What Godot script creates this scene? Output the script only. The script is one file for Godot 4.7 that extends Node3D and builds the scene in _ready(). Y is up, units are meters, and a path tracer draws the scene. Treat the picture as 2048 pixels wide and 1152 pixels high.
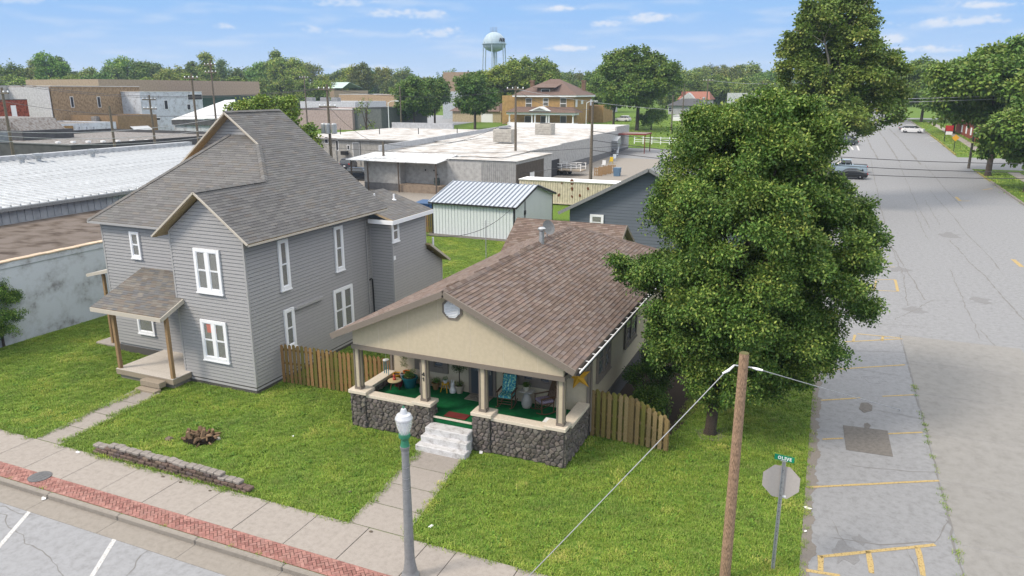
extends Node3D

const FPX := 1464.46
const CAMY := 12.0
const PITCH := 15.09
const YAW := 23.1
const SLOPE := [[-95.0, 0.0], [-128.0, 0.6], [-173.0, 2.2], [-243.0, 3.9], [-400.0, 6.0], [-9000.0, 6.0]]
var M := {}
var T := {}
var used := {}
var rng := RandomNumberGenerator.new()
var leaf_meshes := {}


# ---------------------------------------------------------------- mesh builder
class MB:
	var v := PackedVector3Array()
	var n := PackedVector3Array()
	var c := PackedColorArray()
	var col := Color.WHITE

	func tri(a: Vector3, b: Vector3, d: Vector3) -> void:  # counter-clockwise seen from outside
		var nn := (b - a).cross(d - a).normalized()
		for p in [a, d, b]:
			v.append(p); n.append(nn); c.append(col)

	func tris(a: Vector3, b: Vector3, d: Vector3, na: Vector3, nb: Vector3, nd: Vector3) -> void:
		v.append(a); v.append(d); v.append(b)
		n.append(na); n.append(nd); n.append(nb)
		c.append(col); c.append(col); c.append(col)

	func quad(a: Vector3, b: Vector3, d: Vector3, e: Vector3) -> void:
		tri(a, b, d)
		tri(a, d, e)

	func bx(x0: float, x1: float, y0: float, y1: float, z0: float, z1: float) -> MB:
		return box(Vector3((x0 + x1) / 2, (y0 + y1) / 2, (z0 + z1) / 2), Vector3(absf(x1 - x0), absf(y1 - y0), absf(z1 - z0)))

	func box(at: Vector3, s: Vector3, b := Basis.IDENTITY, taper := 1.0) -> MB:
		var h := s / 2
		var p := []
		for y in [-1, 1]:
			var k: float = taper if y > 0 else 1.0
			for q in [Vector2(-1, -1), Vector2(1, -1), Vector2(1, 1), Vector2(-1, 1)]:
				p.append(at + b * Vector3(q.x * h.x * k, y * h.y, q.y * h.z * k))
		quad(p[4], p[7], p[6], p[5])
		quad(p[0], p[1], p[2], p[3])
		quad(p[3], p[2], p[6], p[7])
		quad(p[1], p[0], p[4], p[5])
		quad(p[2], p[1], p[5], p[6])
		quad(p[0], p[3], p[7], p[4])
		return self

	func cbox(at: Vector3, s: Vector3, ch: float, b := Basis.IDENTITY) -> MB:  # box with chamfered top and sides
		var h := s / 2
		var rings := [[-h.y, ch * 0.5], [-h.y + ch, 0.0], [h.y - ch, 0.0], [h.y, ch]]
		var pr := []
		for r in rings:
			var hx: float = h.x - r[1]
			var hz: float = h.z - r[1]
			var ring := []
			for q in [Vector2(-hx + ch, -hz), Vector2(hx - ch, -hz), Vector2(hx, -hz + ch), Vector2(hx, hz - ch), Vector2(hx - ch, hz), Vector2(-hx + ch, hz), Vector2(-hx, hz - ch), Vector2(-hx, -hz + ch)]:
				ring.append(at + b * Vector3(q.x, r[0], q.y))
			pr.append(ring)
		for i in 3:
			for k in 8:
				var k2 := (k + 1) % 8
				quad(pr[i][k2], pr[i][k], pr[i + 1][k], pr[i + 1][k2])
		for k in range(1, 7):
			tri(pr[3][0], pr[3][k + 1], pr[3][k])
			tri(pr[0][0], pr[0][k], pr[0][k + 1])
		return self

	func tube(pts: Array, rad, sides := 8, caps := true) -> MB:
		var rings := []
		var nr := []
		var side := Vector3.ZERO
		for i in pts.size():
			var d: Vector3 = (pts[mini(i + 1, pts.size() - 1)] - pts[maxi(i - 1, 0)]).normalized()
			if side == Vector3.ZERO:
				side = d.cross(Vector3.UP if absf(d.y) < 0.9 else Vector3.RIGHT).normalized()
			side = (side - d * side.dot(d)).normalized()
			var up := d.cross(side)
			var r: float = rad[i] if rad is Array else rad
			var ring := []
			var nn := []
			for k in sides:
				var a := TAU * k / sides
				var o := side * cos(a) + up * sin(a)
				ring.append(pts[i] + o * r)
				nn.append(o)
			rings.append(ring)
			nr.append(nn)
		for i in pts.size() - 1:
			for k in sides:
				var k2 := (k + 1) % sides
				tris(rings[i][k], rings[i][k2], rings[i + 1][k2], nr[i][k], nr[i][k2], nr[i + 1][k2])
				tris(rings[i][k], rings[i + 1][k2], rings[i + 1][k], nr[i][k], nr[i + 1][k2], nr[i + 1][k])
		if caps:
			var e := pts.size() - 1
			for k in range(1, sides - 1):
				tri(rings[0][0], rings[0][k + 1], rings[0][k])
				tri(rings[e][0], rings[e][k], rings[e][k + 1])
		return self

	func lathe(prof: Array, at: Vector3, seg := 16, b := Basis.IDENTITY) -> MB:  # prof: Vector2(radius, y) from bottom to top
		for i in prof.size() - 1:
			var p: Vector2 = prof[i]
			var q: Vector2 = prof[i + 1]
			var d := q - p
			var nn := Vector2(d.y, -d.x).normalized()
			for k in seg:
				var a0 := TAU * k / seg
				var a1 := TAU * (k + 1) / seg
				var o0 := Vector3(cos(a0), 0, sin(a0))
				var o1 := Vector3(cos(a1), 0, sin(a1))
				var u := Vector3.UP
				var n0 := b * (o0 * nn.x + u * nn.y)
				var n1 := b * (o1 * nn.x + u * nn.y)
				var A := at + b * (o0 * p.x + u * p.y)
				var B := at + b * (o1 * p.x + u * p.y)
				var C := at + b * (o1 * q.x + u * q.y)
				var D := at + b * (o0 * q.x + u * q.y)
				if p.x > 0.0:
					tris(A, C, B, n0, n1, n1)
				if q.x > 0.0:
					tris(A, D, C, n0, n0, n1)
		return self

	func prism(poly: PackedVector2Array, o: Vector3, ax: Vector3, ay: Vector3, depth: float) -> MB:  # polygon in (ax, ay), pushed back by depth against ax x ay
		var az := ax.cross(ay).normalized() * depth
		var p := poly
		if Geometry2D.is_polygon_clockwise(p):
			p = p.duplicate()
			p.reverse()
		var ix := Geometry2D.triangulate_polygon(p)
		for i in range(0, ix.size(), 3):
			var q := [p[ix[i]], p[ix[i + 1]], p[ix[i + 2]]]
			if (q[1] - q[0]).cross(q[2] - q[0]) < 0:
				q = [q[0], q[2], q[1]]
			var w := q.map(func(t): return o + ax * t.x + ay * t.y)
			tri(w[0], w[1], w[2])
			tri(w[0] - az, w[2] - az, w[1] - az)
		for i in p.size():
			var a := o + ax * p[i].x + ay * p[i].y
			var k := p[(i + 1) % p.size()]
			var b := o + ax * k.x + ay * k.y
			quad(b, a, a - az, b - az)
		return self

	func blob(at: Vector3, r: Vector3, nz: FastNoiseLite, amp := 0.25, seg := 8, rows := 5, b := Basis.IDENTITY) -> MB:
		var g := []
		for i in rows + 1:
			var ring := []
			var th := PI * i / rows
			for k in seg:
				var a := TAU * k / seg
				var d := Vector3(sin(th) * cos(a), cos(th), sin(th) * sin(a))
				var f := 1.0 + amp * nz.get_noise_3dv(at * 7.0 + d * 3.0)
				ring.append(at + b * (d * r * f))
			g.append(ring)
		for i in rows:
			for k in seg:
				var k2 := (k + 1) % seg
				if i > 0:
					tri(g[i][k], g[i][k2], g[i + 1][k2])
				if i < rows - 1:
					tri(g[i][k], g[i + 1][k2], g[i + 1][k])
		return self

	func mesh(mat: Material, off := Vector3.ZERO) -> ArrayMesh:
		var vv := v
		if off != Vector3.ZERO:
			vv = PackedVector3Array()
			vv.resize(v.size())
			for i in v.size():
				vv[i] = v[i] - off
		var a := []
		a.resize(Mesh.ARRAY_MAX)
		a[Mesh.ARRAY_VERTEX] = vv
		a[Mesh.ARRAY_NORMAL] = n
		a[Mesh.ARRAY_COLOR] = c
		var m := ArrayMesh.new()
		m.add_surface_from_arrays(Mesh.PRIMITIVE_TRIANGLES, a)
		m.surface_set_material(0, mat)
		return m

	func base() -> Vector3:
		var lo := v[0]
		var hi := v[0]
		for p in v:
			lo = lo.min(p)
			hi = hi.max(p)
		return Vector3((lo.x + hi.x) / 2, lo.y, (lo.z + hi.z) / 2)


# ---------------------------------------------------------------- pixels to places
func ray(u: float, vv: float) -> Vector3:
	var d := Vector3((u - 1024.0) / FPX, -(vv - 576.0) / FPX, -1.0)
	d = d.rotated(Vector3.RIGHT, deg_to_rad(-PITCH))
	return d.rotated(Vector3.UP, deg_to_rad(YAW))

func hz(z: float) -> float:
	if z >= -95.0:
		return 0.0
	for i in SLOPE.size() - 1:
		if z >= SLOPE[i + 1][0]:
			return lerpf(SLOPE[i][1], SLOPE[i + 1][1], (z - SLOPE[i][0]) / (SLOPE[i + 1][0] - SLOPE[i][0]))
	return 6.0

func at_y(u: float, vv: float, y: float) -> Vector3:
	var d := ray(u, vv)
	return Vector3(0, CAMY, 0) + d * ((y - CAMY) / d.y)

func gp(u: float, vv: float, y := 0.0) -> Vector3:
	var h := 0.0
	var p := Vector3.ZERO
	for i in 50:
		p = at_y(u, vv, y + h)
		h = 0.5 * h + 0.5 * hz(p.z)
	return p

func pz(u: float, vv: float, z: float) -> Vector3:
	var d := ray(u, vv)
	return Vector3(0, CAMY, 0) + d * (z / d.z)

func px(u: float, vv: float, x: float) -> Vector3:
	var d := ray(u, vv)
	return Vector3(0, CAMY, 0) + d * (x / d.x)

func pd(u: float, vv: float, dist: float) -> Vector3:
	var d := ray(u, vv)
	return Vector3(0, CAMY, 0) + d * (dist / Vector2(d.x, d.z).length())


# ---------------------------------------------------------------- nodes
func numbered(nm: String) -> String:
	var k: int = used.get(nm, 0)
	used[nm] = k + 1
	return nm if k == 0 else "%s_%03d" % [nm, k]

func tag(o: Node, label: String, cat: String, group := "") -> Node:
	o.set_meta("label", label)
	o.set_meta("category", cat)
	if group:
		o.set_meta("group", group)
	return o

func thing(nm: String, label: String, cat: String, at := Vector3.ZERO, group := "") -> Node3D:
	var o := Node3D.new()
	o.name = numbered(nm)
	add_child(o)
	o.position = at
	tag(o, label, cat, group)
	return o

func origin_of(o: Node) -> Vector3:
	var s := Vector3.ZERO
	while o is Node3D and o != self:
		s += o.position
		o = o.get_parent()
	return s

func part(parent: Node3D, nm: String, mb: MB, mat: Material) -> MeshInstance3D:
	var mi := MeshInstance3D.new()
	var b := mb.base()
	mi.mesh = mb.mesh(mat, b)
	mi.position = b - origin_of(parent)
	mi.name = nm
	parent.add_child(mi, true)
	return mi

func local_part(parent: Node3D, nm: String, mb: MB, mat: Material) -> MeshInstance3D:
	var mi := MeshInstance3D.new()
	mi.mesh = mb.mesh(mat)
	mi.name = nm
	parent.add_child(mi, true)
	return mi

func piece(parent: Node3D, nm: String, mesh: Mesh, tr: Transform3D) -> MeshInstance3D:
	var mi := MeshInstance3D.new()
	mi.mesh = mesh
	tr.origin -= origin_of(parent)
	mi.transform = tr
	mi.name = nm
	parent.add_child(mi, true)
	return mi

func single(nm: String, label: String, cat: String, mb: MB, mat: Material, group := "") -> MeshInstance3D:
	var mi := MeshInstance3D.new()
	var b := mb.base()
	mi.mesh = mb.mesh(mat, b)
	mi.position = b
	mi.name = numbered(nm)
	add_child(mi)
	tag(mi, label, cat, group)
	return mi

func struct(nm: String, mb: MB, mat: Material) -> MeshInstance3D:
	var mi := MeshInstance3D.new()
	mi.mesh = mb.mesh(mat)
	mi.name = numbered(nm)
	add_child(mi)
	mi.set_meta("kind", "structure")
	return mi

func struct_root(nm: String) -> Node3D:
	var o := Node3D.new()
	o.name = numbered(nm)
	add_child(o)
	o.set_meta("kind", "structure")
	return o

func copy_of(src: Node3D, at: Vector3, turn := 0.0, label := "") -> Node3D:
	var o: Node3D = src.duplicate()
	var nm: String = src.name
	o.name = numbered(nm)
	add_child(o)
	o.position = at
	o.rotation.y = turn
	if label:
		o.set_meta("label", label)
	return o


# ---------------------------------------------------------------- materials
func noise_tex(sd: int, freq: float, oct: int, stops: Array, size := 512, kind := FastNoiseLite.TYPE_SIMPLEX_SMOOTH, gain := 0.5) -> NoiseTexture2D:
	var nz := FastNoiseLite.new()
	nz.seed = sd
	nz.noise_type = kind
	nz.frequency = freq
	nz.fractal_octaves = oct
	nz.fractal_gain = gain
	var g := Gradient.new()
	var off := PackedFloat32Array()
	var cs := PackedColorArray()
	for s in stops:
		off.append(s[0])
		cs.append(s[1] if s[1] is Color else Color(s[1], s[1], s[1]))
	g.offsets = off
	g.colors = cs
	var t := NoiseTexture2D.new()
	t.width = size
	t.height = size
	t.seamless = true
	t.seamless_blend_skirt = 0.2
	t.noise = nz
	t.color_ramp = g
	return t

func lin(r: float, g: float, b: float) -> Color:
	return Color(r, g, b).linear_to_srgb()

func mk(key: String, col: Color, rough := 0.85, o := {}) -> StandardMaterial3D:
	var m := StandardMaterial3D.new()
	m.resource_name = key
	m.albedo_color = col.linear_to_srgb() if not o.get("glass") else Color(col.linear_to_srgb(), o.glass)
	m.roughness = rough
	m.metallic = o.get("metal", 0.0)
	m.metallic_specular = o.get("spec", 0.4)
	m.vertex_color_use_as_albedo = o.get("vc", true)
	if o.has("tex"):
		m.albedo_texture = o.tex
		m.uv1_triplanar = true
		m.uv1_world_triplanar = o.get("world", true)
		m.uv1_scale = o.s if o.s is Vector3 else Vector3.ONE * o.s
	if o.has("det"):
		m.detail_enabled = true
		m.detail_albedo = o.det
		m.detail_blend_mode = BaseMaterial3D.BLEND_MODE_MUL
		m.detail_uv_layer = BaseMaterial3D.DETAIL_UV_2
		m.uv2_triplanar = true
		m.uv2_world_triplanar = o.get("world", true)
		m.uv2_scale = o.ds if o.ds is Vector3 else Vector3.ONE * o.ds
	if o.has("bump"):
		m.heightmap_enabled = true
		m.heightmap_texture = o.bump
		m.heightmap_scale = o.bs
		if not o.has("tex"):
			m.uv1_triplanar = true
			m.uv1_world_triplanar = o.get("world", true)
			m.uv1_scale = o.s if o.s is Vector3 else Vector3.ONE * o.s
	if o.has("glass"):
		m.transparency = BaseMaterial3D.TRANSPARENCY_ALPHA
	if o.has("back"):
		m.backlight_enabled = true
		m.backlight = o.back
	if o.has("coat"):
		m.clearcoat_enabled = true
		m.clearcoat = o.coat
		m.clearcoat_roughness = 0.1
	M[key] = m
	return m

func make_materials() -> void:
	T.fine = noise_tex(1, 0.16, 3, [[0.0, 0.76], [0.5, 0.93], [1.0, 1.0]])
	T.blotch = noise_tex(2, 0.012, 5, [[0.1, 0.87], [0.45, 0.95], [0.8, 1.0]])
	T.soft = noise_tex(3, 0.02, 4, [[0.1, 0.965], [0.8, 1.0]])
	T.grain = noise_tex(4, 0.05, 4, [[0.1, 0.7], [0.45, 0.88], [0.8, 1.0]])
	T.bump = noise_tex(5, 0.08, 4, [[0.0, 0.0], [1.0, 1.0]])
	T.turf = noise_tex(6, 0.03, 5, [[0.15, lin(0.07, 0.125, 0.02)], [0.45, lin(0.115, 0.2, 0.03)], [0.65, lin(0.15, 0.23, 0.04)], [0.9, lin(0.2, 0.24, 0.065)]])
	T.road = noise_tex(7, 0.05, 6, [[0.1, Color(0.84, 0.835, 0.83)], [0.5, Color(0.95, 0.95, 0.95)], [0.9, Color(1, 1, 1)]], 1024, FastNoiseLite.TYPE_PERLIN, 0.8)
	T.conc = noise_tex(17, 0.04, 6, [[0.1, Color(0.88, 0.875, 0.87)], [0.5, Color(0.96, 0.957, 0.955)], [0.9, Color(1, 1, 1)]], 1024, FastNoiseLite.TYPE_PERLIN, 0.78)
	T.stain = noise_tex(8, 0.03, 5, [[0.15, Color(0.6, 0.55, 0.5)], [0.36, Color(0.86, 0.84, 0.81)], [0.6, Color(1, 1, 1)]])
	T.rust = noise_tex(9, 0.02, 5, [[0.2, Color(0.62, 0.54, 0.48)], [0.38, Color(0.88, 0.85, 0.82)], [0.55, Color(1, 1, 1)]], 1024, FastNoiseLite.TYPE_SIMPLEX_SMOOTH, 0.68)
	T.stucco = noise_tex(14, 0.01, 8, [[0.12, Color(0.7, 0.68, 0.66)], [0.35, Color(0.92, 0.915, 0.91)], [0.6, Color(1, 1, 1)]], 1024, FastNoiseLite.TYPE_SIMPLEX_SMOOTH, 0.7)
	T.bark = noise_tex(10, 0.04, 4, [[0.2, 0.4], [0.5, 0.8], [0.8, 1.0]])
	T.peel = noise_tex(11, 0.03, 4, [[0.16, Color(0.62, 0.59, 0.57)], [0.28, Color(0.88, 0.87, 0.86)], [0.5, Color(1, 1, 1)]])
	T.print = noise_tex(12, 0.02, 3, [[0.0, Color(0.05, 0.12, 0.3)], [0.35, Color(0.1, 0.45, 0.6)], [0.45, Color(0.35, 0.75, 0.8)], [0.52, Color(0.1, 0.3, 0.5)], [0.6, Color(0.4, 0.7, 0.45)], [0.8, Color(0.75, 0.9, 0.85)]], 256)
	T.flower = noise_tex(13, 0.06, 2, [[0.3, Color(0.12, 0.1, 0.2)], [0.5, Color(0.35, 0.3, 0.4)], [0.65, Color(0.75, 0.7, 0.75)]], 256)
	var W := Color.WHITE
	mk("turf", W, 0.95, {"tex": T.turf, "s": 0.35, "det": T.fine, "ds": 1.7, "spec": 0.2})
	mk("blade", W, 0.6, {"back": Color(0.35, 0.42, 0.12), "spec": 0.3})
	mk("leaf", W, 0.55, {"back": Color(0.34, 0.42, 0.12), "spec": 0.35})
	mk("bark", Color(0.13, 0.1, 0.08), 0.95, {"tex": T.bark, "s": Vector3(5, 0.9, 5), "bump": T.bark, "bs": 3.0})
	mk("white_metal", Color(0.66, 0.67, 0.68), 0.5, {"tex": T.blotch, "s": 0.15})
	mk("oil_stain", Color(0.25, 0.25, 0.255), 0.9, {"tex": T.conc, "s": 0.3, "det": T.fine, "ds": 1.3})
	mk("road_dirt", Color(0.24, 0.217, 0.194), 0.95, {"tex": T.conc, "s": 0.4, "det": T.fine, "ds": 1.5})
	mk("side_asphalt", Color(0.312, 0.316, 0.327), 0.9, {"tex": T.road, "s": 0.075, "det": T.fine, "ds": 1.3, "bump": T.fine, "bs": 0.4})
	mk("asphalt", Color(0.355, 0.361, 0.378), 0.9, {"tex": T.road, "s": 0.075, "det": T.fine, "ds": 1.3, "bump": T.fine, "bs": 0.4})
	mk("slab", Color(0.31, 0.302, 0.288), 0.9, {"tex": T.conc, "s": 0.06, "det": T.fine, "ds": 1.3})
	mk("walk", Color(0.4, 0.362, 0.328), 0.9, {"tex": T.conc, "s": 0.13, "det": T.fine, "ds": 1.6, "bump": T.fine, "bs": 0.3})
	mk("gutter", Color(0.33, 0.3, 0.265), 0.9, {"tex": T.conc, "s": 0.14, "det": T.fine, "ds": 1.6})
	mk("lap_shade", Color(0.1, 0.1, 0.105), 0.9)  # near black: painted shade for the gaps between siding courses
	mk("iron", Color(0.13, 0.13, 0.135), 0.6, {"tex": T.blotch, "s": 1.5})
	mk("patch", Color(0.19, 0.175, 0.16), 0.95, {"tex": T.blotch, "s": 0.9, "det": T.fine, "ds": 4.0})
	mk("crack", Color(0.17, 0.165, 0.16), 0.95)
	mk("yellow_line", Color(0.5, 0.37, 0.16), 0.8, {"tex": T.peel, "s": 0.9, "det": T.fine, "ds": 3.0})
	mk("white_line", Color(0.62, 0.62, 0.62), 0.8, {"tex": T.peel, "s": 1.0, "det": T.fine, "ds": 3.0})
	mk("paver", W, 0.9, {"tex": T.fine, "s": 3.0, "det": T.blotch, "ds": 0.5})
	mk("stone", W, 0.9, {"tex": T.grain, "s": 2.2, "bump": T.bump, "bs": 2.0})
	mk("mortar", Color(0.085, 0.08, 0.075), 0.95)
	mk("block", W, 0.92, {"tex": T.grain, "s": 2.5, "bump": T.bump, "bs": 1.5})
	mk("siding", Color(0.325, 0.322, 0.326), 0.5, {"tex": T.soft, "s": Vector3(0.25, 1.2, 0.25)})
	mk("siding_trim", Color(0.335, 0.332, 0.335), 0.55)
	mk("vinyl", Color(0.78, 0.79, 0.82), 0.45)
	mk("shingle", W, 0.95, {"tex": T.fine, "s": 5.0, "spec": 0.2})
	mk("deck_felt", Color(0.09, 0.085, 0.08), 0.95)
	mk("soffit", Color(0.42, 0.32, 0.2), 0.8, {"tex": T.grain, "s": Vector3(0.6, 0.6, 0.6)})
	mk("drip", Color(0.46, 0.42, 0.36), 0.5)
	mk("cream", Color(0.5, 0.43, 0.315), 0.75, {"tex": T.soft, "s": 0.5})
	mk("taupe", Color(0.18, 0.152, 0.127), 0.65)
	mk("coping", Color(0.64, 0.57, 0.47), 0.8, {"tex": T.conc, "s": 0.3})
	mk("carpet", Color(0.012, 0.13, 0.045), 1.0, {"tex": T.fine, "s": 3.5, "det": T.blotch, "ds": 0.6, "spec": 0.1})
	mk("step_paint", Color(0.6, 0.6, 0.61), 0.8, {"tex": T.stucco, "s": 0.2, "det": T.conc, "ds": 0.3})
	mk("picket", W, 0.85, {"tex": T.grain, "s": Vector3(3, 0.35, 3)})
	mk("pale_deck", Color(0.62, 0.57, 0.51), 0.8, {"tex": T.grain, "s": Vector3(0.4, 3, 3)})
	mk("old_wood", Color(0.36, 0.3, 0.23), 0.85, {"tex": T.grain, "s": Vector3(0.5, 3, 3)})
	mk("post_wood", Color(0.36, 0.235, 0.125), 0.8, {"tex": T.grain, "s": Vector3(4, 0.4, 4)})
	mk("pole_wood", Color(0.5, 0.33, 0.215), 0.9, {"tex": T.bark, "s": Vector3(6, 0.35, 6), "bump": T.bark, "bs": 1.0})
	mk("grey_pole", Color(0.24, 0.2, 0.155), 0.9, {"tex": T.bark, "s": Vector3(5, 0.3, 5)})
	mk("glass", Color(0.9, 0.95, 1.0), 0.04, {"glass": 0.06, "spec": 0.4})
	mk("curtain", Color(0.14, 0.135, 0.115), 0.9, {"tex": T.grain, "s": Vector3(6, 0.2, 6)})
	mk("dark_room", Color(0.035, 0.035, 0.04), 0.9)
	mk("red_cloth", Color(0.5, 0.07, 0.03), 0.9)
	mk("steel", Color(0.5, 0.51, 0.52), 0.38, {"metal": 0.85, "tex": T.soft, "s": 1.0})
	mk("galv", Color(0.42, 0.44, 0.46), 0.5, {"metal": 0.5, "tex": T.blotch, "s": 1.2})
	mk("lamp_grey", Color(0.22, 0.225, 0.23), 0.6, {"tex": T.blotch, "s": 1.2})
	mk("lamp_green", Color(0.03, 0.17, 0.1), 0.5)
	mk("lamp_silver", Color(0.55, 0.56, 0.58), 0.4, {"metal": 0.3})
	mk("globe", Color(0.86, 0.88, 0.9), 0.2, {"glass": 0.28, "spec": 0.6})
	mk("sign_green", Color(0.0, 0.2, 0.1), 0.5)
	mk("sign_white", Color(0.75, 0.76, 0.76), 0.5)
	mk("sign_back", Color(0.41, 0.38, 0.36), 0.5, {"tex": T.soft, "s": 1.0})
	mk("black", Color(0.02, 0.02, 0.022), 0.6)
	mk("white", Color(0.75, 0.75, 0.75), 0.6)
	mk("wire", Color(0.06, 0.06, 0.065), 0.6)
	mk("bright_wire", Color(0.4, 0.41, 0.43), 0.5, {"metal": 0.4})
	mk("plain", W, 0.75)
	mk("rough", W, 0.9, {"tex": T.blotch, "s": 0.25, "det": T.fine, "ds": 1.2})
	mk("streaked", W, 0.9, {"tex": T.stain, "s": Vector3(0.5, 0.07, 0.5), "det": T.blotch, "ds": 0.2})
	mk("peeling", Color(0.62, 0.66, 0.72), 0.9, {"tex": T.stucco, "s": 0.06, "det": T.fine, "ds": 0.9})
	mk("brick_far", Color(0.33, 0.085, 0.05), 0.9, {"tex": T.fine, "s": 1.5, "det": T.stain, "ds": 0.12})
	mk("membrane", Color(0.58, 0.58, 0.57), 0.7, {"tex": T.rust, "s": Vector3(0.012, 0.05, 0.035), "det": T.conc, "ds": Vector3(0.05, 0.1, 0.05)})
	mk("brown_roof", Color(0.165, 0.135, 0.117), 0.95, {"tex": T.stain, "s": Vector3(0.03, 0.06, 0.05), "det": T.fine, "ds": 0.8})
	mk("dark_roof", Color(0.1, 0.1, 0.105), 0.9, {"tex": T.blotch, "s": 0.12, "det": T.fine, "ds": 0.8})
	mk("grey_roof", Color(0.27, 0.26, 0.255), 0.9, {"tex": T.rust, "s": 0.08, "det": T.fine, "ds": 0.8})
	mk("metal_roof", Color(0.58, 0.6, 0.62), 0.42, {"metal": 0.25, "tex": T.blotch, "s": 0.12})
	mk("cladding", Color(0.42, 0.43, 0.45), 0.55, {"tex": T.blotch, "s": 0.2})
	mk("shed_gap", Color(0.2, 0.24, 0.26), 0.6)
	mk("shed_seam_shaded", Color(0.3, 0.33, 0.37), 0.45)  # darker than the roof sheet: shading of the ribs painted into their colour
	mk("shed_wall", Color(0.62, 0.665, 0.68), 0.5, {"tex": T.soft, "s": 0.5})
	mk("shed_roof", Color(0.5, 0.54, 0.6), 0.35, {"metal": 0.4, "tex": T.soft, "s": 0.4})
	mk("container", Color(0.6, 0.54, 0.41), 0.6, {"tex": T.blotch, "s": 0.3})
	mk("rust", Color(0.17, 0.06, 0.025), 0.95, {"tex": T.grain, "s": 4.0})
	mk("slate_paint", Color(0.115, 0.135, 0.165), 0.6, {"tex": T.soft, "s": Vector3(0.3, 1.2, 0.3)})
	mk("gold_brick", Color(0.5, 0.32, 0.13), 0.9, {"tex": T.fine, "s": 1.2, "det": T.blotch, "ds": 0.12})
	mk("far_roof", Color(0.2, 0.135, 0.11), 0.95, {"tex": T.fine, "s": 1.0, "det": T.blotch, "ds": 0.3})
	mk("soil", Color(0.07, 0.05, 0.035), 1.0, {"tex": T.grain, "s": 0.8, "det": T.fine, "ds": 2.5})
	mk("dead_wood", W, 0.95, {"tex": T.grain, "s": 5.0, "bump": T.grain, "bs": 2.0})
	mk("tyre", Color(0.02, 0.02, 0.02), 0.8)
	mk("car_glass", Color(0.02, 0.025, 0.03), 0.06, {"spec": 0.7})
	mk("paint", W, 0.3, {"spec": 0.45})
	mk("red_lens", Color(0.45, 0.02, 0.02), 0.25)
	mk("cushion", W, 0.9, {"tex": T.print, "s": 2.2})
	mk("cushion_floral", W, 0.9, {"tex": T.flower, "s": 4.0})
	mk("chair_wood", Color(0.12, 0.065, 0.035), 0.6, {"tex": T.grain, "s": 3.0})
	mk("tank", Color(0.4, 0.5, 0.57), 0.5, {"tex": T.blotch, "s": 0.1})


# ---------------------------------------------------------------- builders for surfaces made of pieces
func jit(c: Color, a: float) -> Color:
	var k := 1.0 + rng.randf_range(-a, a)
	return Color(c.r * k, c.g * k, c.b * k)

func frame_of(poly: Array) -> Array:  # plane axes: along (level), up the slope, outward
	var nn := Vector3.ZERO
	for i in range(1, poly.size() - 1):
		nn += (poly[i] - poly[0]).cross(poly[i + 1] - poly[0])
	nn = nn.normalized()
	var u := Vector3.UP.cross(nn)
	u = Vector3.RIGHT if u.length() < 0.01 else u.normalized()
	return [u, nn.cross(u), nn]

func flat(poly: Array, o: Vector3, u: Vector3, w: Vector3) -> PackedVector2Array:
	var r := PackedVector2Array()
	for p in poly:
		r.append(Vector2((p - o).dot(u), (p - o).dot(w)))
	return r

func lap_piece(mb: MB, pl: PackedVector2Array, v0: float, expo: float, lift: float, rest: float, o: Vector3, f: Array) -> void:
	if Geometry2D.is_polygon_clockwise(pl):
		pl = pl.duplicate()
		pl.reverse()
	var top := []
	var low := []
	for q in pl:
		var p: Vector3 = o + f[0] * q.x + f[1] * q.y
		top.append(p + f[2] * (rest + lift * (1.0 - (q.y - v0) / expo)))
		low.append(p)
	for i in range(1, top.size() - 1):
		mb.tri(top[0], top[i], top[i + 1])
	for i in top.size():
		var k := (i + 1) % top.size()
		mb.quad(top[k], top[i], low[i], low[k])

# Courses of siding boards: each piece of a course is a part of its own.
func siding(parent: Node3D, poly: Array, expo: float, lift: float, mat: Material, nm := "siding_board", col := Color.WHITE) -> void:
	var f := frame_of(poly)
	var o: Vector3 = poly[0]
	var p2 := flat(poly, o, f[0], f[1])
	var lo := INF
	var hi := -INF
	for q in p2:
		lo = minf(lo, q.y)
		hi = maxf(hi, q.y)
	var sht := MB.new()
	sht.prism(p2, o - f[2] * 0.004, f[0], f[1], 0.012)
	part(parent, "lap_shade", sht, M.lap_shade)  # dark plate behind the boards gives painted shadow lines under each lap
	var v0 := lo
	while v0 < hi - 0.01:
		var band := PackedVector2Array([Vector2(-200, v0 + 0.02), Vector2(200, v0 + 0.02), Vector2(200, v0 + expo), Vector2(-200, v0 + expo)])
		for pl in Geometry2D.intersect_polygons(p2, band):
			var mb := MB.new()
			mb.col = jit(col, 0.035)
			lap_piece(mb, pl, v0, expo, lift, 0.002, o, f)
			part(parent, nm, mb, mat)
		v0 += expo

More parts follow.
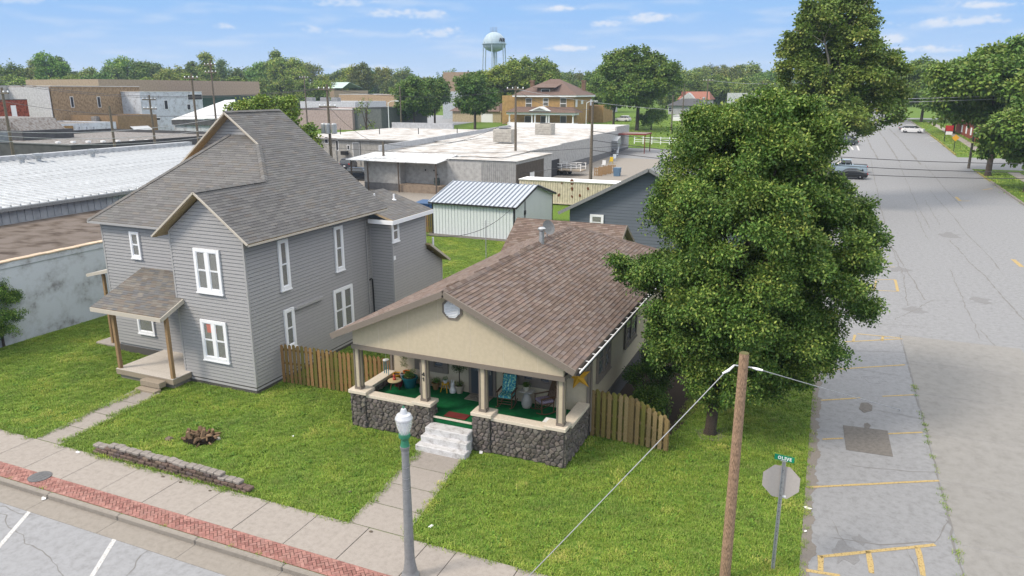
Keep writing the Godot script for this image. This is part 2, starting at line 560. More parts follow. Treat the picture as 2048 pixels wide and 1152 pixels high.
# Shingles: every tab has its own edges; the `most` tabs nearest the camera are parts, the rest one joined part.
func shingles(parent: Node3D, polys: Array, expo: float, tab: float, most: int, cols: Array, mat: Material, lift := 0.012) -> void:
	var tabs := []
	var rest := MB.new()
	for poly in polys:
		var f := frame_of(poly)
		var o: Vector3 = poly[0]
		var p2 := flat(poly, o, f[0], f[1])
		var lo := Vector2(INF, INF)
		var hi := -lo
		for q in p2:
			lo = lo.min(q)
			hi = hi.max(q)
		var row := 0
		var v0 := lo.y
		while v0 < hi.y:
			var u0 := lo.x - tab * fposmod(row * 0.37, 1.0)
			while u0 < hi.x:
				var w := tab
				var rect := PackedVector2Array([Vector2(u0 + 0.003, v0), Vector2(u0 + w - 0.003, v0), Vector2(u0 + w - 0.003, v0 + expo), Vector2(u0 + 0.003, v0 + expo)])
				for pl in Geometry2D.intersect_polygons(p2, rect):
					var col: Color = jit(cols[rng.randi() % cols.size()], 0.1)
					var lf := lift * rng.randf_range(0.8, 1.35)
					if pl.size() == 4 and absf(Geometry2DArea(pl)) > 0.95 * (w - 0.006) * expo:
						var at: Vector3 = o + f[0] * (u0 + w / 2) + f[1] * v0
						tabs.append([at.distance_squared_to(Vector3(0, CAMY, 0)), at, f, pl, v0, o, col, lf])
					else:
						rest.col = col
						lap_piece(rest, pl, v0, expo, lf, 0.004, o, f)
				u0 += w
			v0 += expo
			row += 1
	tabs.sort_custom(func(a, b): return a[0] < b[0])
	var shared := []
	for k in 10:
		var mb := MB.new()
		mb.col = jit(cols[k % cols.size()], 0.14)
		var w := tab - 0.006
		lap_piece(mb, PackedVector2Array([Vector2(-w / 2, 0), Vector2(w / 2, 0), Vector2(w / 2, expo), Vector2(-w / 2, expo)]), 0.0, expo, lift * (0.8 + 0.06 * k), 0.004, Vector3.ZERO, [Vector3.RIGHT, Vector3.UP, Vector3.BACK])
		shared.append(mb.mesh(mat))
	for i in tabs.size():
		var t: Array = tabs[i]
		var f: Array = t[2]
		if i < most:
			piece(parent, "shingle", shared[rng.randi() % 10], Transform3D(Basis(f[0], f[1], f[2]), t[1]))
		else:
			rest.col = t[6]
			lap_piece(rest, t[3], t[4], expo, t[7], 0.004, t[5], f)
	part(parent, "shingle_field", rest, mat).set_meta("kind", "stuff")

func Geometry2DArea(pl: PackedVector2Array) -> float:
	var s := 0.0
	for i in pl.size():
		s += pl[i].cross(pl[(i + 1) % pl.size()])
	return s / 2

func roof_deck(parent: Node3D, poly: Array, thick: float, mat: Material, nm := "roof_deck") -> void:
	var f := frame_of(poly)
	var mb := MB.new()
	mb.prism(flat(poly, poly[0], f[0], f[1]), poly[0], f[0], f[1], thick)
	part(parent, nm, mb, mat)

func cap_row(mb: MB, a: Vector3, b: Vector3, cols: Array, w := 0.13) -> void:  # overlapping ridge or hip caps
	var d := (b - a).normalized()
	var s := d.cross(Vector3.UP).normalized()
	var up := s.cross(d)
	var n := int(a.distance_to(b) / 0.2)
	for i in n:
		mb.col = jit(cols[rng.randi() % cols.size()], 0.1)
		var p := a + d * (0.2 * i)
		var q := p + d * 0.2
		mb.quad(p - s * w - up * 0.03, q - s * w - up * 0.035, q + up * 0.045, p + up * 0.055)
		mb.quad(p + up * 0.055, q + up * 0.045, q + s * w - up * 0.035, p + s * w - up * 0.03)
		mb.tri(p - s * w - up * 0.03, p + up * 0.055, p + s * w - up * 0.03)

# A window on a wall: o is the lower left corner seen from outside, ax runs right, n is outward.
func window(parent: Node3D, o: Vector3, ax: Vector3, n: Vector3, w: float, h: float, units: int, fw: float, frame: Material, back: Material, sill := true, rows := 2, trim: Material = null) -> MeshInstance3D:
	var b := Basis(ax, Vector3.UP, n)
	var fr := MB.new()
	var bar := func(mb: MB, x0: float, x1: float, y0: float, y1: float, z0: float, z1: float):
		mb.box(o + b * Vector3((x0 + x1) / 2, (y0 + y1) / 2, (z0 + z1) / 2), Vector3(x1 - x0, y1 - y0, z1 - z0), b)
	bar.call(fr, 0, fw, 0, h, 0.0, 0.07)
	bar.call(fr, w - fw, w, 0, h, 0.0, 0.07)
	bar.call(fr, fw, w - fw, h - fw, h, 0.0, 0.075)
	bar.call(fr, fw, w - fw, 0, fw * 1.15, 0.0, 0.08)
	var uw := (w - 2 * fw) / units
	for k in range(1, units):
		bar.call(fr, fw + uw * k - fw * 0.7, fw + uw * k + fw * 0.7, fw * 1.15, h - fw, 0.0, 0.068)
	var win := part(parent, "window", fr, trim if trim else frame)
	if sill:
		var sl := MB.new()
		bar.call(sl, -0.03, w + 0.03, -0.05, 0.0, 0.0, 0.1)
		part(win, "sill", sl, frame)
	for k in units:
		var x0 := fw + uw * k + (fw * 0.7 if k > 0 else 0.0)
		var x1 := fw + uw * (k + 1) - (fw * 0.7 if k < units - 1 else 0.0)
		var y0 := fw * 1.15
		var y1 := h - fw
		var sash := MB.new()
		var t := 0.035
		for r in rows:
			var a := lerpf(y0, y1, float(r) / rows)
			var c := lerpf(y0, y1, float(r + 1) / rows)
			var z := 0.028 + 0.014 * r
			bar.call(sash, x0, x0 + t, a, c, 0.02, z + 0.012)
			bar.call(sash, x1 - t, x1, a, c, 0.02, z + 0.012)
			bar.call(sash, x0 + t, x1 - t, a, a + t, 0.02, z + 0.012)
			bar.call(sash, x0 + t, x1 - t, c - t, c, 0.02, z + 0.012)
			var pane := MB.new()
			bar.call(pane, x0 + t, x1 - t, a + t, c - t, z - 0.003, z)
			part(win, "pane", pane, M.glass)
		part(win, "sash", sash, frame)
		var bk := MB.new()
		bar.call(bk, x0, x1, y0, y1, 0.012, 0.018)
		part(win, "curtain" if back == M.curtain else "backing", bk, back)
	return win

# window given by picture corners on a wall plane z = const (facing +z) or x = const (facing +x)
func win_z(parent: Node3D, z: float, u0: float, v0: float, u1: float, v1: float, units: int, fw: float, frame: Material, back: Material, sill := true, rows := 2, trim: Material = null) -> MeshInstance3D:
	var a := pz(u0, v0, z)
	var b := pz(u1, v1, z)
	return window(parent, Vector3(a.x, b.y, z), Vector3.RIGHT, Vector3.BACK, b.x - a.x, a.y - b.y, units, fw, frame, back, sill, rows, trim)

func win_x(parent: Node3D, x: float, u0: float, v0: float, u1: float, v1: float, units: int, fw: float, frame: Material, back: Material, sill := true, rows := 2, trim: Material = null) -> MeshInstance3D:
	var a := px(u0, v0, x)  # nearer upper corner (left in the picture)
	var b := px(u1, v1, x)  # farther lower corner
	return window(parent, Vector3(x, b.y, a.z), Vector3.FORWARD, Vector3.RIGHT, a.z - b.z, a.y - b.y, units, fw, frame, back, sill, rows, trim)

func text_part(parent: Node3D, nm: String, txt: String, h: float, depth: float, tr: Transform3D, mat: Material) -> MeshInstance3D:
	var tm := TextMesh.new()
	var sf := SystemFont.new()
	sf.font_names = PackedStringArray(["Droid Sans"])
	sf.font_weight = 700
	tm.font = sf
	tm.text = txt
	tm.font_size = 64
	tm.pixel_size = h / 46.0
	tm.depth = depth
	tm.material = mat
	var mi := MeshInstance3D.new()
	mi.mesh = tm
	tr.origin -= origin_of(parent)
	mi.transform = tr
	mi.name = nm
	parent.add_child(mi, true)
	return mi


# ---------------------------------------------------------------- plants
func leaf_clump(key: String, count: int, r: float, leaf: float, cols: Array, up := 0.4, wide := 0.55) -> Mesh:
	if leaf_meshes.has(key):
		return leaf_meshes[key]
	var mb := MB.new()
	for i in count:
		var d := Vector3(rng.randfn(), rng.randfn(), rng.randfn()).normalized() * pow(rng.randf(), 0.5)
		var at := d * r * Vector3(1, 0.75, 1)
		var dir := (d + Vector3(rng.randfn(), rng.randfn() * 0.6 - 0.25, rng.randfn()) * 0.6).normalized()
		var nn := (Vector3.UP * up + Vector3(rng.randfn(), rng.randfn(), rng.randfn()) * 0.5 + d * 0.4)
		var s := dir.cross(nn).normalized() * leaf * wide * 0.5
		var l := leaf * rng.randf_range(0.7, 1.25)
		nn = s.cross(dir).normalized()
		mb.col = jit(cols[rng.randi() % cols.size()], 0.2)
		var a := at
		var m := at + dir * l * 0.45 - nn * l * 0.05
		var e := at + dir * l - nn * l * 0.22
		mb.tri(a, m + s, e)
		mb.tri(a, e, m - s)
	leaf_meshes[key] = mb.mesh(M.leaf)
	return leaf_meshes[key]

func crown_points(blobs: Array, count: int, nz: FastNoiseLite, fill := 0.62) -> Array:
	if blobs.size() > 8 and count > 60:
		return clustered(blobs, count)
	var out := []
	var wsum := 0.0
	for b in blobs:
		wsum += b[1].x * b[1].y + b[1].z * b[1].y
	for b in blobs:
		var k := int(count * (b[1].x * b[1].y + b[1].z * b[1].y) / wsum)
		for i in k:
			var d := Vector3(rng.randfn(), rng.randfn(), rng.randfn()).normalized()
			var f := pow(rng.randf_range(fill * fill * fill, 1.0), 1.0 / 3.0)
			f *= 1.0 + 0.32 * nz.get_noise_3dv(d * 2.2 + b[0] * 0.7) + 0.16 * nz.get_noise_3dv(d * 5.0 + b[0])
			out.append([b[0] + d * b[1] * f, d])
	return out

func clustered(blobs: Array, count: int) -> Array:  # sprays of foliage over the outside of the masses, some filling within
	var out := []
	var wsum := 0.0
	var acc := []
	for b in blobs:
		wsum += b[1].x * b[1].y
		acc.append(wsum)
	var size := sqrt(wsum / blobs.size())
	var n := maxi(30, int(blobs.size() * 3.2))
	var per := int(count * 0.8 / n)
	for i in n:
		var c := Vector3.ZERO
		var d := Vector3.UP
		for tries in 6:
			var w := rng.randf() * wsum
			var k := 0
			while acc[k] < w:
				k += 1
			d = Vector3(rng.randfn(), rng.randfn() + 0.15, rng.randfn()).normalized()
			c = blobs[k][0] + d * blobs[k][1] * rng.randf_range(0.8, 1.12)
			var deep := false
			for b in blobs:
				if ((c - b[0]) / b[1]).length_squared() < 0.5:
					deep = true
					break
			if not deep:
				break
		var r := size * rng.randf_range(0.3, 0.62)
		for j in per:
			var q := Vector3(rng.randfn(), rng.randfn() * 0.55, rng.randfn()) * r * 0.52
			q.y -= (q.x * q.x + q.z * q.z) / r * 0.35
			out.append([c + q, d, i])
	for i in int(count * 0.2):
		var b: Array = blobs[rng.randi() % blobs.size()]
		var d := Vector3(rng.randfn(), rng.randfn(), rng.randfn()).normalized()
		out.append([b[0] + d * b[1] * rng.randf_range(0.2, 0.85), d, -1])
	return out

func lobes(blobs: Array, per: int, size: float) -> Array:  # break big masses into smaller overhanging clumps
	var out := []
	for b in blobs:
		out.append([b[0], b[1] * 0.72])
		for i in per:
			var y := 1.0 - 2.0 * (i + 0.5) / per
			var a := i * 2.39996 + rng.randf() * 0.6
			var q := sqrt(1.0 - y * y)
			var d := Vector3(q * cos(a), y, q * sin(a))
			var s := size * rng.randf_range(0.7, 1.25)
			out.append([b[0] + d * b[1] * rng.randf_range(0.62, 0.86), b[1] * s * Vector3(1, 0.8, 1)])
	return out

func crown(parent: Node3D, blobs: Array, count: int, mesh: Mesh, scale: float, tint: Color, sd: int, fill := 0.62, spread := 0.16) -> MultiMeshInstance3D:
	var nz := FastNoiseLite.new()
	nz.seed = sd
	nz.frequency = 0.9
	var pts := crown_points(blobs, count, nz, fill)
	var mm := MultiMesh.new()
	mm.transform_format = MultiMesh.TRANSFORM_3D
	mm.use_colors = true
	mm.mesh = mesh
	mm.instance_count = pts.size()
	for i in pts.size():
		var p: Vector3 = pts[i][0]
		var b := Basis(Vector3.UP, rng.randf() * TAU) * Basis(Vector3.RIGHT, rng.randfn() * 0.35)
		mm.set_instance_transform(i, Transform3D(b.scaled(Vector3.ONE * scale * rng.randf_range(0.75, 1.3)), p))
		var own := 0.0 if pts[i].size() < 3 else sin(pts[i][2] * 12.9898) 
		var k := 1.0 + spread * nz.get_noise_3dv(p * 0.5) * 1.5 + rng.randf_range(-spread, spread) + own * 0.14
		var warm := rng.randf_range(-0.08, 0.1) + own * 0.1
		mm.set_instance_color(i, Color(tint.r * k * (1.0 + warm), tint.g * k, tint.b * k))
	var mi := MultiMeshInstance3D.new()
	mi.multimesh = mm
	mi.name = "crown"
	mi.set_meta("kind", "stuff")
	parent.add_child(mi, true)
	return mi

func trunk(parent: Node3D, base: Vector3, top: Vector3, r: float, limbs: Array, mat: Material) -> void:  # all in the tree's own axes
	var mb := MB.new()
	var mid := base.lerp(top, 0.5) + Vector3(r * 0.5, 0, -r * 0.4)
	mid.x = lerpf(base.x, mid.x, 0.4)
	mid.z = lerpf(base.z, mid.z, 0.4)
	mb.tube([base - Vector3(0, 0.15, 0), base + Vector3(0, r * 0.9, 0), mid, top], [r * 1.7, r * 1.1, r * 0.85, r * 0.4], 9)
	for l in limbs:
		var t := rng.randf_range(0.35, 0.8)
		var s := base.lerp(top, t)
		var e: Vector3 = l
		var m := s.lerp(e, 0.5) + Vector3(0, (e - s).length() * 0.08, 0)
		mb.tube([s, m, e], [r * 0.5, r * 0.3, r * 0.1], 6)
		for k in 3:
			var g := m.lerp(e, rng.randf_range(0.1, 0.8))
			var q := g + Vector3(rng.randfn(), absf(rng.randfn()) * 0.7, rng.randfn()).normalized() * (e - s).length() * 0.35
			mb.tube([g, q], [r * 0.16, r * 0.05], 5)
	local_part(parent, "trunk", mb, mat)

func auto_blobs(w: float, h: float, low: float, sd: int, n := 6) -> Array:
	var r := RandomNumberGenerator.new()
	r.seed = sd
	var out := [[Vector3(0, lerpf(low, h, 0.52), 0), Vector3(w * 0.4, (h - low) * 0.44, w * 0.4)]]
	for i in n:
		var a := TAU * i / n + r.randf()
		var y := r.randf_range(0.22, 0.8)
		var q := 0.3 * sin(PI * (0.18 + 0.72 * y)) + 0.02
		var s := w * r.randf_range(0.2, 0.29)
		out.append([Vector3(cos(a) * w * q, lerpf(low, h, y), sin(a) * w * q), Vector3(s, s * 0.85, s)])
	out.append([Vector3(r.randf_range(-0.1, 0.1) * w, h - w * 0.2, r.randf_range(-0.1, 0.1) * w), Vector3(w * 0.22, w * 0.2, w * 0.22)])
	return out

func tree(nm: String, label: String, group: String, at: Vector3, w: float, h: float, low: float, count: int, tint: Color, sd: int, clump_r := 0.9) -> Node3D:
	rng.seed = sd
	var t := thing(nm, label, "tree", at, group)
	var bl := lobes(auto_blobs(w, h, low, sd), 5, 0.42)
	var limbs := []
	for i in range(1, bl.size(), 6):
		limbs.append(bl[i][0])
	trunk(t, Vector3.ZERO, Vector3(0, h * 0.7, 0), clampf(h * 0.022, 0.12, 0.5), limbs, M.bark)
	crown(t, bl, count, leaf_clump("far", 26, 1.0, 0.5, [Color(0.09, 0.145, 0.03), Color(0.13, 0.19, 0.038), Color(0.17, 0.205, 0.05)], 0.5, 0.7), clump_r, tint, sd)
	return t

func bush(parent: Node3D, blobs: Array, count: int, tint: Color, sd: int, scale: float, key := "near") -> void:
	crown(parent, blobs, count, near_clump(), scale, tint, sd, 0.3)

func near_clump() -> Mesh:
	return leaf_clump("near", 32, 0.3, 0.105, [Color(0.05, 0.1, 0.02), Color(0.075, 0.14, 0.026), Color(0.115, 0.185, 0.036), Color(0.17, 0.225, 0.05), Color(0.09, 0.16, 0.03)], 0.5, 0.62)

func wire(nm: String, label: String, a: Vector3, b: Vector3, sag: float, r: float, mat: Material, group := "overhead wires") -> void:
	var pts := []
	for i in 13:
		var t := i / 12.0
		pts.append(a.lerp(b, t) - Vector3(0, sag * 4.0 * t * (1.0 - t), 0))
	single(nm, label, "wire", MB.new().tube(pts, r, 5), mat, group)


# ---------------------------------------------------------------- sky
func make_sky() -> Image:
	var w := 4096
	var h := 2048
	var im := Image.create(w, h, false, Image.FORMAT_RGB8)
	var low := Color(0.275, 0.345, 0.447)
	var mid := Color(0.16, 0.275, 0.455)
	var top := Color(0.125, 0.22, 0.4)
	var nz := FastNoiseLite.new()
	nz.seed = 31
	nz.noise_type = FastNoiseLite.TYPE_SIMPLEX_SMOOTH
	nz.frequency = 1.0
	nz.fractal_octaves = 5
	var clouds := []   # azimuth, elevation, half width, half height in degrees, weight
	for c in [[60, 95, 55, 12, 1.0], [150, 106, 50, 8, 0.6], [215, 108, 75, 13, 0.95], [300, 112, 60, 10, 0.8], [365, 122, 30, 8, 0.7], [15, 124, 30, 7, 0.6], [500, 112, 35, 8, 0.7], [585, 115, 28, 9, 0.8], [630, 122, 36, 7, 0.9], [620, 84, 13, 7, 0.7], [672, 98, 34, 9, 0.9], [700, 104, 24, 6, 0.7], [768, 91, 16, 6, 0.7], [862, 102, 12, 5, 0.6], [930, 126, 40, 7, 0.8], [1000, 120, 40, 8, 0.6], [1170, 105, 22, 7, 0.7], [1210, 100, 28, 8, 0.75], [1232, 124, 24, 6, 0.6], [1335, 106, 22, 8, 0.6], [1390, 84, 34, 8, 0.75], [1375, 125, 46, 9, 0.8], [1500, 66, 45, 7, 0.7], [1490, 88, 40, 9, 0.75], [1560, 92, 20, 6, 0.6], [1450, 120, 30, 8, 0.6], [1850, 122, 34, 8, 0.8], [1900, 116, 22, 6, 0.7], [1980, 104, 22, 4, 0.5], [2010, 20, 40, 7, 0.35], [1200, 45, 160, 14, 0.22], [760, 60, 140, 10, 0.16]]:
		var d := ray(c[0], c[1]).normalized()
		clouds.append([rad_to_deg(atan2(d.x, -d.z)), rad_to_deg(asin(d.y)), c[2] / 21.0, c[3] / 23.0, c[4]])
	rng.seed = 77
	for i in 90:
		var az := rng.randf_range(-180, 180)
		if az > -66 and az < 20:
			continue
		clouds.append([az, rng.randf_range(1.5, 8.0), rng.randf_range(0.8, 3.0), rng.randf_range(0.2, 0.5), rng.randf_range(0.5, 1.0)])
	im.fill_rect(Rect2i(0, h / 2, w, h / 2), Color(0.2, 0.22, 0.2).linear_to_srgb())
	var deg := 180.0 / h
	var row_top := int(h / 2 - 9.0 / deg)
	var by_col := []
	by_col.resize(w / 16)
	for i in w / 16:
		by_col[i] = []
		var az := (i * 16 + 8) * deg - 180.0
		for c in clouds:
			if absf(wrapf(c[0] - az, -180, 180)) < c[2] * 1.5 + 1.0:
				by_col[i].append(c)
	for y in range(row_top, h / 2):
		var el := 90.0 - (y + 0.5) * deg
		var base := low.lerp(mid, smoothstep(-0.5, 6.0, el)).lerp(top, smoothstep(4.0, 40.0, el))
		for x in w:
			var az := (x + 0.5) * deg - 180.0
			var a := 0.0
			var shade := 0.0
			var near: Array = by_col[x / 16]
			if not near.is_empty():
				var n0 := (nz.get_noise_2d(az * 0.5, el * 1.5) + 0.7 * nz.get_noise_2d(az * 1.6 + 40.0, el * 4.0)) * 1.25
				for c in near:
					var du: float = wrapf(az - c[0], -180, 180) / c[2]
					var dv: float = (el - c[1]) / c[3]
					if dv < 0:
						dv *= 1.6
					var q := du * du + dv * dv
					var k: float = c[4] * smoothstep(1.2, -0.35, q - n0 * 1.15 - 0.05)
					if k > a:
						a = k
						shade = clampf(dv * 0.5 + 0.5, 0, 1)
			var veil := 0.3 * smoothstep(-0.1, 0.7, nz.get_noise_2d(az * 0.12, el * 0.9 + 20.0))
			var col := base.lerp(Color(0.4, 0.42, 0.455), veil)
			if a > 0:
				col = col.lerp(Color(0.35, 0.39, 0.45).lerp(Color(0.44, 0.44, 0.455), shade), a * 0.9)
			im.set_pixel(x, y, col.linear_to_srgb())
	var y2 := 0
	while y2 < row_top:   # unseen cloud veil above the view, whitened and kept bright to light the scene
		var el := 90.0 - (y2 + 2.0) * deg
		var base := low.lerp(mid, smoothstep(-0.5, 6.0, el)).lerp(top, smoothstep(4.0, 40.0, el))
		for x4 in w / 4:
			var a := (x4 * 4 + 2) * deg - 180.0
			var r := 1.0 / maxf(sin(deg_to_rad(el)), 0.06)
			var n0 := nz.get_noise_2d(cos(deg_to_rad(a)) * r * 0.35, sin(deg_to_rad(a)) * r * 0.35)
			var k := smoothstep(9.0, 30.0, el) * clampf(0.88 + 0.4 * n0, 0.0, 1.0)
			im.fill_rect(Rect2i(x4 * 4, y2, 4, mini(4, row_top - y2)), base.lerp(Color(0.95, 0.94, 0.925), k).linear_to_srgb())
		y2 += 4
	return im


# ---------------------------------------------------------------- ground
func strip(mb: MB, x0: float, x1: float, z0: float, z1: float, off: float) -> void:  # level across, following the slope of the land; z0 > z1
	var cuts := [z0]
	for s in SLOPE:
		if s[0] < z0 and s[0] > z1:
			cuts.append(s[0])
	cuts.append(z1)
	for i in cuts.size() - 1:
		var a := hz(cuts[i]) + off
		var b := hz(cuts[i + 1]) + off
		mb.quad(Vector3(x0, a, cuts[i]), Vector3(x1, a, cuts[i]), Vector3(x1, b, cuts[i + 1]), Vector3(x0, b, cuts[i + 1]))

func ribbon(mb: MB, pts: Array, w: float, off: float, ragged := 0.0) -> void:  # flat mark along ground points (Vector2 x, z)
	for i in pts.size() - 1:
		var a: Vector2 = pts[i]
		var b: Vector2 = pts[i + 1]
		var d := (b - a).normalized()
		var s := Vector2(-d.y, d.x) * w * 0.5
		var k0 := 1.0 + rng.randf_range(-ragged, ragged)
		var k1 := 1.0 + rng.randf_range(-ragged, ragged)
		var q := [a - s * k0, b - s * k1, b + s * k1, a + s * k0]
		var p := q.map(func(t): return Vector3(t.x, hz(t.y) + off, t.y))
		var nn: Vector3 = (p[1] - p[0]).cross(p[2] - p[0])
		if nn.y < 0:
			p.reverse()
		mb.quad(p[0], p[1], p[2], p[3])

func wander(a: Vector2, b: Vector2, step: float, amp: float) -> Array:
	var n := maxi(2, int(a.distance_to(b) / step))
	var s := (b - a).normalized().orthogonal()
	var out := []
	var o := 0.0
	for i in n + 1:
		o = o * 0.7 + rng.randfn() * amp * 0.5
		out.append(a.lerp(b, float(i) / n) + s * (o if i > 0 and i < n else 0.0))
	return out

func poly_sheet(mb: MB, pts: Array, y: float) -> void:
	var p := PackedVector2Array()
	for q in pts:
		p.append(Vector2(q.x, -q.y))
	mb.prism(p, Vector3(0, y, 0), Vector3.RIGHT, Vector3.FORWARD, 0.004)

func in_any(p: Vector2, polys: Array) -> bool:
	for q in polys:
		if Geometry2D.is_point_in_polygon(p, q):
			return true
	return false

func rect(x0: float, x1: float, z0: float, z1: float) -> PackedVector2Array:
	return PackedVector2Array([Vector2(x0, z0), Vector2(x1, z0), Vector2(x1, z1), Vector2(x0, z1)])

func tuft(key: String, blades: int, r: float, len_: float, cols: Array, broad := 1.0) -> Mesh:
	var mb := MB.new()
	for i in blades:
		var a := rng.randf() * TAU
		var p := Vector3(rng.randfn() * r * 0.6, 0, rng.randfn() * r * 0.6)
		var lean := Vector3(cos(a), 0, sin(a))
		var s := Vector3(-sin(a), 0, cos(a)) * 0.006 * broad
		var l := len_ * rng.randf_range(0.6, 1.3)
		mb.col = jit(cols[rng.randi() % cols.size()], 0.25)
		var m := p + Vector3(0, l * 0.65, 0) + lean * l * 0.3
		var t := p + Vector3(0, l * 0.85, 0) + lean * l * 0.85
		mb.tri(p - s, p + s, m + s * 0.8)
		mb.tri(p - s, m + s * 0.8, m - s * 0.8)
		mb.tri(m - s * 0.8, m + s * 0.8, t)
	leaf_meshes[key] = mb.mesh(M.blade)
	return leaf_meshes[key]

func scatter(nm: String, polys: Array, holes: Array, per: float, mesh: Mesh, sc: float, sd: int, thin := 0.0, label := "short green lawn grass with clover growing round the houses") -> void:
	rng.seed = sd
	var nz := FastNoiseLite.new()
	nz.seed = sd
	nz.frequency = 0.35
	var nf := FastNoiseLite.new()
	nf.seed = sd + 1
	nf.frequency = 1.1
	var tr := []
	for p in polys:
		var lo := Vector2(INF, INF)
		var hi := -lo
		for q in p:
			lo = lo.min(q)
			hi = hi.max(q)
		for i in int((hi.x - lo.x) * (hi.y - lo.y) * per):
			var q := Vector2(rng.randf_range(lo.x, hi.x), rng.randf_range(lo.y, hi.y))
			if Geometry2D.is_point_in_polygon(q, p) and not in_any(q, holes):
				if thin > 0.0 and nf.get_noise_2dv(q) < -0.5 + thin:
					continue
				tr.append(q)
	var mm := MultiMesh.new()
	mm.transform_format = MultiMesh.TRANSFORM_3D
	mm.use_colors = true
	mm.mesh = mesh
	mm.instance_count = tr.size()
	for i in tr.size():
		var q: Vector2 = tr[i]
		var n0 := nz.get_noise_2dv(q)
		var n1 := nf.get_noise_2dv(q)
		var s := sc * rng.randf_range(0.7, 1.25) * (1.0 + 0.25 * n1)
		mm.set_instance_transform(i, Transform3D(Basis(Vector3.UP, rng.randf() * TAU).scaled(Vector3(s, s * rng.randf_range(0.7, 1.1), s)), Vector3(q.x, hz(q.y), q.y)))
		var k := 1.0 + 0.3 * n0 + 0.26 * n1 + rng.randf_range(-0.15, 0.15)
		var dry := maxf(0.0, n0 * n1 * 3.0) + maxf(0.0, n0 - 0.25) * 0.8
		mm.set_instance_color(i, Color(k * (1.0 + 0.18 * n0 + 0.5 * dry), k * (1.0 + 0.12 * dry), k * (0.9 - 0.2 * n0 + 0.8 * dry)))
	var mi := MultiMeshInstance3D.new()
	mi.multimesh = mm
	mi.name = numbered(nm)
	add_child(mi)
	mi.set_meta("kind", "stuff")
	tag(mi, label, "grass")

func convex_clip(poly: PackedVector2Array, a: Vector2, b: Vector2) -> PackedVector2Array:  # keep what is nearer to a than to b
	var m := (a + b) / 2
	var d := b - a
	var out := PackedVector2Array()
	for i in poly.size():
		var p := poly[i]
		var q := poly[(i + 1) % poly.size()]
		var fp := (p - m).dot(d)
		var fq := (q - m).dot(d)
		if fp <= 0:
			out.append(p)
		if (fp < 0 and fq > 0) or (fp > 0 and fq < 0):
			out.append(p.lerp(q, fp / (fp - fq)))
	return out

# Rubble stone facing on a wall rectangle: o lower left seen from outside.
func stones(parent: Node3D, o: Vector3, ax: Vector3, n: Vector3, w: float, h: float, budget: Array, joined: MB) -> void:
	var cw := 0.185
	var chh := 0.135
	var nx := maxi(2, int(w / cw))
	var ny := maxi(2, int(h / chh))
	var pts := {}
	for i in range(-1, nx + 1):
		for j in range(-1, ny + 1):
			pts[Vector2i(i, j)] = Vector2((i + 0.5 + rng.randf_range(-0.36, 0.36) + (0.5 if j % 2 else 0.0)) * w / nx, (j + 0.5 + rng.randf_range(-0.34, 0.34)) * h / ny)
	for i in range(-1, nx + 1):
		for j in ny:
			var c: Vector2 = pts[Vector2i(i, j)]
			var pl := PackedVector2Array([Vector2(0, 0), Vector2(w, 0), Vector2(w, h), Vector2(0, h)])
			for k in pts:
				if absi(k.x - i) < 3 and absi(k.y - j) < 3 and not (k.x == i and k.y == j):
					pl = convex_clip(pl, c, pts[k])
					if pl.size() < 3:
						break
			if pl.size() < 3 or absf(Geometry2DArea(pl)) < 0.004:
				continue
			var shr := Geometry2D.offset_polygon(pl, -0.008)
			if shr.is_empty():
				continue
			pl = shr[0]
			if Geometry2D.is_polygon_clockwise(pl):
				pl.reverse()
			var cen := Vector2.ZERO
			for q in pl:
				cen += q
			cen /= pl.size()
			var dep := rng.randf_range(0.035, 0.075)
			var mb := joined if budget[0] <= 0 else MB.new()
			var tone := rng.randf_range(0.75, 1.3)
			mb.col = Color(0.2 * tone, 0.18 * tone * rng.randf_range(0.95, 1.02), 0.162 * tone * rng.randf_range(0.92, 1.03))
			var tilt := Vector2(rng.randfn(), rng.randfn()) * 0.12
			var r0 := []
			var r1 := []
			var r2 := []
			for q in pl:
				var e := q - cen
				r0.append(o + ax * q.x + Vector3.UP * q.y)
				var q1: Vector2 = cen + e * 0.92
				r1.append(o + ax * q1.x + Vector3.UP * q1.y + n * (dep * 0.7 + e.dot(tilt)))
				var q2: Vector2 = cen + e * 0.6
				r2.append(o + ax * q2.x + Vector3.UP * q2.y + n * (dep * rng.randf_range(0.85, 1.15) + e.dot(tilt)))
			for k in pl.size():
				var k2 := (k + 1) % pl.size()
				mb.quad(r0[k], r0[k2], r1[k2], r1[k])
				mb.quad(r1[k], r1[k2], r2[k2], r2[k])
				if k > 0 and k2 > 0:
					mb.tri(r2[0], r2[k], r2[k2])
			if budget[0] > 0:
				budget[0] -= 1
				part(parent, "stone", mb, M.stone)


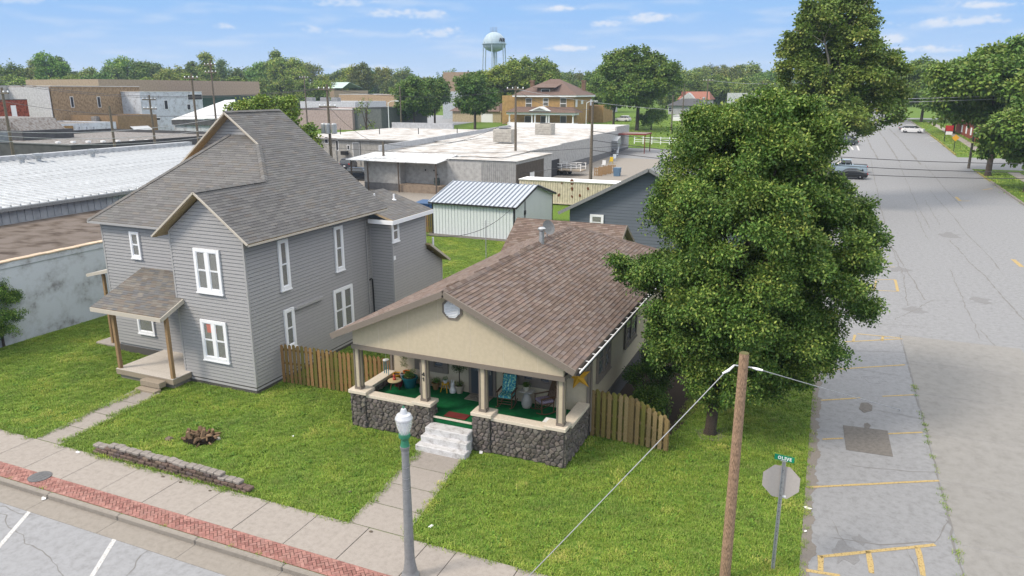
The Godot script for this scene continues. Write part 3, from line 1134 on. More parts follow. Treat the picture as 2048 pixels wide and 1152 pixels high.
func _ready() -> void:
	# ---- camera, sky, sun, exposure
	var cam := Camera3D.new()
	cam.name = "camera"
	add_child(cam)
	cam.position = Vector3(0, CAMY, 0)
	cam.rotation_degrees = Vector3(-PITCH, YAW, 0)
	cam.fov = rad_to_deg(2.0 * atan(576.0 / FPX))
	cam.near = 0.1
	cam.far = 6000.0
	cam.current = true
	var env := Environment.new()
	env.background_mode = Environment.BG_SKY
	var pan := PanoramaSkyMaterial.new()
	pan.panorama = ImageTexture.create_from_image(make_sky())
	var sky := Sky.new()
	sky.sky_material = pan
	env.sky = sky
	env.background_energy_multiplier = 1.0
	env.tonemap_mode = Environment.TONE_MAPPER_LINEAR
	env.tonemap_exposure = 2.1
	env.fog_enabled = true
	env.fog_density = 0.00022
	env.fog_light_color = Color(0.78, 0.86, 0.96)
	env.sdfgi_enabled = true
	env.ssao_enabled = true
	env.ssil_enabled = true
	var we := WorldEnvironment.new()
	we.name = "world"
	we.environment = env
	add_child(we)
	var sun := DirectionalLight3D.new()
	sun.name = "sun"
	add_child(sun)
	sun.look_at_from_position(Vector3(-0.50, 0.72, 0.52) * 100.0, Vector3.ZERO)
	sun.light_energy = 0.5
	sun.light_color = Color(1.0, 0.95, 0.88)
	sun.light_angular_distance = 14.0
	sun.shadow_enabled = true
	rng.seed = 5
	make_materials()
	print("ground")
	make_ground()
	print("houses")
	grey_house()
	bungalow()
	print("yard")
	garage_and_sheds()
	fences()
	porch_things()
	yard_things()
	print("town")
	town()
	print("plants")
	plants()
	lines()
	vehicles()
	print("done")


func make_ground() -> void:
	# the land: one sheet, stepped down at the kerb of the front street
	var g := MB.new()
	var zs := [60.0, -12.99, -13.0, -95.0, -128.0, -173.0, -243.0, -400.0, -3500.0]
	for i in zs.size() - 1:
		var y0 := hz(zs[i]) - (0.15 if zs[i] > -12.995 else 0.0)
		var y1 := hz(zs[i + 1]) - (0.15 if zs[i + 1] > -12.995 else 0.0)
		var xs := [-2600.0, -300.0, -100.0, 0.0, 100.0, 300.0, 2600.0]
		for k in xs.size() - 1:
			g.quad(Vector3(xs[k], y0, zs[i]), Vector3(xs[k + 1], y0, zs[i]), Vector3(xs[k + 1], y1, zs[i + 1]), Vector3(xs[k], y1, zs[i + 1]))
	struct("ground", g, M.turf)

	# front street, gutter and kerb
	var fs := MB.new()
	fs.quad(Vector3(-160, -0.135, 50), Vector3(120, -0.135, 50), Vector3(120, -0.135, -12.98), Vector3(-160, -0.135, -12.98))
	var front := struct("front_street", fs, M.asphalt)
	var gut := struct_root("gutter")
	var xg := -60.0
	while xg < 0.2:
		var mb := MB.new()
		mb.box(Vector3(xg + 1.49, -0.185, -12.5), Vector3(2.985, 0.12, 0.69))
		part(gut, "slab", mb, M.gutter)
		xg += 3.0
	var kerb := struct_root("kerb")
	xg = -60.0
	while xg < 0.2:
		var mb := MB.new()
		mb.col = jit(Color.WHITE, 0.06)
		mb.cbox(Vector3(xg + 1.49, -0.09, -12.935), Vector3(2.99, 0.24, 0.17), 0.03)
		part(kerb, "kerb_stone", mb, M.gutter)
		xg += 3.0
	for l in [[63, 1018, 5, 1085], [233, 1072, 185, 1150]]:
		var a := at_y(l[0], l[1], -0.13)
		var b := at_y(l[2], l[3], -0.13)
		var mb := MB.new()
		var d := (b - a).normalized()
		ribbon_y(mb, [Vector2(a.x, a.z), Vector2(b.x + d.x * 3, b.z + d.z * 3)], 0.12, -0.130, 0.1)
		part(front, "parking_line", mb, M.white_line)
	rng.seed = 9
	for l in [[-24, -12.2, -14.5, -10.0], [-16, -12.2, -15.0, -9.5], [-26, -11.2, -20.5, -12.1], [-13.0, -12.2, -12.4, -9.0]]:
		var mb := MB.new()
		ribbon_y(mb, wander(Vector2(l[0], l[1]), Vector2(l[2], l[3]), 0.25, 0.12), 0.022, -0.131, 0.7)
		part(front, "crack", mb, M.crack)

	# sidewalk slabs, paver strip
	var walk := struct_root("sidewalk")
	var joints := []
	var xj := -56.6
	while xj < -32:
		joints.append(xj)
		xj += 1.76
	joints.append_array([-31.95, -30.2, -28.5, -26.75, -25.0, -23.3, -21.5, -19.75, -17.95, -16.2, -14.45, -12.65, -10.9, -9.0, -8.1, -6.3, -4.5, -2.7, -1.0, 0.3])
	for i in joints.size() - 1:
		var mb := MB.new()
		mb.col = jit(Color(1, 1, 1), 0.05)
		mb.cbox(Vector3((joints[i] + joints[i + 1]) / 2, -0.03 + rng.randf_range(0, 0.006), -14.45), Vector3(joints[i + 1] - joints[i] - 0.018, 0.1, 1.575), 0.008)
		part(walk, "slab", mb, M.walk)
	var bed := MB.new()
	bed.bx(-56, 0.3, -0.1, 0.006, -15.22, -13.03)
	part(walk, "joint_sand", bed, M.soil)
	pavers(walk)
	# house paths
	var p1 := struct_root("path")
	var q := [gp(76, 878), gp(129, 885), gp(322, 788), gp(262, 778)]
	path_slabs(p1, Vector2(-24.95, -15.25), Vector2(-23.75, -15.25), Vector2(-24.2, -20.0), Vector2(-25.5, -20.0), 4)
	var p2 := struct_root("path")
	path_slabs(p2, Vector2(-11.62, -15.25), Vector2(-9.75, -15.25), Vector2(-10.28, -19.95), Vector2(-12.0, -19.95), 4)
	var mh := MB.new()
	mh.lathe([Vector2(0.34, 0.0), Vector2(0.34, 0.03), Vector2(0.3, 0.034), Vector2(0.0, 0.034)], gp(80, 955) + Vector3(0, 0.012, 0), 24)
	var mo := single("manhole_cover", "round dark iron manhole cover set in the brick paver strip", "manhole cover", mh, M.iron)
	for k in 7:
		var rb := MB.new()
		rb.box(gp(80, 955) + Vector3(0, 0.049, -0.21 + 0.07 * k), Vector3(0.4, 0.008, 0.02))
		part(mo, "rib", rb, M.iron)

	# side street with its concrete lane and marks
	var os := MB.new()
	strip(os, 0.42, 20.0, -13.0, -480.0, 0.006)
	var olive := struct("side_street", os, M.side_asphalt)
	var lane := struct_root("concrete_lane")
	var zl := [-13.2, -17.2, -20.9, -24.6, -28.3, -32.2, -36.2, -40.2]
	for i in zl.size() - 1:
		for k in 2:
			var mb := MB.new()
			mb.col = jit(Color.WHITE, 0.05)
			var x0 := 4.33 if k == 0 else 9.5
			mb.cbox(Vector3(x0 + 2.575, -0.04, (zl[i] + zl[i + 1]) / 2), Vector3(5.14, 0.104, absf(zl[i + 1] - zl[i]) - 0.02), 0.006)
			if k == 0:
				part(lane, "slab", mb, M.slab)
	rng.seed = 21
	# yellow stall lines, each from picture points on the road
	for l in [[1612, 975, 1878, 962, 0.1], [1645, 879, 1686, 877, 0.1], [1776, 868, 1845, 865, 0.09], [1642, 801, 1720, 796, 0.1], [1765, 793, 1828, 790, 0.08], [1640, 741, 1810, 730, 0.1], [1690, 684, 1805, 678, 0.1], [1715, 668, 1800, 676, 0.1], [1640, 1114, 1870, 1090, 0.12], [1641, 1112, 1641, 1142, 0.14], [1736, 1103, 1743, 1147, 0.14], [1835, 1096, 1846, 1152, 0.14], [1612, 1141, 1680, 1152, 0.12], [1766, 672, 1764, 682, 0.12], [1710, 670, 1706, 684, 0.12], [1752, 581, 1796, 583, 0.1], [1752, 562, 1748, 580, 0.1], [1790, 560, 1796, 583, 0.16], [1750, 560, 1790, 559, 0.09], [1756, 536, 1790, 534, 0.08], [2026, 519, 2044, 534, 0.3], [1912, 394, 1920, 402, 0.3], [1920, 402, 1940, 402, 0.2], [1965, 380, 1985, 377, 0.2]]:
		var a := gp(l[0], l[1])
		var b := gp(l[2], l[3])
		var mb := MB.new()
		ribbon(mb, wander(Vector2(a.x, a.z), Vector2(b.x, b.z), 0.4, 0.008), l[4], 0.013, 0.12)
		part(olive, "stall_line", mb, M.yellow_line)
	for l in [[1600, 260, 1690, 287], [1700, 290, 1706, 300], [1714, 291, 1718, 301], [1880, 290, 1905, 290], [1860, 283, 1884, 282], [1850, 276, 1872, 275]]:
		var a := gp(l[0], l[1])
		var b := gp(l[2], l[3])
		var mb := MB.new()
		ribbon(mb, [Vector2(a.x, a.z), Vector2(b.x, b.z)], 0.3, 0.013, 0.1)
		part(olive, "stall_line", mb, M.white_line)
	for c in [[1770, 470, 1850, 600, 0.06], [1776, 480, 1808, 555, 0.05], [1828, 420, 1856, 480, 0.05], [1900, 480, 2048, 640, 0.07], [1860, 380, 2000, 540, 0.06], [1808, 555, 1816, 612, 0.05], [1960, 660, 2000, 700, 0.05], [1850, 400, 1880, 450, 0.05], [1725, 262, 1756, 320, 0.22], [1752, 255, 1800, 325, 0.22], [1778, 257, 1842, 330, 0.24], [1742, 320, 1775, 470, 0.07], [1800, 330, 1860, 460, 0.06], [1850, 330, 1930, 420, 0.08], [1900, 540, 1930, 610, 0.04], [1930, 610, 1960, 680, 0.04], [1720, 645, 1850, 655, 0.03], [1700, 735, 1800, 752, 0.025], [1642, 700, 1812, 705, 0.025], [1750, 820, 1845, 838, 0.025], [1700, 930, 1870, 945, 0.022], [1668, 1076, 1760, 1090, 0.03], [1760, 1090, 1870, 1085, 0.03], [1870, 1085, 1898, 1042, 0.025], [1664, 1040, 1690, 1085, 0.02], [1812, 1095, 1835, 1152, 0.02], [1892, 1040, 1930, 1100, 0.03], [1880, 320, 1960, 330, 0.1], [1790, 640, 1870, 600, 0.04], [1870, 600, 1990, 608, 0.03]]:
		var a := gp(c[0], c[1])
		var b := gp(c[2], c[3])
		var mb := MB.new()
		ribbon(mb, wander(Vector2(a.x, a.z), Vector2(b.x, b.z), maxf(0.3, a.distance_to(b) / 40.0), 0.06), c[4], 0.011, 0.8)
		part(olive, "crack", mb, M.crack)
	rng.seed = 23
	for k in 9:
		var mb := MB.new()
		var z0 := -14.0 - 3.4 * k
		var pts := []
		for i in 9:
			pts.append(Vector2(0.4, z0 - 0.43 * i))
		var wob := 0.0
		for i in 43:
			wob = wob * 0.8 + rng.randfn() * 0.035
			pts.append(Vector2(0.68 + wob, z0 - 3.44 + 0.082 * i))
		poly_sheet(mb, pts, 0.0105 + 0.0006 * (k % 2))
		part(olive, "dirt", mb, M.road_dirt)
	for c in [[1690, 1108, 0.5], [1720, 1080, 0.25], [1745, 760, 0.5], [1830, 620, 0.7], [1800, 540, 0.8], [1900, 470, 1.2], [1960, 600, 0.8]]:
		var g2 := gp(c[0], c[1])
		var pts := []
		for i in 15:
			var a := TAU * i / 15
			pts.append(Vector2(g2.x + cos(a) * c[2] * rng.randf_range(0.4, 1.1), g2.z + sin(a) * c[2] * rng.randf_range(0.5, 1.4)))
		var mb := MB.new()
		poly_sheet(mb, pts, 0.0105)
		part(olive, "stain", mb, M.oil_stain)
	var seam := MB.new()
	ribbon(seam, wander(Vector2(4.28, -13), Vector2(4.3, -40.3), 0.3, 0.03), 0.05, 0.012, 0.7)
	part(olive, "crack", seam, M.crack)
	for pp in [[[1686, 851], [1775, 862], [1786, 914], [1692, 900]], [[1722, 806], [1736, 806], [1745, 812], [1744, 822], [1728, 826], [1718, 818]], [[1728, 848], [1735, 846], [1742, 852], [1738, 857], [1729, 857]]]:
		var pts: Array = pp.map(func(t): var g2 := gp(t[0], t[1]); return Vector2(g2.x, g2.z))
		var mb := MB.new()
		poly_sheet(mb, pts, 0.017)
		part(olive, "patch", mb, M.patch)

	# far kerb, verge walk and cross streets
	var ks := MB.new()
	var kb := struct_root("kerb")
	var z := -60.0
	while z > -126.0:
		var mb := MB.new()
		mb.col = Color(1.9, 1.15, 0.3) if z < -112.0 else jit(Color.WHITE, 0.08)
		mb.box(Vector3(20.1, hz(z - 1.5) + 0.06, z - 1.5), Vector3(0.2, 0.2, 2.99))
		part(kb, "kerb_stone", mb, M.gutter)
		z -= 3.0
	z = -147.0
	while z > -240.0:
		var mb := MB.new()
		mb.col = Color(1.9, 1.15, 0.3) if z > -184.0 else jit(Color.WHITE, 0.08)
		mb.box(Vector3(20.1, hz(z - 1.5) + 0.06, z - 1.5), Vector3(0.25, 0.24, 2.99))
		part(kb, "kerb_stone", mb, M.gutter)
		z -= 3.0
	var cs := MB.new()
	strip(cs, -140.0, 0.42, -127.0, -143.0, 0.012)
	strip(cs, 20.0, 160.0, -129.0, -144.0, 0.012)
	struct("cross_street", cs, M.side_asphalt)
	var vs := struct_root("sidewalk")
	z = -70.0
	while z > -236.0:
		if z > -126 or z < -146:
			var mb := MB.new()
			mb.col = jit(Color.WHITE, 0.06)
			var yy := hz(z)
			var yb := hz(z - 1.97)
			mb.quad(Vector3(24.0, yy + 0.03, z), Vector3(25.5, yy + 0.03, z), Vector3(25.5, yb + 0.03, z - 1.97), Vector3(24.0, yb + 0.03, z - 1.97))
			part(vs, "slab", mb, M.walk)
		z -= 2.0
	var far := MB.new()
	strip(far, -40.0, 120.0, -246.0, -254.0, 0.02)
	struct("cross_street", far, M.side_asphalt)
	# yards of paving behind the houses
	var yard := MB.new()
	strip(yard, -36.5, 0.4, -79.5, -127.0, 0.008)
	struct("parking_lot", yard, M.gutter)
	var alley := MB.new()
	strip(alley, -140.0, -30.5, -65.0, -110.0, 0.007)
	struct("alley", alley, M.gutter)
	var lot := MB.new()
	strip(lot, -175.0, -98.0, -176.0, -232.0, 0.02)
	struct("parking_lot", lot, M.asphalt)
	var bare := MB.new()
	poly_sheet(bare, [Vector2(-6.9, -23.4), Vector2(-4.3, -23.6), Vector2(-3.7, -27), Vector2(-4.4, -36), Vector2(-6.9, -36)], 0.008)
	struct("bare_soil", bare, M.soil)
	var ring := MB.new()
	var tb := gp(1420, 868)
	var rp := []
	for i in 13:
		rp.append(Vector2(tb.x + cos(TAU * i / 13) * rng.randf_range(0.4, 0.75), tb.z + sin(TAU * i / 13) * rng.randf_range(0.35, 0.7)))
	poly_sheet(ring, rp, 0.012)
	struct("bare_soil", ring, M.road_dirt)

	# lawns
	rng.seed = 40
	var gc := [Color(0.15, 0.25, 0.038), Color(0.2, 0.32, 0.05), Color(0.235, 0.335, 0.06), Color(0.29, 0.34, 0.09)]
	var lawn := [rect(-35.7, -12, -15.32, -23.0), rect(-35.7, -30.3, -23, -30), rect(-12, 0.34, -15.32, -24.2), rect(-4.2, 0.34, -24.2, -46.0), rect(-20.3, -15.2, -23.2, -37), rect(-34, -8.5, -36, -54.6), rect(-22, 0.3, -46, -76)]
	var holes := [PackedVector2Array([Vector2(-24.97, -15.2), Vector2(-23.73, -15.2), Vector2(-24.18, -20.1), Vector2(-25.5, -20.1)]), PackedVector2Array([Vector2(-11.64, -15.2), Vector2(-9.73, -15.2), Vector2(-10.25, -20.0), Vector2(-12.02, -20.0)]), rect(-27.3, -24.0, -20.3, -23.1), rect(-24.35, -20.45, -21.4, -31), rect(-30.3, -20.4, -23, -31), rect(-24, -18.9, -30, -36.5), rect(-15.3, -6.8, -20.5, -38), rect(-12.1, -10.1, -19.7, -20.7), rect(-17.7, -10.6, -39.4, -45.2), rect(-15.6, -0.5, -54, -70), rect(-31, -22, -54, -65), rect(-22.1, -15.4, -15.2, -15.75)]
	var t1 := tuft("tuft", 16, 0.1, 0.075, gc)
	scatter("grass", lawn, holes, 85.0, t1, 1.0, 41, 0.06)
	var t2 := tuft("clover", 10, 0.07, 0.055, [Color(0.1, 0.19, 0.03), Color(0.22, 0.32, 0.045), Color(0.15, 0.26, 0.04)], 5.0)
	scatter("clover", lawn, holes, 16.0, t2, 1.0, 43, 0.45, "broad leaved clover patches scattered through the lawn grass")
	var edge := []
	for e in [[-56, 0.3, -15.2, -15.42], [-25.05, -24.85, -15.3, -17.0], [-25.3, -25.05, -17.0, -19.8], [-23.95, -23.7, -15.3, -17.5], [-24.2, -23.95, -17.5, -19.8], [-11.8, -11.6, -15.3, -17.5], [-11.98, -11.75, -17.5, -19.8], [-9.95, -9.7, -15.3, -17.5], [-10.2, -9.95, -17.5, -19.8]]:
		edge.append(rect(e[0], e[1], e[2], e[3]))
	scatter("edge_grass", edge, [rect(-24.9, -23.8, -15, -15.5), rect(-11.6, -9.8, -15, -15.5)], 90.0, t1, 1.3, 44, 0.0, "longer grass overhanging the edge of the sidewalk")
	var weeds := []
	for k in 26:
		var wx := rng.randf_range(-26, -6)
		weeds.append(rect(wx, wx + rng.randf_range(0.1, 0.5), -13.0, -13.08))
	for k in [[-22.1, -15.3, -15.1, -15.32], [0.3, 0.55, -15.3, -45.0], [4.24, 4.34, -14.0, -33.0]]:
		weeds.append(rect(k[0], k[1], k[2], k[3]))
	scatter("weeds", weeds, [], 60.0, t1, 0.9, 45, 0.35, "small weeds growing in the kerb joints and pavement edges")
	var t3 := tuft("far_tuft", 16, 0.5, 0.12, gc, 5.0)
	scatter("grass", [rect(20.3, 60, -70, -128), rect(20.3, 60, -146, -240)], [rect(23.9, 25.6, -60, -240)], 1.6, t3, 1.0, 46, 0.0, "mown verge grass along the far kerb")
	scatter("grass", [rect(-60, -1, -146, -235)], [], 1.2, t3, 0.9, 47, 0.0, "mown park grass beyond the cross street")

func ribbon_y(mb: MB, pts: Array, w: float, y: float, ragged := 0.0) -> void:
	ribbon(mb, pts, w, y, ragged)

func path_slabs(root: Node3D, a: Vector2, b: Vector2, c: Vector2, d: Vector2, n: int) -> void:
	for i in n:
		var t0 := float(i) / n + 0.004
		var t1 := float(i + 1) / n - 0.004
		var mb := MB.new()
		mb.col = jit(Color(0.97, 0.97, 0.97), 0.06)
		var q := [a.lerp(d, t0), b.lerp(c, t0), b.lerp(c, t1), a.lerp(d, t1)]
		var p := PackedVector2Array()
		for k in q:
			p.append(Vector2(k.x, -k.y))
		mb.prism(p, Vector3(0, 0.022, 0), Vector3.RIGHT, Vector3.FORWARD, 0.1)
		part(root, "slab", mb, M.walk)

func pavers(walk: Node3D) -> void:
	rng.seed = 12
	var cols := [Color(0.385, 0.19, 0.162), Color(0.41, 0.21, 0.18), Color(0.355, 0.168, 0.145), Color(0.43, 0.232, 0.2)]
	var w := 0.1
	var field := PackedVector2Array([Vector2(-56, -13.655), Vector2(0.25, -13.655), Vector2(0.25, -13.03), Vector2(-56, -13.03)])
	var meshes := []
	for k in 8:
		var mb := MB.new()
		mb.col = jit(cols[k % 4], 0.12)
		mb.cbox(Vector3.ZERO, Vector3(0.188, 0.06, 0.088), 0.008)
		meshes.append(mb.mesh(M.paver))
	var full := []
	var rest := MB.new()
	var r := 0.7071
	for i in range(-5, 10):
		for j in range(-215, 6):
			for o in 2:
				# lattice (1,1),(2,-2): after a turn of 45 degrees the rows run along the strip
				var lx := (i * 1.0 + j * 2.0) * w
				var ly := (i * 1.0 - j * 2.0) * w
				var c := Vector2(lx, ly) + (Vector2(1.0, 0.5) if o == 0 else Vector2(0.5, 2.0)) * w
				var hx := (0.1 if o == 0 else 0.05) - 0.003
				var hy := (0.05 if o == 0 else 0.1) - 0.003
				var t := func(p: Vector2) -> Vector2: return Vector2((p.x - p.y) * r, (p.x + p.y) * r) + Vector2(0, -13.66)
				var cc: Vector2 = t.call(c)
				if cc.y < -13.8 or cc.y > -12.9 or cc.x < -56.2 or cc.x > 0.4:
					continue
				var quad := PackedVector2Array([t.call(c + Vector2(-hx, -hy)), t.call(c + Vector2(hx, -hy)), t.call(c + Vector2(hx, hy)), t.call(c + Vector2(-hx, hy))])
				var y := rng.randf_range(-0.004, 0.004)
				var inside := true
				for p in quad:
					if p.y < -13.655 or p.y > -13.03:
						inside = false
				if inside:
					full.append([cc.distance_squared_to(Vector2(-12, -12.5)), cc, o, y])
				else:
					for pl in Geometry2D.intersect_polygons(field, quad):
						rest.col = jit(cols[rng.randi() % 4], 0.14)
						var m := PackedVector2Array()
						for p in pl:
							m.append(Vector2(p.x, -p.y))
						rest.prism(m, Vector3(0, 0.021 + y, 0), Vector3.RIGHT, Vector3.FORWARD, 0.05)
	full.sort_custom(func(a, b): return a[0] < b[0])
	for i in full.size():
		var f: Array = full[i]
		var b := Basis(Vector3.UP, -PI / 4 if f[2] == 0 else PI / 4)
		var at := Vector3(f[1].x, -0.009 + f[3], f[1].y)
		if i < 300:
			piece(walk, "brick", meshes[rng.randi() % 8], Transform3D(b, at))
		else:
			rest.col = jit(cols[rng.randi() % 4], 0.14)
			rest.box(at, Vector3(0.188, 0.06, 0.088), b)
	part(walk, "brick_field", rest, M.paver).set_meta("kind", "stuff")


# ---------------------------------------------------------------- two-storey grey house
func V(x: float, y: float, z: float) -> Vector3:
	return Vector3(x, y, z)

func edge_trim(parent: Node3D, nm: String, pts: Array, w: float, h: float, mat: Material) -> void:  # bar along a rake or eave
	for i in pts.size() - 1:
		var a: Vector3 = pts[i]
		var b: Vector3 = pts[i + 1]
		var d := (b - a).normalized()
		var s := d.cross(Vector3.UP).normalized()
		var mb := MB.new()
		mb.box((a + b) / 2, Vector3(a.distance_to(b), h, w), Basis(d, s.cross(d), s))
		part(parent, nm, mb, mat)

func grey_house() -> void:
	rng.seed = 100
	var hs := thing("grey_house", "two storey grey vinyl sided house with steep gabled shingle roof and white windows", "house", V(-25, 0, -26))
	var core := MB.new()
	core.bx(-30.2, -20.56, 0.0, 6.2, -30.1, -23.13)
	core.bx(-24.24, -20.56, 0.0, 6.2, -23.13, -21.56)
	core.bx(-24.5, -19.26, 0.0, 5.9, -33.25, -30.16)
	core.bx(-24.5, -19.26, 0.0, 2.9, -35.0, -33.25)
	core.bx(-28.8, -26.0, 6.3, 8.6, -30.1, -27.45)
	core.prism(PackedVector2Array([Vector2(-30.2, 6.2), Vector2(-20.6, 6.2), Vector2(-20.6, 6.6), Vector2(-26.05, 10.85), Vector2(-28.9, 8.5), Vector2(-28.9, 7.4)]), V(0, 0, -29.9), Vector3.RIGHT, Vector3.UP, 0.3)
	core.prism(PackedVector2Array([Vector2(-24.2, 6.2), Vector2(-20.6, 6.2), Vector2(-20.6, 6.55), Vector2(-22.35, 7.95), Vector2(-24.2, 6.5)]), V(0, 0, -21.56), Vector3.RIGHT, Vector3.UP, 1.0)
	part(hs, "wall", core, M.siding_trim)
	var base := MB.new()
	base.bx(-30.28, -20.49, -0.1, 0.3, -30.12, -23.05)
	base.bx(-24.32, -20.49, -0.1, 0.3, -23.05, -21.49)
	base.bx(-24.55, -19.16, -0.1, 0.3, -35.04, -30.06)
	part(hs, "foundation", base, M.mortar)
	var sd: Material = M.siding
	var e := 0.148
	var l := 0.03
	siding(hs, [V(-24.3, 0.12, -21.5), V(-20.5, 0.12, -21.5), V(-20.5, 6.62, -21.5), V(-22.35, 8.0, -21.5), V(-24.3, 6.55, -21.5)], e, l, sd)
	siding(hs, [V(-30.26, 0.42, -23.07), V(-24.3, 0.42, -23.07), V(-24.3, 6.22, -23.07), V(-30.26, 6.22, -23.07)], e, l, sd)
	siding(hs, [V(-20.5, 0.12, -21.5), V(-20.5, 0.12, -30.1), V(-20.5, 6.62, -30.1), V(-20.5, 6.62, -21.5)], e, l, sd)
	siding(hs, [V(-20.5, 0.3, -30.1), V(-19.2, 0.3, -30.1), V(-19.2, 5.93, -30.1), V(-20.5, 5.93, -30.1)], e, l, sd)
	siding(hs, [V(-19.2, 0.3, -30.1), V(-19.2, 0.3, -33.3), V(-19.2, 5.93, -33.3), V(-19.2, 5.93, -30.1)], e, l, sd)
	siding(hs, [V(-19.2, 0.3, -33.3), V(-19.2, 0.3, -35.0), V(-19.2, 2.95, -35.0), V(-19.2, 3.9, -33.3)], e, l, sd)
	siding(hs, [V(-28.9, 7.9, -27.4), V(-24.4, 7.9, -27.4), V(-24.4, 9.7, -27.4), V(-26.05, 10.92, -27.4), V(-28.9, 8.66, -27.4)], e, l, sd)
	for c in [[-30.26, -23.07, 0.42, 6.2], [-24.3, -21.5, 0.3, 6.5], [-20.5, -21.5, 0.3, 6.6], [-20.47, -30.1, 0.3, 5.9], [-19.2, -30.1, 0.3, 5.9], [-19.2, -33.3, 3.9, 5.9], [-19.2, -35.0, 0.3, 2.95], [-24.33, -23.04, 0.42, 6.2]]:
		var mb := MB.new()
		mb.bx(c[0] - 0.05, c[0] + 0.03, c[2], c[3], c[1] - 0.05, c[1] + 0.03)
		part(hs, "corner_post", mb, M.siding_trim)
	# windows
	var wh: Material = M.vinyl
	win_z(hs, -21.48, 387, 495, 448, 589, 2, 0.13, wh, M.curtain)
	var rw := win_z(hs, -21.48, 401.5, 637, 461, 726, 2, 0.13, wh, M.curtain)
	var o := pz(407, 690, -21.44)
	var cl := MB.new()
	cl.box(pz(423, 656, -21.455), Vector3(0.5, 0.42, 0.008), Basis(Vector3.BACK, 0.05))
	part(rw, "red_blanket", cl, M.red_cloth)
	win_z(hs, -23.05, 259, 462, 285, 517, 1, 0.1, wh, M.curtain)
	win_z(hs, -23.05, 275, 630, 312, 670, 1, 0.1, wh, M.curtain, true, 1)
	win_x(hs, -20.48, 553, 481, 581, 575, 1, 0.13, wh, M.curtain)
	win_x(hs, -20.48, 665.5, 454, 688, 537.5, 1, 0.13, wh, M.curtain)
	win_x(hs, -20.48, 665, 582, 707.5, 650, 2, 0.13, wh, M.curtain)
	win_x(hs, -20.48, 566, 621, 592, 690, 1, 0.13, wh, M.curtain)
	win_x(hs, -19.18, 782.5, 441, 797, 480.5, 1, 0.08, wh, M.curtain, true, 2)
	var eb := MB.new()
	eb.box(px(789, 516, -19.17), V(0.05, 0.2, 0.16))
	part(hs, "vent_cover", eb, M.vinyl)
	var pa := px(739, 560, -20.46)
	var cond := MB.new()
	cond.tube([pa, pa + V(0.03, 0.05, -0.1), V(-20.42, pa.y, pa.z - 0.2), V(-20.42, 0.8, pa.z - 0.25)], 0.03, 6)
	part(hs, "conduit", cond, M.black)
	var c2 := MB.new()
	c2.tube([V(-20.44, 5.9, -29.7), V(-20.44, 0.6, -29.7)], 0.025, 6)
	part(hs, "conduit", c2, M.siding_trim)
	var aw := MB.new()
	aw.box(px(618, 606, -20.4), V(0.16, 0.1, 1.9), Basis(Vector3.RIGHT, 0.0))
	part(hs, "metal_awning", aw, M.siding_trim)
	# roof planes
	var R := [V(-19.89, 6.37, -21.1), V(-19.89, 6.37, -30.85), V(-26.05, 11.03, -30.85), V(-26.05, 11.03, -26.95), V(-24.2, 9.63, -26.95), V(-22.35, 8.23, -25.1), V(-22.35, 8.23, -21.1)]
	var BL := [V(-24.85, 6.34, -22.8), V(-24.85, 6.34, -21.1), V(-22.35, 8.23, -21.1), V(-22.35, 8.23, -25.1)]
	var FH := [V(-30.7, 6.3, -22.75), V(-24.85, 6.3, -22.75), V(-22.35, 8.2, -25.1), V(-24.2, 9.62, -26.95), V(-24.71, 10.0, -27.4), V(-26.2, 10.0, -27.4)]
	var LL := [V(-30.7, 6.3, -30.85), V(-30.7, 6.3, -22.75), V(-26.2, 10.0, -27.4), V(-26.2, 10.0, -30.85)]
	var GL := [V(-29.3, 8.45, -30.85), V(-29.3, 8.45, -26.95), V(-26.05, 11.03, -26.95), V(-26.05, 11.03, -30.85)]
	var RW := [V(-18.9, 5.98, -29.75), V(-18.9, 5.98, -33.6), V(-21.9, 6.9, -33.6), V(-21.9, 6.9, -29.75)]
	var RL := [V(-24.8, 5.98, -33.6), V(-24.8, 5.98, -30.9), V(-21.9, 6.9, -30.9), V(-21.9, 6.9, -33.6)]
	var LT := [V(-18.9, 2.95, -35.4), V(-24.6, 2.95, -35.4), V(-24.6, 4.2, -33.3), V(-18.9, 4.2, -33.3)]
	for p in [R, BL, FH, LL, GL, RW, RL, LT]:
		roof_deck(hs, p, 0.1, M.soffit)
	var cols := [Color(0.182, 0.178, 0.176), Color(0.17, 0.166, 0.165), Color(0.19, 0.184, 0.18), Color(0.178, 0.175, 0.174), Color(0.188, 0.176, 0.165), Color(0.197, 0.193, 0.19)]
	shingles(hs, [R, FH, BL, GL, RW, LT], 0.145, 0.42, 298, cols, M.shingle)
	var caps := MB.new()
	cap_row(caps, V(-22.35, 8.24, -21.1), V(-22.35, 8.24, -25.1), cols)
	cap_row(caps, V(-22.35, 8.24, -25.1), V(-24.2, 9.66, -26.95), cols)
	cap_row(caps, V(-26.05, 11.04, -26.95), V(-26.05, 11.04, -30.85), cols)
	cap_row(caps, V(-30.7, 6.31, -22.75), V(-26.2, 10.02, -27.4), cols)
	part(hs, "ridge_cap", caps, M.shingle).set_meta("kind", "stuff")
	var up := V(0, 0.015, 0)
	edge_trim(hs, "drip_edge", [V(-24.85, 6.3, -21.085), V(-22.35, 8.2, -21.085), V(-19.89, 6.33, -21.085)], 0.05, 0.07, M.drip)
	edge_trim(hs, "drip_edge", [V(-29.3, 8.4, -26.93), V(-26.05, 11.0, -26.93), V(-24.2, 9.6, -26.93)], 0.05, 0.07, M.drip)
	edge_trim(hs, "drip_edge", [V(-19.87, 6.3, -21.1), V(-19.87, 6.3, -30.85)], 0.06, 0.07, M.drip)
	edge_trim(hs, "drip_edge", [V(-30.7, 6.24, -22.73), V(-24.9, 6.24, -22.73)], 0.05, 0.1, M.siding_trim)
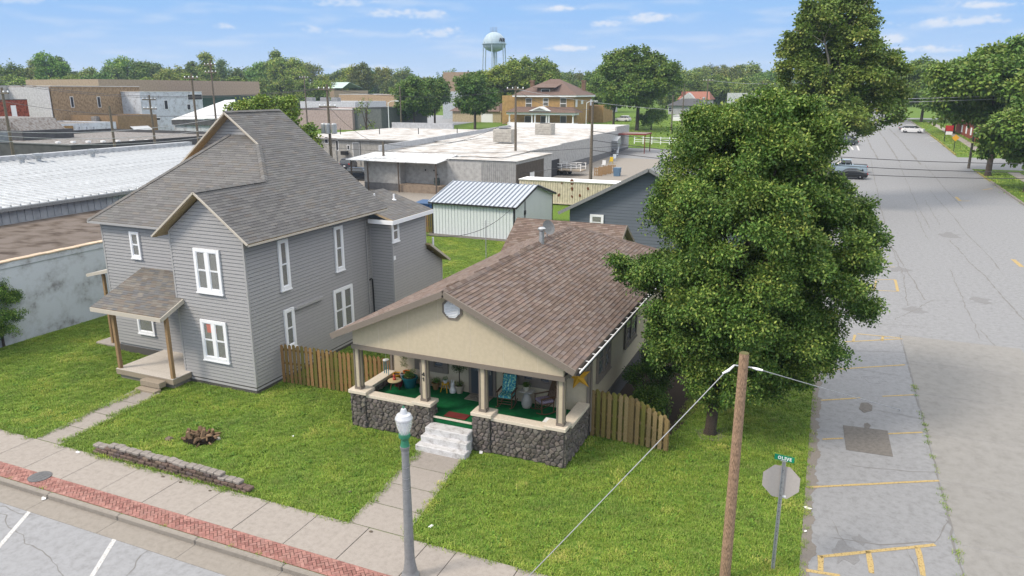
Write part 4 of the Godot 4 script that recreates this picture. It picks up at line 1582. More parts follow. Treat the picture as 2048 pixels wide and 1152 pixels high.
	edge_trim(hs, "fascia", [V(-20.3, 5.86, -29.72), V(-18.88, 5.86, -29.72), V(-18.88, 5.86, -33.62)], 0.06, 0.2, M.vinyl)
	edge_trim(hs, "fascia", [V(-18.88, 4.1, -33.35), V(-18.88, 2.87, -35.42)], 0.06, 0.12, M.drip)
	for p in [[-21.0, 6.75, -31.4, 0.05], [-20.6, 6.6, -32.6, 0.0]]:
		var vp := MB.new()
		vp.lathe([Vector2(0.13, -0.05), Vector2(0.13, 0.02), Vector2(0.05, 0.05), Vector2(0.05, 0.3), Vector2(0, 0.3)], V(p[0], p[1] - 0.1, p[2]), 10)
		part(hs, "vent_pipe", vp, M.vinyl)
	var vp2 := MB.new()
	vp2.lathe([Vector2(0.16, 0), Vector2(0.16, 0.04), Vector2(0.05, 0.06), Vector2(0.05, 0.75), Vector2(0, 0.75)], V(-19.3, 3.55, -34.3), 10)
	part(hs, "vent_pipe", vp2, M.vinyl)
	# front porch: deck, roof, posts
	var n := 0
	var z := -20.5
	while z > -23.05:
		var mb := MB.new()
		mb.col = jit(Color.WHITE, 0.06)
		mb.cbox(V(-25.65, 0.435, z - 0.066), V(3.3, 0.03, 0.128), 0.004)
		part(hs, "deck_board", mb, M.pale_deck)
		z -= 0.134
	var rim := MB.new()
	rim.bx(-27.3, -24.0, 0.2, 0.42, -20.56, -20.5)
	rim.bx(-24.04, -23.98, 0.2, 0.42, -21.45, -20.56)
	rim.bx(-27.32, -27.26, 0.2, 0.42, -23.05, -20.56)
	part(hs, "rim_board", rim, M.old_wood)
	var blk := MB.new()
	blk.bx(-27.2, -24.1, -0.1, 0.19, -23.0, -20.62)
	part(hs, "porch_base", blk, M.gutter)
	for k in 2:
		var st := MB.new()
		st.cbox(V(-24.88, 0.085 + 0.17 * k - 0.05 * (1 - k), -19.98 - 0.27 * k), V(1.1, 0.14 + 0.1 * k, 0.34), 0.015)
		part(hs, "step", st, M.old_wood)
	for p in [[-27.15, -20.62], [-24.1, -20.62]]:
		var po := MB.new()
		po.cbox(V(p[0], 1.78, p[1]), V(0.15, 2.68, 0.15), 0.012)
		part(hs, "post", po, M.post_wood)
	var PR := [V(-27.95, 3.2, -20.25), V(-23.95, 3.2, -20.25), V(-23.95, 3.68, -21.46), V(-24.32, 3.68, -21.46), V(-24.32, 4.3, -23.05), V(-27.95, 4.3, -23.05)]
	roof_deck(hs, PR, 0.12, M.soffit)
	var cols2 := [Color(0.205, 0.19, 0.17), Color(0.175, 0.17, 0.167), Color(0.23, 0.212, 0.19), Color(0.195, 0.17, 0.148), Color(0.168, 0.168, 0.172)]
	shingles(hs, [PR], 0.145, 0.3, 0, cols2, M.shingle)
	edge_trim(hs, "fascia", [V(-27.95, 3.1, -20.22), V(-23.93, 3.1, -20.22), V(-23.93, 3.6, -21.46)], 0.05, 0.17, M.drip)
	# side porch on the far side
	var sp := [V(-32.0, 3.55, -25.2), V(-32.0, 3.55, -23.2), V(-30.28, 3.95, -23.2), V(-30.28, 3.95, -25.2)]
	roof_deck(hs, sp, 0.14, M.drip)
	var spp := MB.new()
	spp.cbox(V(-31.2, 1.8, -23.5), V(0.13, 3.5, 0.13), 0.012)
	part(hs, "post", spp, M.post_wood)
	var pad := MB.new()
	pad.cbox(V(-31.3, 0.05, -24.1), V(1.6, 0.12, 1.7), 0.02)
	single("stoop", "small concrete stoop at the side of the grey house", "stoop", pad, M.walk)


# ---------------------------------------------------------------- tan bungalow
func bungalow() -> void:
	rng.seed = 200
	var hs := thing("bungalow", "tan bungalow with brown shingle roof and stone front porch", "house", V(-11, 0, -28))
	var w := MB.new()
	w.bx(-15.0, -6.95, 0.0, 3.55, -37.2, -23.13)
	part(hs, "wall", w, M.cream)
	var f := MB.new()
	f.bx(-15.06, -6.89, -0.1, 0.75, -37.26, -23.2)
	part(hs, "foundation", f, M.mortar)
	for c in [-6.93, -15.02]:
		var mb := MB.new()
		mb.bx(c - 0.05, c + 0.05, 0.9, 3.5, -23.18, -23.07)
		part(hs, "corner_board", mb, M.taupe)
	# gable front over the porch
	var g := MB.new()
	var gp2 := PackedVector2Array([Vector2(-15.0, 3.22), Vector2(-7.02, 3.22), Vector2(-7.02, 3.78), Vector2(-11.05, 5.56), Vector2(-15.0, 3.78)])
	g.prism(gp2, V(0, 0, -20.62), Vector3.RIGHT, Vector3.UP, 0.12)
	part(hs, "gable", g, M.cream)
	for k in 6:   # panel seams of the gable, as thin battens of the same paint
		var xx := -13.9 + k * 1.2
		var top := 3.78 + (5.56 - 3.78) * (1.0 - absf(xx + 11.05) / 4.0) - 0.05
		var mb := MB.new()
		mb.bx(xx - 0.004, xx + 0.004, 3.24, top, -20.62, -20.617)
		part(hs, "panel_seam", mb, M.coping)
	var bm := MB.new()
	bm.bx(-15.06, -6.96, 3.06, 3.22, -20.98, -20.58)
	part(hs, "beam", bm, M.taupe)
	for s in [[-15.03, -20.95, -23.1], [-7.0, -20.95, -23.1]]:
		var mb := MB.new()
		mb.bx(s[0] - 0.1, s[0] + 0.1, 3.06, 3.6, s[2], s[1])
		part(hs, "side_beam", mb, M.taupe)
	var ceil := MB.new()
	ceil.bx(-14.95, -7.05, 3.23, 3.26, -23.1, -20.9)
	part(hs, "porch_ceiling", ceil, M.cream)
	# octagonal gable vent
	var oc := PackedVector2Array()
	var oi := PackedVector2Array()
	for k in 8:
		oc.append(Vector2.from_angle(PI / 8 + k * PI / 4) * 0.4)
		oi.append(Vector2.from_angle(PI / 8 + k * PI / 4) * 0.315)
	var vc := pz(903, 619, -20.55)
	var ov := MB.new()
	ov.prism(oc, V(vc.x, vc.y, -20.585), Vector3.RIGHT, Vector3.UP, 0.04)
	var vent := part(hs, "gable_vent", ov, M.taupe)
	var ow := MB.new()
	ow.prism(oi, V(vc.x, vc.y, -20.57), Vector3.RIGHT, Vector3.UP, 0.02)
	part(vent, "vent_frame", ow, M.vinyl)
	for k in 9:
		var yy := -0.22 + 0.055 * k
		var ww := minf(0.25, 0.36 - absf(yy) * 0.75)
		var sl := MB.new()
		sl.box(V(vc.x, vc.y + yy, -20.555), V(ww * 2, 0.03, 0.03), Basis(Vector3.RIGHT, 0.6))
		part(vent, "slat", sl, M.vinyl)
	# roof
	var RR := [V(-6.5, 3.66, -20.2), V(-6.5, 3.66, -37.7), V(-11.05, 5.7, -33.15), V(-11.05, 5.7, -20.2)]
	var LL := [V(-15.6, 3.66, -37.7), V(-15.6, 3.66, -20.2), V(-11.05, 5.7, -20.2), V(-11.05, 5.7, -33.15)]
	var BB := [V(-6.5, 3.66, -37.7), V(-15.6, 3.66, -37.7), V(-11.05, 5.7, -33.15)]
	for p in [RR, LL, BB]:
		roof_deck(hs, p, 0.1, M.taupe)
	var cols := [Color(0.2, 0.15, 0.125), Color(0.225, 0.17, 0.145), Color(0.18, 0.135, 0.115), Color(0.25, 0.2, 0.175), Color(0.215, 0.175, 0.16)]
	shingles(hs, [RR, LL], 0.15, 0.31, 298, cols, M.shingle, 0.018)
	var caps := MB.new()
	cap_row(caps, V(-11.05, 5.71, -20.2), V(-11.05, 5.71, -33.15), cols)
	cap_row(caps, V(-11.05, 5.71, -33.15), V(-6.5, 3.68, -37.7), cols)
	part(hs, "ridge_cap", caps, M.shingle).set_meta("kind", "stuff")
	edge_trim(hs, "rake_board", [V(-15.6, 3.58, -20.17), V(-11.05, 5.62, -20.17), V(-6.5, 3.58, -20.17)], 0.06, 0.2, M.taupe)
	edge_trim(hs, "fascia", [V(-6.5, 3.56, -20.2), V(-6.5, 3.56, -37.7)], 0.04, 0.16, M.taupe)
	edge_trim(hs, "fascia", [V(-15.6, 3.56, -20.2), V(-15.6, 3.56, -37.7)], 0.04, 0.16, M.taupe)
	# gutter along the right eave: open trough, white outer lip, hangers
	var gt := MB.new()
	gt.bx(-6.47, -6.36, 3.5, 3.52, -37.6, -20.2)
	gt.bx(-6.37, -6.35, 3.5, 3.63, -37.6, -20.2)
	var gutter := part(hs, "gutter", gt, M.black)
	var lip := MB.new()
	lip.bx(-6.355, -6.325, 3.6, 3.65, -37.6, -20.18)
	part(gutter, "gutter_lip", lip, M.white)
	for k in 24:
		var hg := MB.new()
		hg.bx(-6.5, -6.34, 3.625, 3.64, -20.5 - k * 0.72, -20.46 - k * 0.72)
		part(gutter, "hanger", hg, M.white)
	var dsp := MB.new()
	dsp.tube([V(-6.4, 3.5, -23.2), V(-6.85, 3.3, -23.2), V(-6.85, 0.2, -23.2)], 0.04, 6)
	part(hs, "downspout", dsp, M.taupe)
	for k in 5:   # slot vents beside the ridge
		var vz := -21.6 - k * 2.2
		var mb := MB.new()
		var bb := Basis(Vector3.BACK, atan(0.448))
		mb.col = cols[k]
		mb.box(V(-11.42, 5.58, vz), V(0.28, 0.06, 0.5), bb)
		var rv := part(hs, "roof_vent", mb, M.shingle)
		var op := MB.new()
		op.box(V(-11.56, 5.53, vz), V(0.02, 0.045, 0.44), bb)
		part(rv, "opening", op, M.black)
	# flue
	var fb := at_y(1083, 513, 5.08)
	var fl := MB.new()
	fl.lathe([Vector2(0.2, -0.12), Vector2(0.2, 0.02), Vector2(0.13, 0.12), Vector2(0.11, 0.14), Vector2(0.11, 1.15), Vector2(0.12, 1.17)], fb, 14)
	var flue := part(hs, "flue_pipe", fl, M.galv)
	var fc := MB.new()
	fc.lathe([Vector2(0.13, 1.13), Vector2(0.17, 1.17), Vector2(0.17, 1.23), Vector2(0.12, 1.28), Vector2(0.0, 1.3)], fb, 14)
	part(flue, "flue_cap", fc, M.steel)
	var sv := MB.new()
	sv.lathe([Vector2(0.14, -0.03), Vector2(0.13, 0.02), Vector2(0.05, 0.06), Vector2(0.05, 0.2), Vector2(0, 0.2)], at_y(1190, 490, 4.75), 10)
	part(hs, "vent_pipe", sv, M.galv)
	# windows in the right wall
	for r in [[-24.05, -25.8], [-28.0, -29.95]]:
		window(hs, V(-6.94, 1.75, r[0]), Vector3.FORWARD, Vector3.RIGHT, r[0] - r[1], 1.45, 2, 0.13, M.taupe, M.dark_room)
	# porch wall front: door and windows
	var zb := -23.13
	var dr := MB.new()
	dr.bx(-11.62, -10.5, 0.93, 3.05, zb, zb + 0.06)
	var door := part(hs, "door", dr, M.taupe)
	var dl := MB.new()
	dl.bx(-11.5, -10.62, 0.97, 2.98, zb + 0.06, zb + 0.085)
	part(door, "storm_door", dl, mk("storm_door", Color(0.06, 0.065, 0.075), 0.4))
	var dg := MB.new()
	dg.bx(-11.38, -10.74, 1.9, 2.85, zb + 0.086, zb + 0.092)
	part(door, "pane", dg, M.glass)
	var dk := MB.new()
	dk.box(V(-10.68, 1.9, zb + 0.12), V(0.03, 0.14, 0.05))
	part(door, "handle", dk, M.steel)
	window(hs, V(-9.6, 1.6, zb), Vector3.RIGHT, Vector3.BACK, 1.42, 1.35, 2, 0.2, M.taupe, M.dark_room, false, 1)
	window(hs, V(-13.95, 1.55, zb), Vector3.RIGHT, Vector3.BACK, 1.45, 1.35, 2, 0.2, M.taupe, M.dark_room, false, 1)
	# porch: floor, stone walls, coping, piers, columns
	var fl2 := MB.new()
	fl2.bx(-14.95, -7.15, 0.0, 0.93, -23.12, -20.78)
	part(hs, "porch_floor", fl2, M.carpet)
	var nose := MB.new()
	nose.bx(-11.93, -10.3, 0.88, 0.945, -20.78, -20.74)
	part(hs, "floor_edge", nose, M.coping)
	var cw := MB.new()
	var segs := [[-14.6, -12.55], [-9.6, -7.55]]
	cw.bx(-15.2, -12.0, -0.1, 1.2, -21.0, -20.71)
	cw.bx(-10.25, -6.95, -0.1, 1.2, -21.0, -20.71)
	cw.bx(-15.2, -14.9, -0.1, 1.2, -23.1, -21.0)
	cw.bx(-7.22, -6.95, -0.1, 1.2, -23.1, -21.0)
	for p in [-14.92, -12.25, -9.93, -7.28]:
		cw.bx(p - 0.32, p + 0.32, -0.1, 1.3, -21.1, -20.64)
	part(hs, "porch_wall", cw, M.mortar)
	var budget := [290]
	var joined := MB.new()
	for s in segs:
		stones(hs, V(s[0], 0.0, -20.71), Vector3.RIGHT, Vector3.BACK, s[1] - s[0], 1.2, budget, joined)
	for p in [-14.92, -12.25, -9.93, -7.28]:
		stones(hs, V(p - 0.32, 0.0, -20.64), Vector3.RIGHT, Vector3.BACK, 0.64, 1.3, budget, joined)
	stones(hs, V(-6.95, 0.0, -20.64), Vector3.FORWARD, Vector3.RIGHT, 2.46, 1.2, budget, joined)
	stones(hs, V(-11.93, 0.0, -20.64), Vector3.FORWARD, Vector3.RIGHT, 0.46, 1.3, budget, joined)
	stones(hs, V(-10.25, 0.0, -21.1), Vector3.BACK, Vector3.LEFT, 0.46, 1.3, budget, joined)
	stones(hs, V(-14.9, 0.93, -21.0), Vector3.FORWARD, Vector3.RIGHT, 2.1, 0.27, budget, joined)
	if joined.v.size() > 0:
		part(hs, "stone_field", joined, M.stone).set_meta("kind", "stuff")
	for c in [[-14.6, -12.57, -21.06, -20.66], [-9.61, -7.6, -21.06, -20.66], [-15.28, -14.84, -23.1, -21.17], [-7.3, -6.86, -23.1, -21.17]]:
		var mb := MB.new()
		mb.cbox(V((c[0] + c[1]) / 2, 1.26, (c[2] + c[3]) / 2), V(c[1] - c[0], 0.12, c[3] - c[2]), 0.012)
		part(hs, "coping", mb, M.coping)
	for p in [-14.92, -12.25, -9.93, -7.28]:
		var mb := MB.new()
		mb.cbox(V(p, 1.37, -20.87), V(0.78, 0.13, 0.6), 0.015)
		part(hs, "pier_cap", mb, M.coping)
	for p in [-14.97, -12.21, -9.94, -7.15]:
		var mb := MB.new()
		mb.bx(p - 0.1, p + 0.1, 1.435, 3.06, -20.95, -20.75)
		var colm := part(hs, "column", mb, M.cream)
		for q in [Vector2(-1, -1), Vector2(1, -1), Vector2(1, 1), Vector2(-1, 1)]:
			var t := MB.new()
			t.box(V(p + q.x * 0.1, 2.25, -20.85 + q.y * 0.1), V(0.05, 1.62, 0.05))
			part(colm, "corner_trim", t, M.taupe)
		var bs := MB.new()
		bs.bx(p - 0.135, p + 0.135, 1.435, 1.53, -20.985, -20.715)
		part(colm, "base_trim", bs, M.taupe)
	# house number on the second column
	for k in 2:
		text_part(hs, "house_number", ["4", "1"][k], 0.14, 0.012, Transform3D(Basis.IDENTITY, V(-12.21, 2.45 - 0.19 * k, -20.735)), M.black)
	# steps
	for k in 3:
		var st := MB.new()
		var y1 := 0.235 * (k + 1)
		st.cbox(V(-11.12, y1 / 2 - 0.02, -19.98 - 0.27 * k + 0.0), V(1.92 - 0.13 * k, y1 + 0.04, 0.36 if k < 2 else 0.5), 0.025)
		part(hs, "step", st, M.step_paint)
	# star and lamp on the porch wall
	var star := MB.new()
	star.col = Color(0.5, 0.27, 0.02)
	var sc := V(-7.28, 2.3, -23.0)
	var sp := []
	for k in 10:
		var a := PI / 2 + 0.25 + k * TAU / 10
		sp.append(sc + V(cos(a), sin(a), 0) * (0.52 if k % 2 == 0 else 0.2))
	for k in 10:
		star.tri(sc + V(0, 0, 0.09), sp[k], sp[(k + 1) % 10])
		star.tri(sc - V(0, 0, 0.1), sp[(k + 1) % 10], sp[k])
	single("wall_star", "large ochre metal star hung on the tan porch wall", "star", star, M.plain)
	var lamp := MB.new()
	lamp.bx(-12.35, -11.85, 2.62, 2.68, zb, zb + 0.12)
	single("wall_shelf", "narrow black wall bracket beside the porch door", "bracket", lamp, M.black)
	# satellite dish on the ridge
	var db := at_y(1094, 474, 5.75)
	var dish := thing("satellite_dish", "grey oval satellite dish on a bent mast on the brown roof ridge", "dish", db)
	var mast := MB.new()
	mast.tube([db + V(0, -0.3, 0), db + V(0, 0.25, 0), db + V(0.02, 0.4, 0.03)], 0.025, 7)
	mast.tube([db + V(-0.25, -0.2, 0.1), db + V(0, 0.15, 0)], 0.012, 5)
	part(dish, "mast", mast, M.galv)
	var dm := MB.new()
	var ny := V(0.8, 0.42, 0.42).normalized()
	var db_ := Basis(ny.cross(Vector3.UP).normalized(), ny, ny.cross(Vector3.UP).normalized().cross(ny))
	dm.lathe([Vector2(0.0, 0.0), Vector2(0.2, 0.02), Vector2(0.33, 0.065), Vector2(0.335, 0.075), Vector2(0.2, 0.035), Vector2(0, 0.015)], db + V(0.04, 0.42, 0.02), 20, db_)
	part(dish, "reflector", dm, M.lamp_grey)
	var an := at_y(1024, 500, 3.9)
	var ant := thing("antenna", "thin metal antenna mast beside the bungalow roof", "antenna", V(-15.75, 0, -33.5))
	var am := MB.new()
	am.tube([V(-15.75, 0, -33.5), V(-15.75, 5.6, -33.5)], 0.02, 6)
	part(ant, "mast", am, M.galv)
	for k in 3:
		var r := MB.new()
		r.tube([V(-16.1 + 0.05 * k, 5.35 + 0.1 * k, -33.5), V(-15.4 - 0.05 * k, 5.35 + 0.1 * k, -33.45)], 0.008, 5)
		part(ant, "element", r, M.galv)


# ---------------------------------------------------------------- small things on the porch
func pot(nm: String, label: String, at: Vector3, r: float, h: float, col: Color, plant: int, tint := Color(1, 1, 1)) -> Node3D:
	var t := thing(nm, label, "plant pot", at)
	var mb := MB.new()
	mb.col = col
	mb.lathe([Vector2(0, 0), Vector2(r * 0.68, 0), Vector2(r * 0.95, h * 0.85), Vector2(r * 1.06, h * 0.86), Vector2(r * 1.06, h), Vector2(r * 0.9, h), Vector2(r * 0.88, h * 0.86), Vector2(0, h * 0.86)], Vector3.ZERO, 16)
	local_part(t, "pot", mb, M.plain)
	var so := MB.new()
	so.lathe([Vector2(r * 0.86, h * 0.87), Vector2(0, h * 0.9)], Vector3.ZERO, 12)
	local_part(t, "soil", so, M.soil)
	if plant > 0:
		var c := crown(t, [[V(0, h + r * 0.45, 0), V(r * 0.8, r * 0.6, r * 0.8)]], plant, near_clump(), 0.32, tint, int(at.x * -100), 0.2)
		c.name = "plant"
	return t

func rocking_chair(nm: String, label: String, at: Vector3, turn: float, cushion: Material, full: bool) -> Node3D:
	var t := thing(nm, label, "chair", at)
	t.rotation.y = turn
	var wd: Material = M.chair_wood
	for s in [-1, 1]:
		var rk := MB.new()
		var pts := []
		for k in 9:
			var a := -0.55 + 1.1 * k / 8.0
			pts.append(V(s * 0.26, 0.9 - cos(a) * 0.87, sin(a) * 0.87))
		rk.tube(pts, 0.02, 6)
		local_part(t, "rocker", rk, wd)
		var fl := MB.new()
		fl.tube([V(s * 0.26, 0.05, 0.24), V(s * 0.27, 0.62, 0.26)], 0.022, 6)
		local_part(t, "leg", fl, wd)
		var bl := MB.new()
		bl.tube([V(s * 0.26, 0.05, -0.22), V(s * 0.25, 0.42, -0.22), V(s * 0.25, 1.12, -0.46)], 0.022, 6)
		local_part(t, "leg", bl, wd)
		var ar := MB.new()
		ar.box(V(s * 0.28, 0.635, -0.02), V(0.07, 0.025, 0.6))
		local_part(t, "armrest", ar, wd)
	var se := MB.new()
	se.box(V(0, 0.41, 0), V(0.52, 0.04, 0.5))
	local_part(t, "seat", se, wd)
	var tilt := Basis(Vector3.RIGHT, -0.33)
	for k in 6:
		var sl := MB.new()
		sl.box(V(-0.2 + 0.08 * k, 0.77, -0.34), V(0.045, 0.66, 0.016), tilt)
		local_part(t, "slat", sl, wd)
	var top := MB.new()
	top.prism(PackedVector2Array([Vector2(-0.29, 0), Vector2(0.29, 0), Vector2(0.29, 0.08), Vector2(0.12, 0.13), Vector2(-0.12, 0.13), Vector2(-0.29, 0.08)]), V(0, 1.06, -0.42), Vector3.RIGHT, tilt * Vector3.UP, 0.03)
	local_part(t, "top_rail", top, wd)
	var st := MB.new()
	st.tube([V(-0.26, 0.2, 0.24), V(0.26, 0.2, 0.24)], 0.015, 5)
	st.tube([V(-0.26, 0.3, 0.25), V(0.26, 0.3, 0.25)], 0.015, 5)
	local_part(t, "stretcher", st, wd)
	var cu := MB.new()
	cu.cbox(V(0, 0.475, 0.02), V(0.5, 0.09, 0.52), 0.03)
	local_part(t, "cushion", cu, cushion)
	if full:
		var cb := MB.new()
		cb.cbox(V(0, 0.8, -0.31), V(0.5, 0.66, 0.09), 0.03, tilt)
		local_part(t, "cushion", cb, cushion)
	return t

func porch_things() -> void:
	rng.seed = 300
	var fy := 0.93
	var ct := Color(0.9, 1.1, 0.9)
	# mats
	var m1 := MB.new()
	m1.col = Color(0.3, 0.27, 0.22)
	m1.cbox(V(-11.05, fy + 0.012, -22.75), V(0.95, 0.02, 0.55), 0.006)
	var mat := single("door_mat", "grey lettered doormat in front of the bungalow door", "doormat", m1, M.rough)
	var m1b := MB.new()
	m1b.col = Color(0.09, 0.08, 0.07)
	for q in [[-11.05, -22.53, 0.85, 0.025], [-11.05, -22.97, 0.85, 0.025]]:
		m1b.box(V(q[0], fy + 0.0235, q[1]), V(q[2], 0.003, q[3]))
	part(mat, "border", m1b, M.plain)
	for k in 5:
		var sw := MB.new()
		var pts := []
		for i in 9:
			var a := i * 0.7 + k
			pts.append(V(-11.33 + 0.14 * k + cos(a) * 0.05, fy + 0.024, -22.75 + sin(a) * 0.09))
		sw.tube(pts, 0.007, 4)
		part(mat, "swirl", sw, M.black)
	var gs := MB.new()
	gs.col = Color(0.22, 0.22, 0.22)
	gs.lathe([Vector2(0, 0), Vector2(0.14, 0), Vector2(0.15, 0.16), Vector2(0.1, 0.27), Vector2(0, 0.3)], V(-13.25, fy, -22.45), 12)
	single("garden_stone", "grey rounded garden stone behind the numbered column", "stone", gs, M.rough)
	var m2 := MB.new()
	m2.col = Color(0.17, 0.025, 0.02)
	m2.cbox(V(-11.1, fy + 0.012, -21.08), V(0.85, 0.02, 0.42), 0.008)
	single("door_mat", "dark red doormat on green carpet at the top of the steps", "doormat", m2, M.rough)
	# potted plants along the back and left walls
	pot("plant_pot", "large teal plant pot with leafy plant on green porch carpet", V(-13.98, fy, -22.72), 0.3, 0.42, Color(0.005, 0.11, 0.13), 26, Color(1.3, 1.35, 1.0))
	pot("plant_pot", "maroon plant pot beside the large teal pot", V(-14.42, fy, -22.62), 0.18, 0.26, Color(0.17, 0.015, 0.02), 0)
	pot("plant_pot", "yellow plant pot standing against the porch side wall", V(-14.62, fy + 0.1, -22.85), 0.17, 0.3, Color(0.5, 0.25, 0.01), 0)
	pot("plant_pot", "small orange pot against the porch back corner", V(-14.3, fy + 0.2, -23.0), 0.13, 0.3, Color(0.5, 0.13, 0.02), 0)
	pot("plant_pot", "small black and white pot between the yellow and teal pots", V(-14.38, fy + 0.2, -22.88), 0.12, 0.24, Color(0.4, 0.4, 0.4), 0)
	pot("plant_pot", "tan basket pot with spiky green plant behind the column", V(-13.45, fy, -22.85), 0.2, 0.32, Color(0.2, 0.13, 0.07), 22, Color(0.8, 0.9, 0.9))
	pot("plant_pot", "brown clay pot with trailing plant under the porch window", V(-12.95, fy, -22.9), 0.15, 0.28, Color(0.2, 0.12, 0.05), 14, ct)
	var tn := thing("side_table", "small round pale wooden table in the porch corner", "table", V(-14.4, fy, -22.3))
	var tt := MB.new()
	tt.col = Color(0.5, 0.4, 0.22)
	tt.lathe([Vector2(0, 0.33), Vector2(0.26, 0.33), Vector2(0.27, 0.35), Vector2(0.26, 0.37), Vector2(0, 0.37)], Vector3.ZERO, 18)
	local_part(tn, "table_top", tt, M.plain)
	for k in 3:
		var lg := MB.new()
		var a := k * TAU / 3
		lg.tube([V(cos(a) * 0.2, 0, sin(a) * 0.2), V(cos(a) * 0.12, 0.33, sin(a) * 0.12)], 0.02, 6)
		local_part(tn, "leg", lg, M.chair_wood)
	var fg := MB.new()
	fg.col = Color(0.45, 0.08, 0.06)
	fg.lathe([Vector2(0, 0), Vector2(0.06, 0.0), Vector2(0.07, 0.06), Vector2(0.03, 0.1), Vector2(0.055, 0.14), Vector2(0.05, 0.19), Vector2(0, 0.22)], V(-14.42, fy + 0.37, -22.32), 12)
	single("figurine", "little red and white figurine on the round porch table", "figurine", fg, M.plain)
	var stool := thing("stool", "small yellow wooden stool under a potted plant", "stool", V(-12.5, fy, -22.85))
	var so := MB.new()
	so.col = Color(0.5, 0.29, 0.01)
	so.lathe([Vector2(0, 0.32), Vector2(0.15, 0.32), Vector2(0.15, 0.35), Vector2(0, 0.35)], Vector3.ZERO, 14)
	local_part(stool, "seat", so, M.plain)
	for k in 4:
		var a := PI / 4 + k * PI / 2
		var lg := MB.new()
		lg.col = Color(0.5, 0.29, 0.01)
		lg.tube([V(cos(a) * 0.2, 0, sin(a) * 0.2), V(cos(a) * 0.1, 0.32, sin(a) * 0.1)], 0.018, 6)
		local_part(stool, "leg", lg, M.plain)
	pot("plant_pot", "small white pot standing on the yellow stool", V(-12.5, fy + 0.35, -22.85), 0.09, 0.13, Color(0.6, 0.6, 0.6), 6, ct)
	var rab := MB.new()
	rab.col = Color(0.62, 0.62, 0.62)
	var nz := FastNoiseLite.new()
	rab.lathe([Vector2(0, 0), Vector2(0.12, 0.0), Vector2(0.13, 0.12), Vector2(0.09, 0.2), Vector2(0.06, 0.24), Vector2(0.075, 0.3), Vector2(0.06, 0.36), Vector2(0, 0.39)], V(-12.2, fy, -22.88), 12)
	rab.tube([V(-12.23, fy + 0.36, -22.88), V(-12.25, fy + 0.5, -22.9)], [0.03, 0.015], 6)
	rab.tube([V(-12.17, fy + 0.36, -22.88), V(-12.16, fy + 0.5, -22.9)], [0.03, 0.015], 6)
	single("rabbit_statue", "white rabbit statue with upright ears on the porch floor", "statue", rab, M.plain)
	var top := pot("topiary", "round grey green topiary bush on a stem in a pale pot", V(-11.95, fy, -22.95), 0.17, 0.3, Color(0.36, 0.31, 0.24), 8, Color(0.9, 0.95, 0.8))
	top.set_meta("category", "topiary")
	var tb := crown(top, [[V(0, 1.12, 0), V(0.3, 0.3, 0.22)]], 46, near_clump(), 0.36, Color(0.5, 0.55, 0.75), 9, 0.3)
	tb.name = "leaf_ball"
	var ts := MB.new()
	ts.tube([V(0, 0.25, 0), V(0, 1.0, 0)], 0.018, 6)
	local_part(top, "stem", ts, M.bark)
	var hp := thing("hanging_plant", "trailing green and yellow hanging plant under the porch beam", "plant", V(-14.0, 2.55, -22.6))
	var hb := MB.new()
	hb.col = Color(0.3, 0.2, 0.1)
	hb.lathe([Vector2(0, -0.1), Vector2(0.12, -0.08), Vector2(0.16, 0.08), Vector2(0.0, 0.08)], Vector3.ZERO, 12)
	hb.tube([V(0, 0.08, 0), V(0, 0.68, 0)], 0.006, 4)
	local_part(hp, "basket", hb, M.plain)
	crown(hp, [[V(0, 0.05, 0), V(0.3, 0.14, 0.2)], [V(-0.1, -0.4, 0.05), V(0.1, 0.4, 0.08)]], 34, near_clump(), 0.33, Color(1.6, 1.4, 0.9), 4, 0.2).name = "foliage"
	var ch := thing("wind_chime", "teal tube wind chime hanging at the porch side", "wind chime", V(-14.75, 2.05, -22.3))
	var cr := MB.new()
	cr.lathe([Vector2(0, 0), Vector2(0.12, 0), Vector2(0.12, 0.03), Vector2(0, 0.05)], Vector3.ZERO, 12)
	cr.tube([V(0, 0.04, 0), V(0, 1.2, 0)], 0.004, 4)
	local_part(ch, "disc", cr, M.white)
	for k in 6:
		var a := k * TAU / 6
		var tu := MB.new()
		tu.col = Color(0.05, 0.25, 0.32)
		tu.tube([V(cos(a) * 0.09, 0, sin(a) * 0.09), V(cos(a) * 0.09, -0.42 - 0.04 * k, sin(a) * 0.09)], 0.014, 6)
		local_part(ch, "tube", tu, M.plain)
	rocking_chair("rocking_chair", "wooden rocking chair with a turquoise printed back cushion", V(-9.78, fy + 0.02, -22.45), 0.1, M.cushion, true)
	rocking_chair("rocking_chair", "bare slatted brown rocking chair with dark floral seat pad", V(-8.35, fy + 0.02, -22.55), -0.75, M.cushion_floral, false)
	# pedestal table with plant between the chairs
	var pd := thing("pedestal", "white carved stone pedestal between the two rocking chairs", "pedestal", V(-9.12, fy, -22.75))
	var pm := MB.new()
	pm.col = Color(0.5, 0.49, 0.46)
	pm.lathe([Vector2(0, 0), Vector2(0.16, 0), Vector2(0.2, 0.12), Vector2(0.19, 0.3), Vector2(0.14, 0.42), Vector2(0.09, 0.5), Vector2(0.09, 0.6), Vector2(0.0, 0.6)], Vector3.ZERO, 14)
	local_part(pd, "column", pm, M.rough)
	var pt := MB.new()
	pt.col = Color(0.5, 0.49, 0.46)
	pt.cbox(V(0, 0.615, 0), V(0.5, 0.03, 0.36), 0.008)
	local_part(pd, "top", pt, M.rough)
	pot("plant_pot", "silver ball planter with dark fern on the stone pedestal", V(-9.15, fy + 0.63, -22.75), 0.12, 0.18, Color(0.4, 0.38, 0.3), 20, Color(0.7, 0.8, 0.9))
	# crate of white slats by the right column
	var bx := thing("slatted_crate", "small white slatted crate lying on the porch carpet by the wall", "crate", V(-7.75, fy, -21.6))
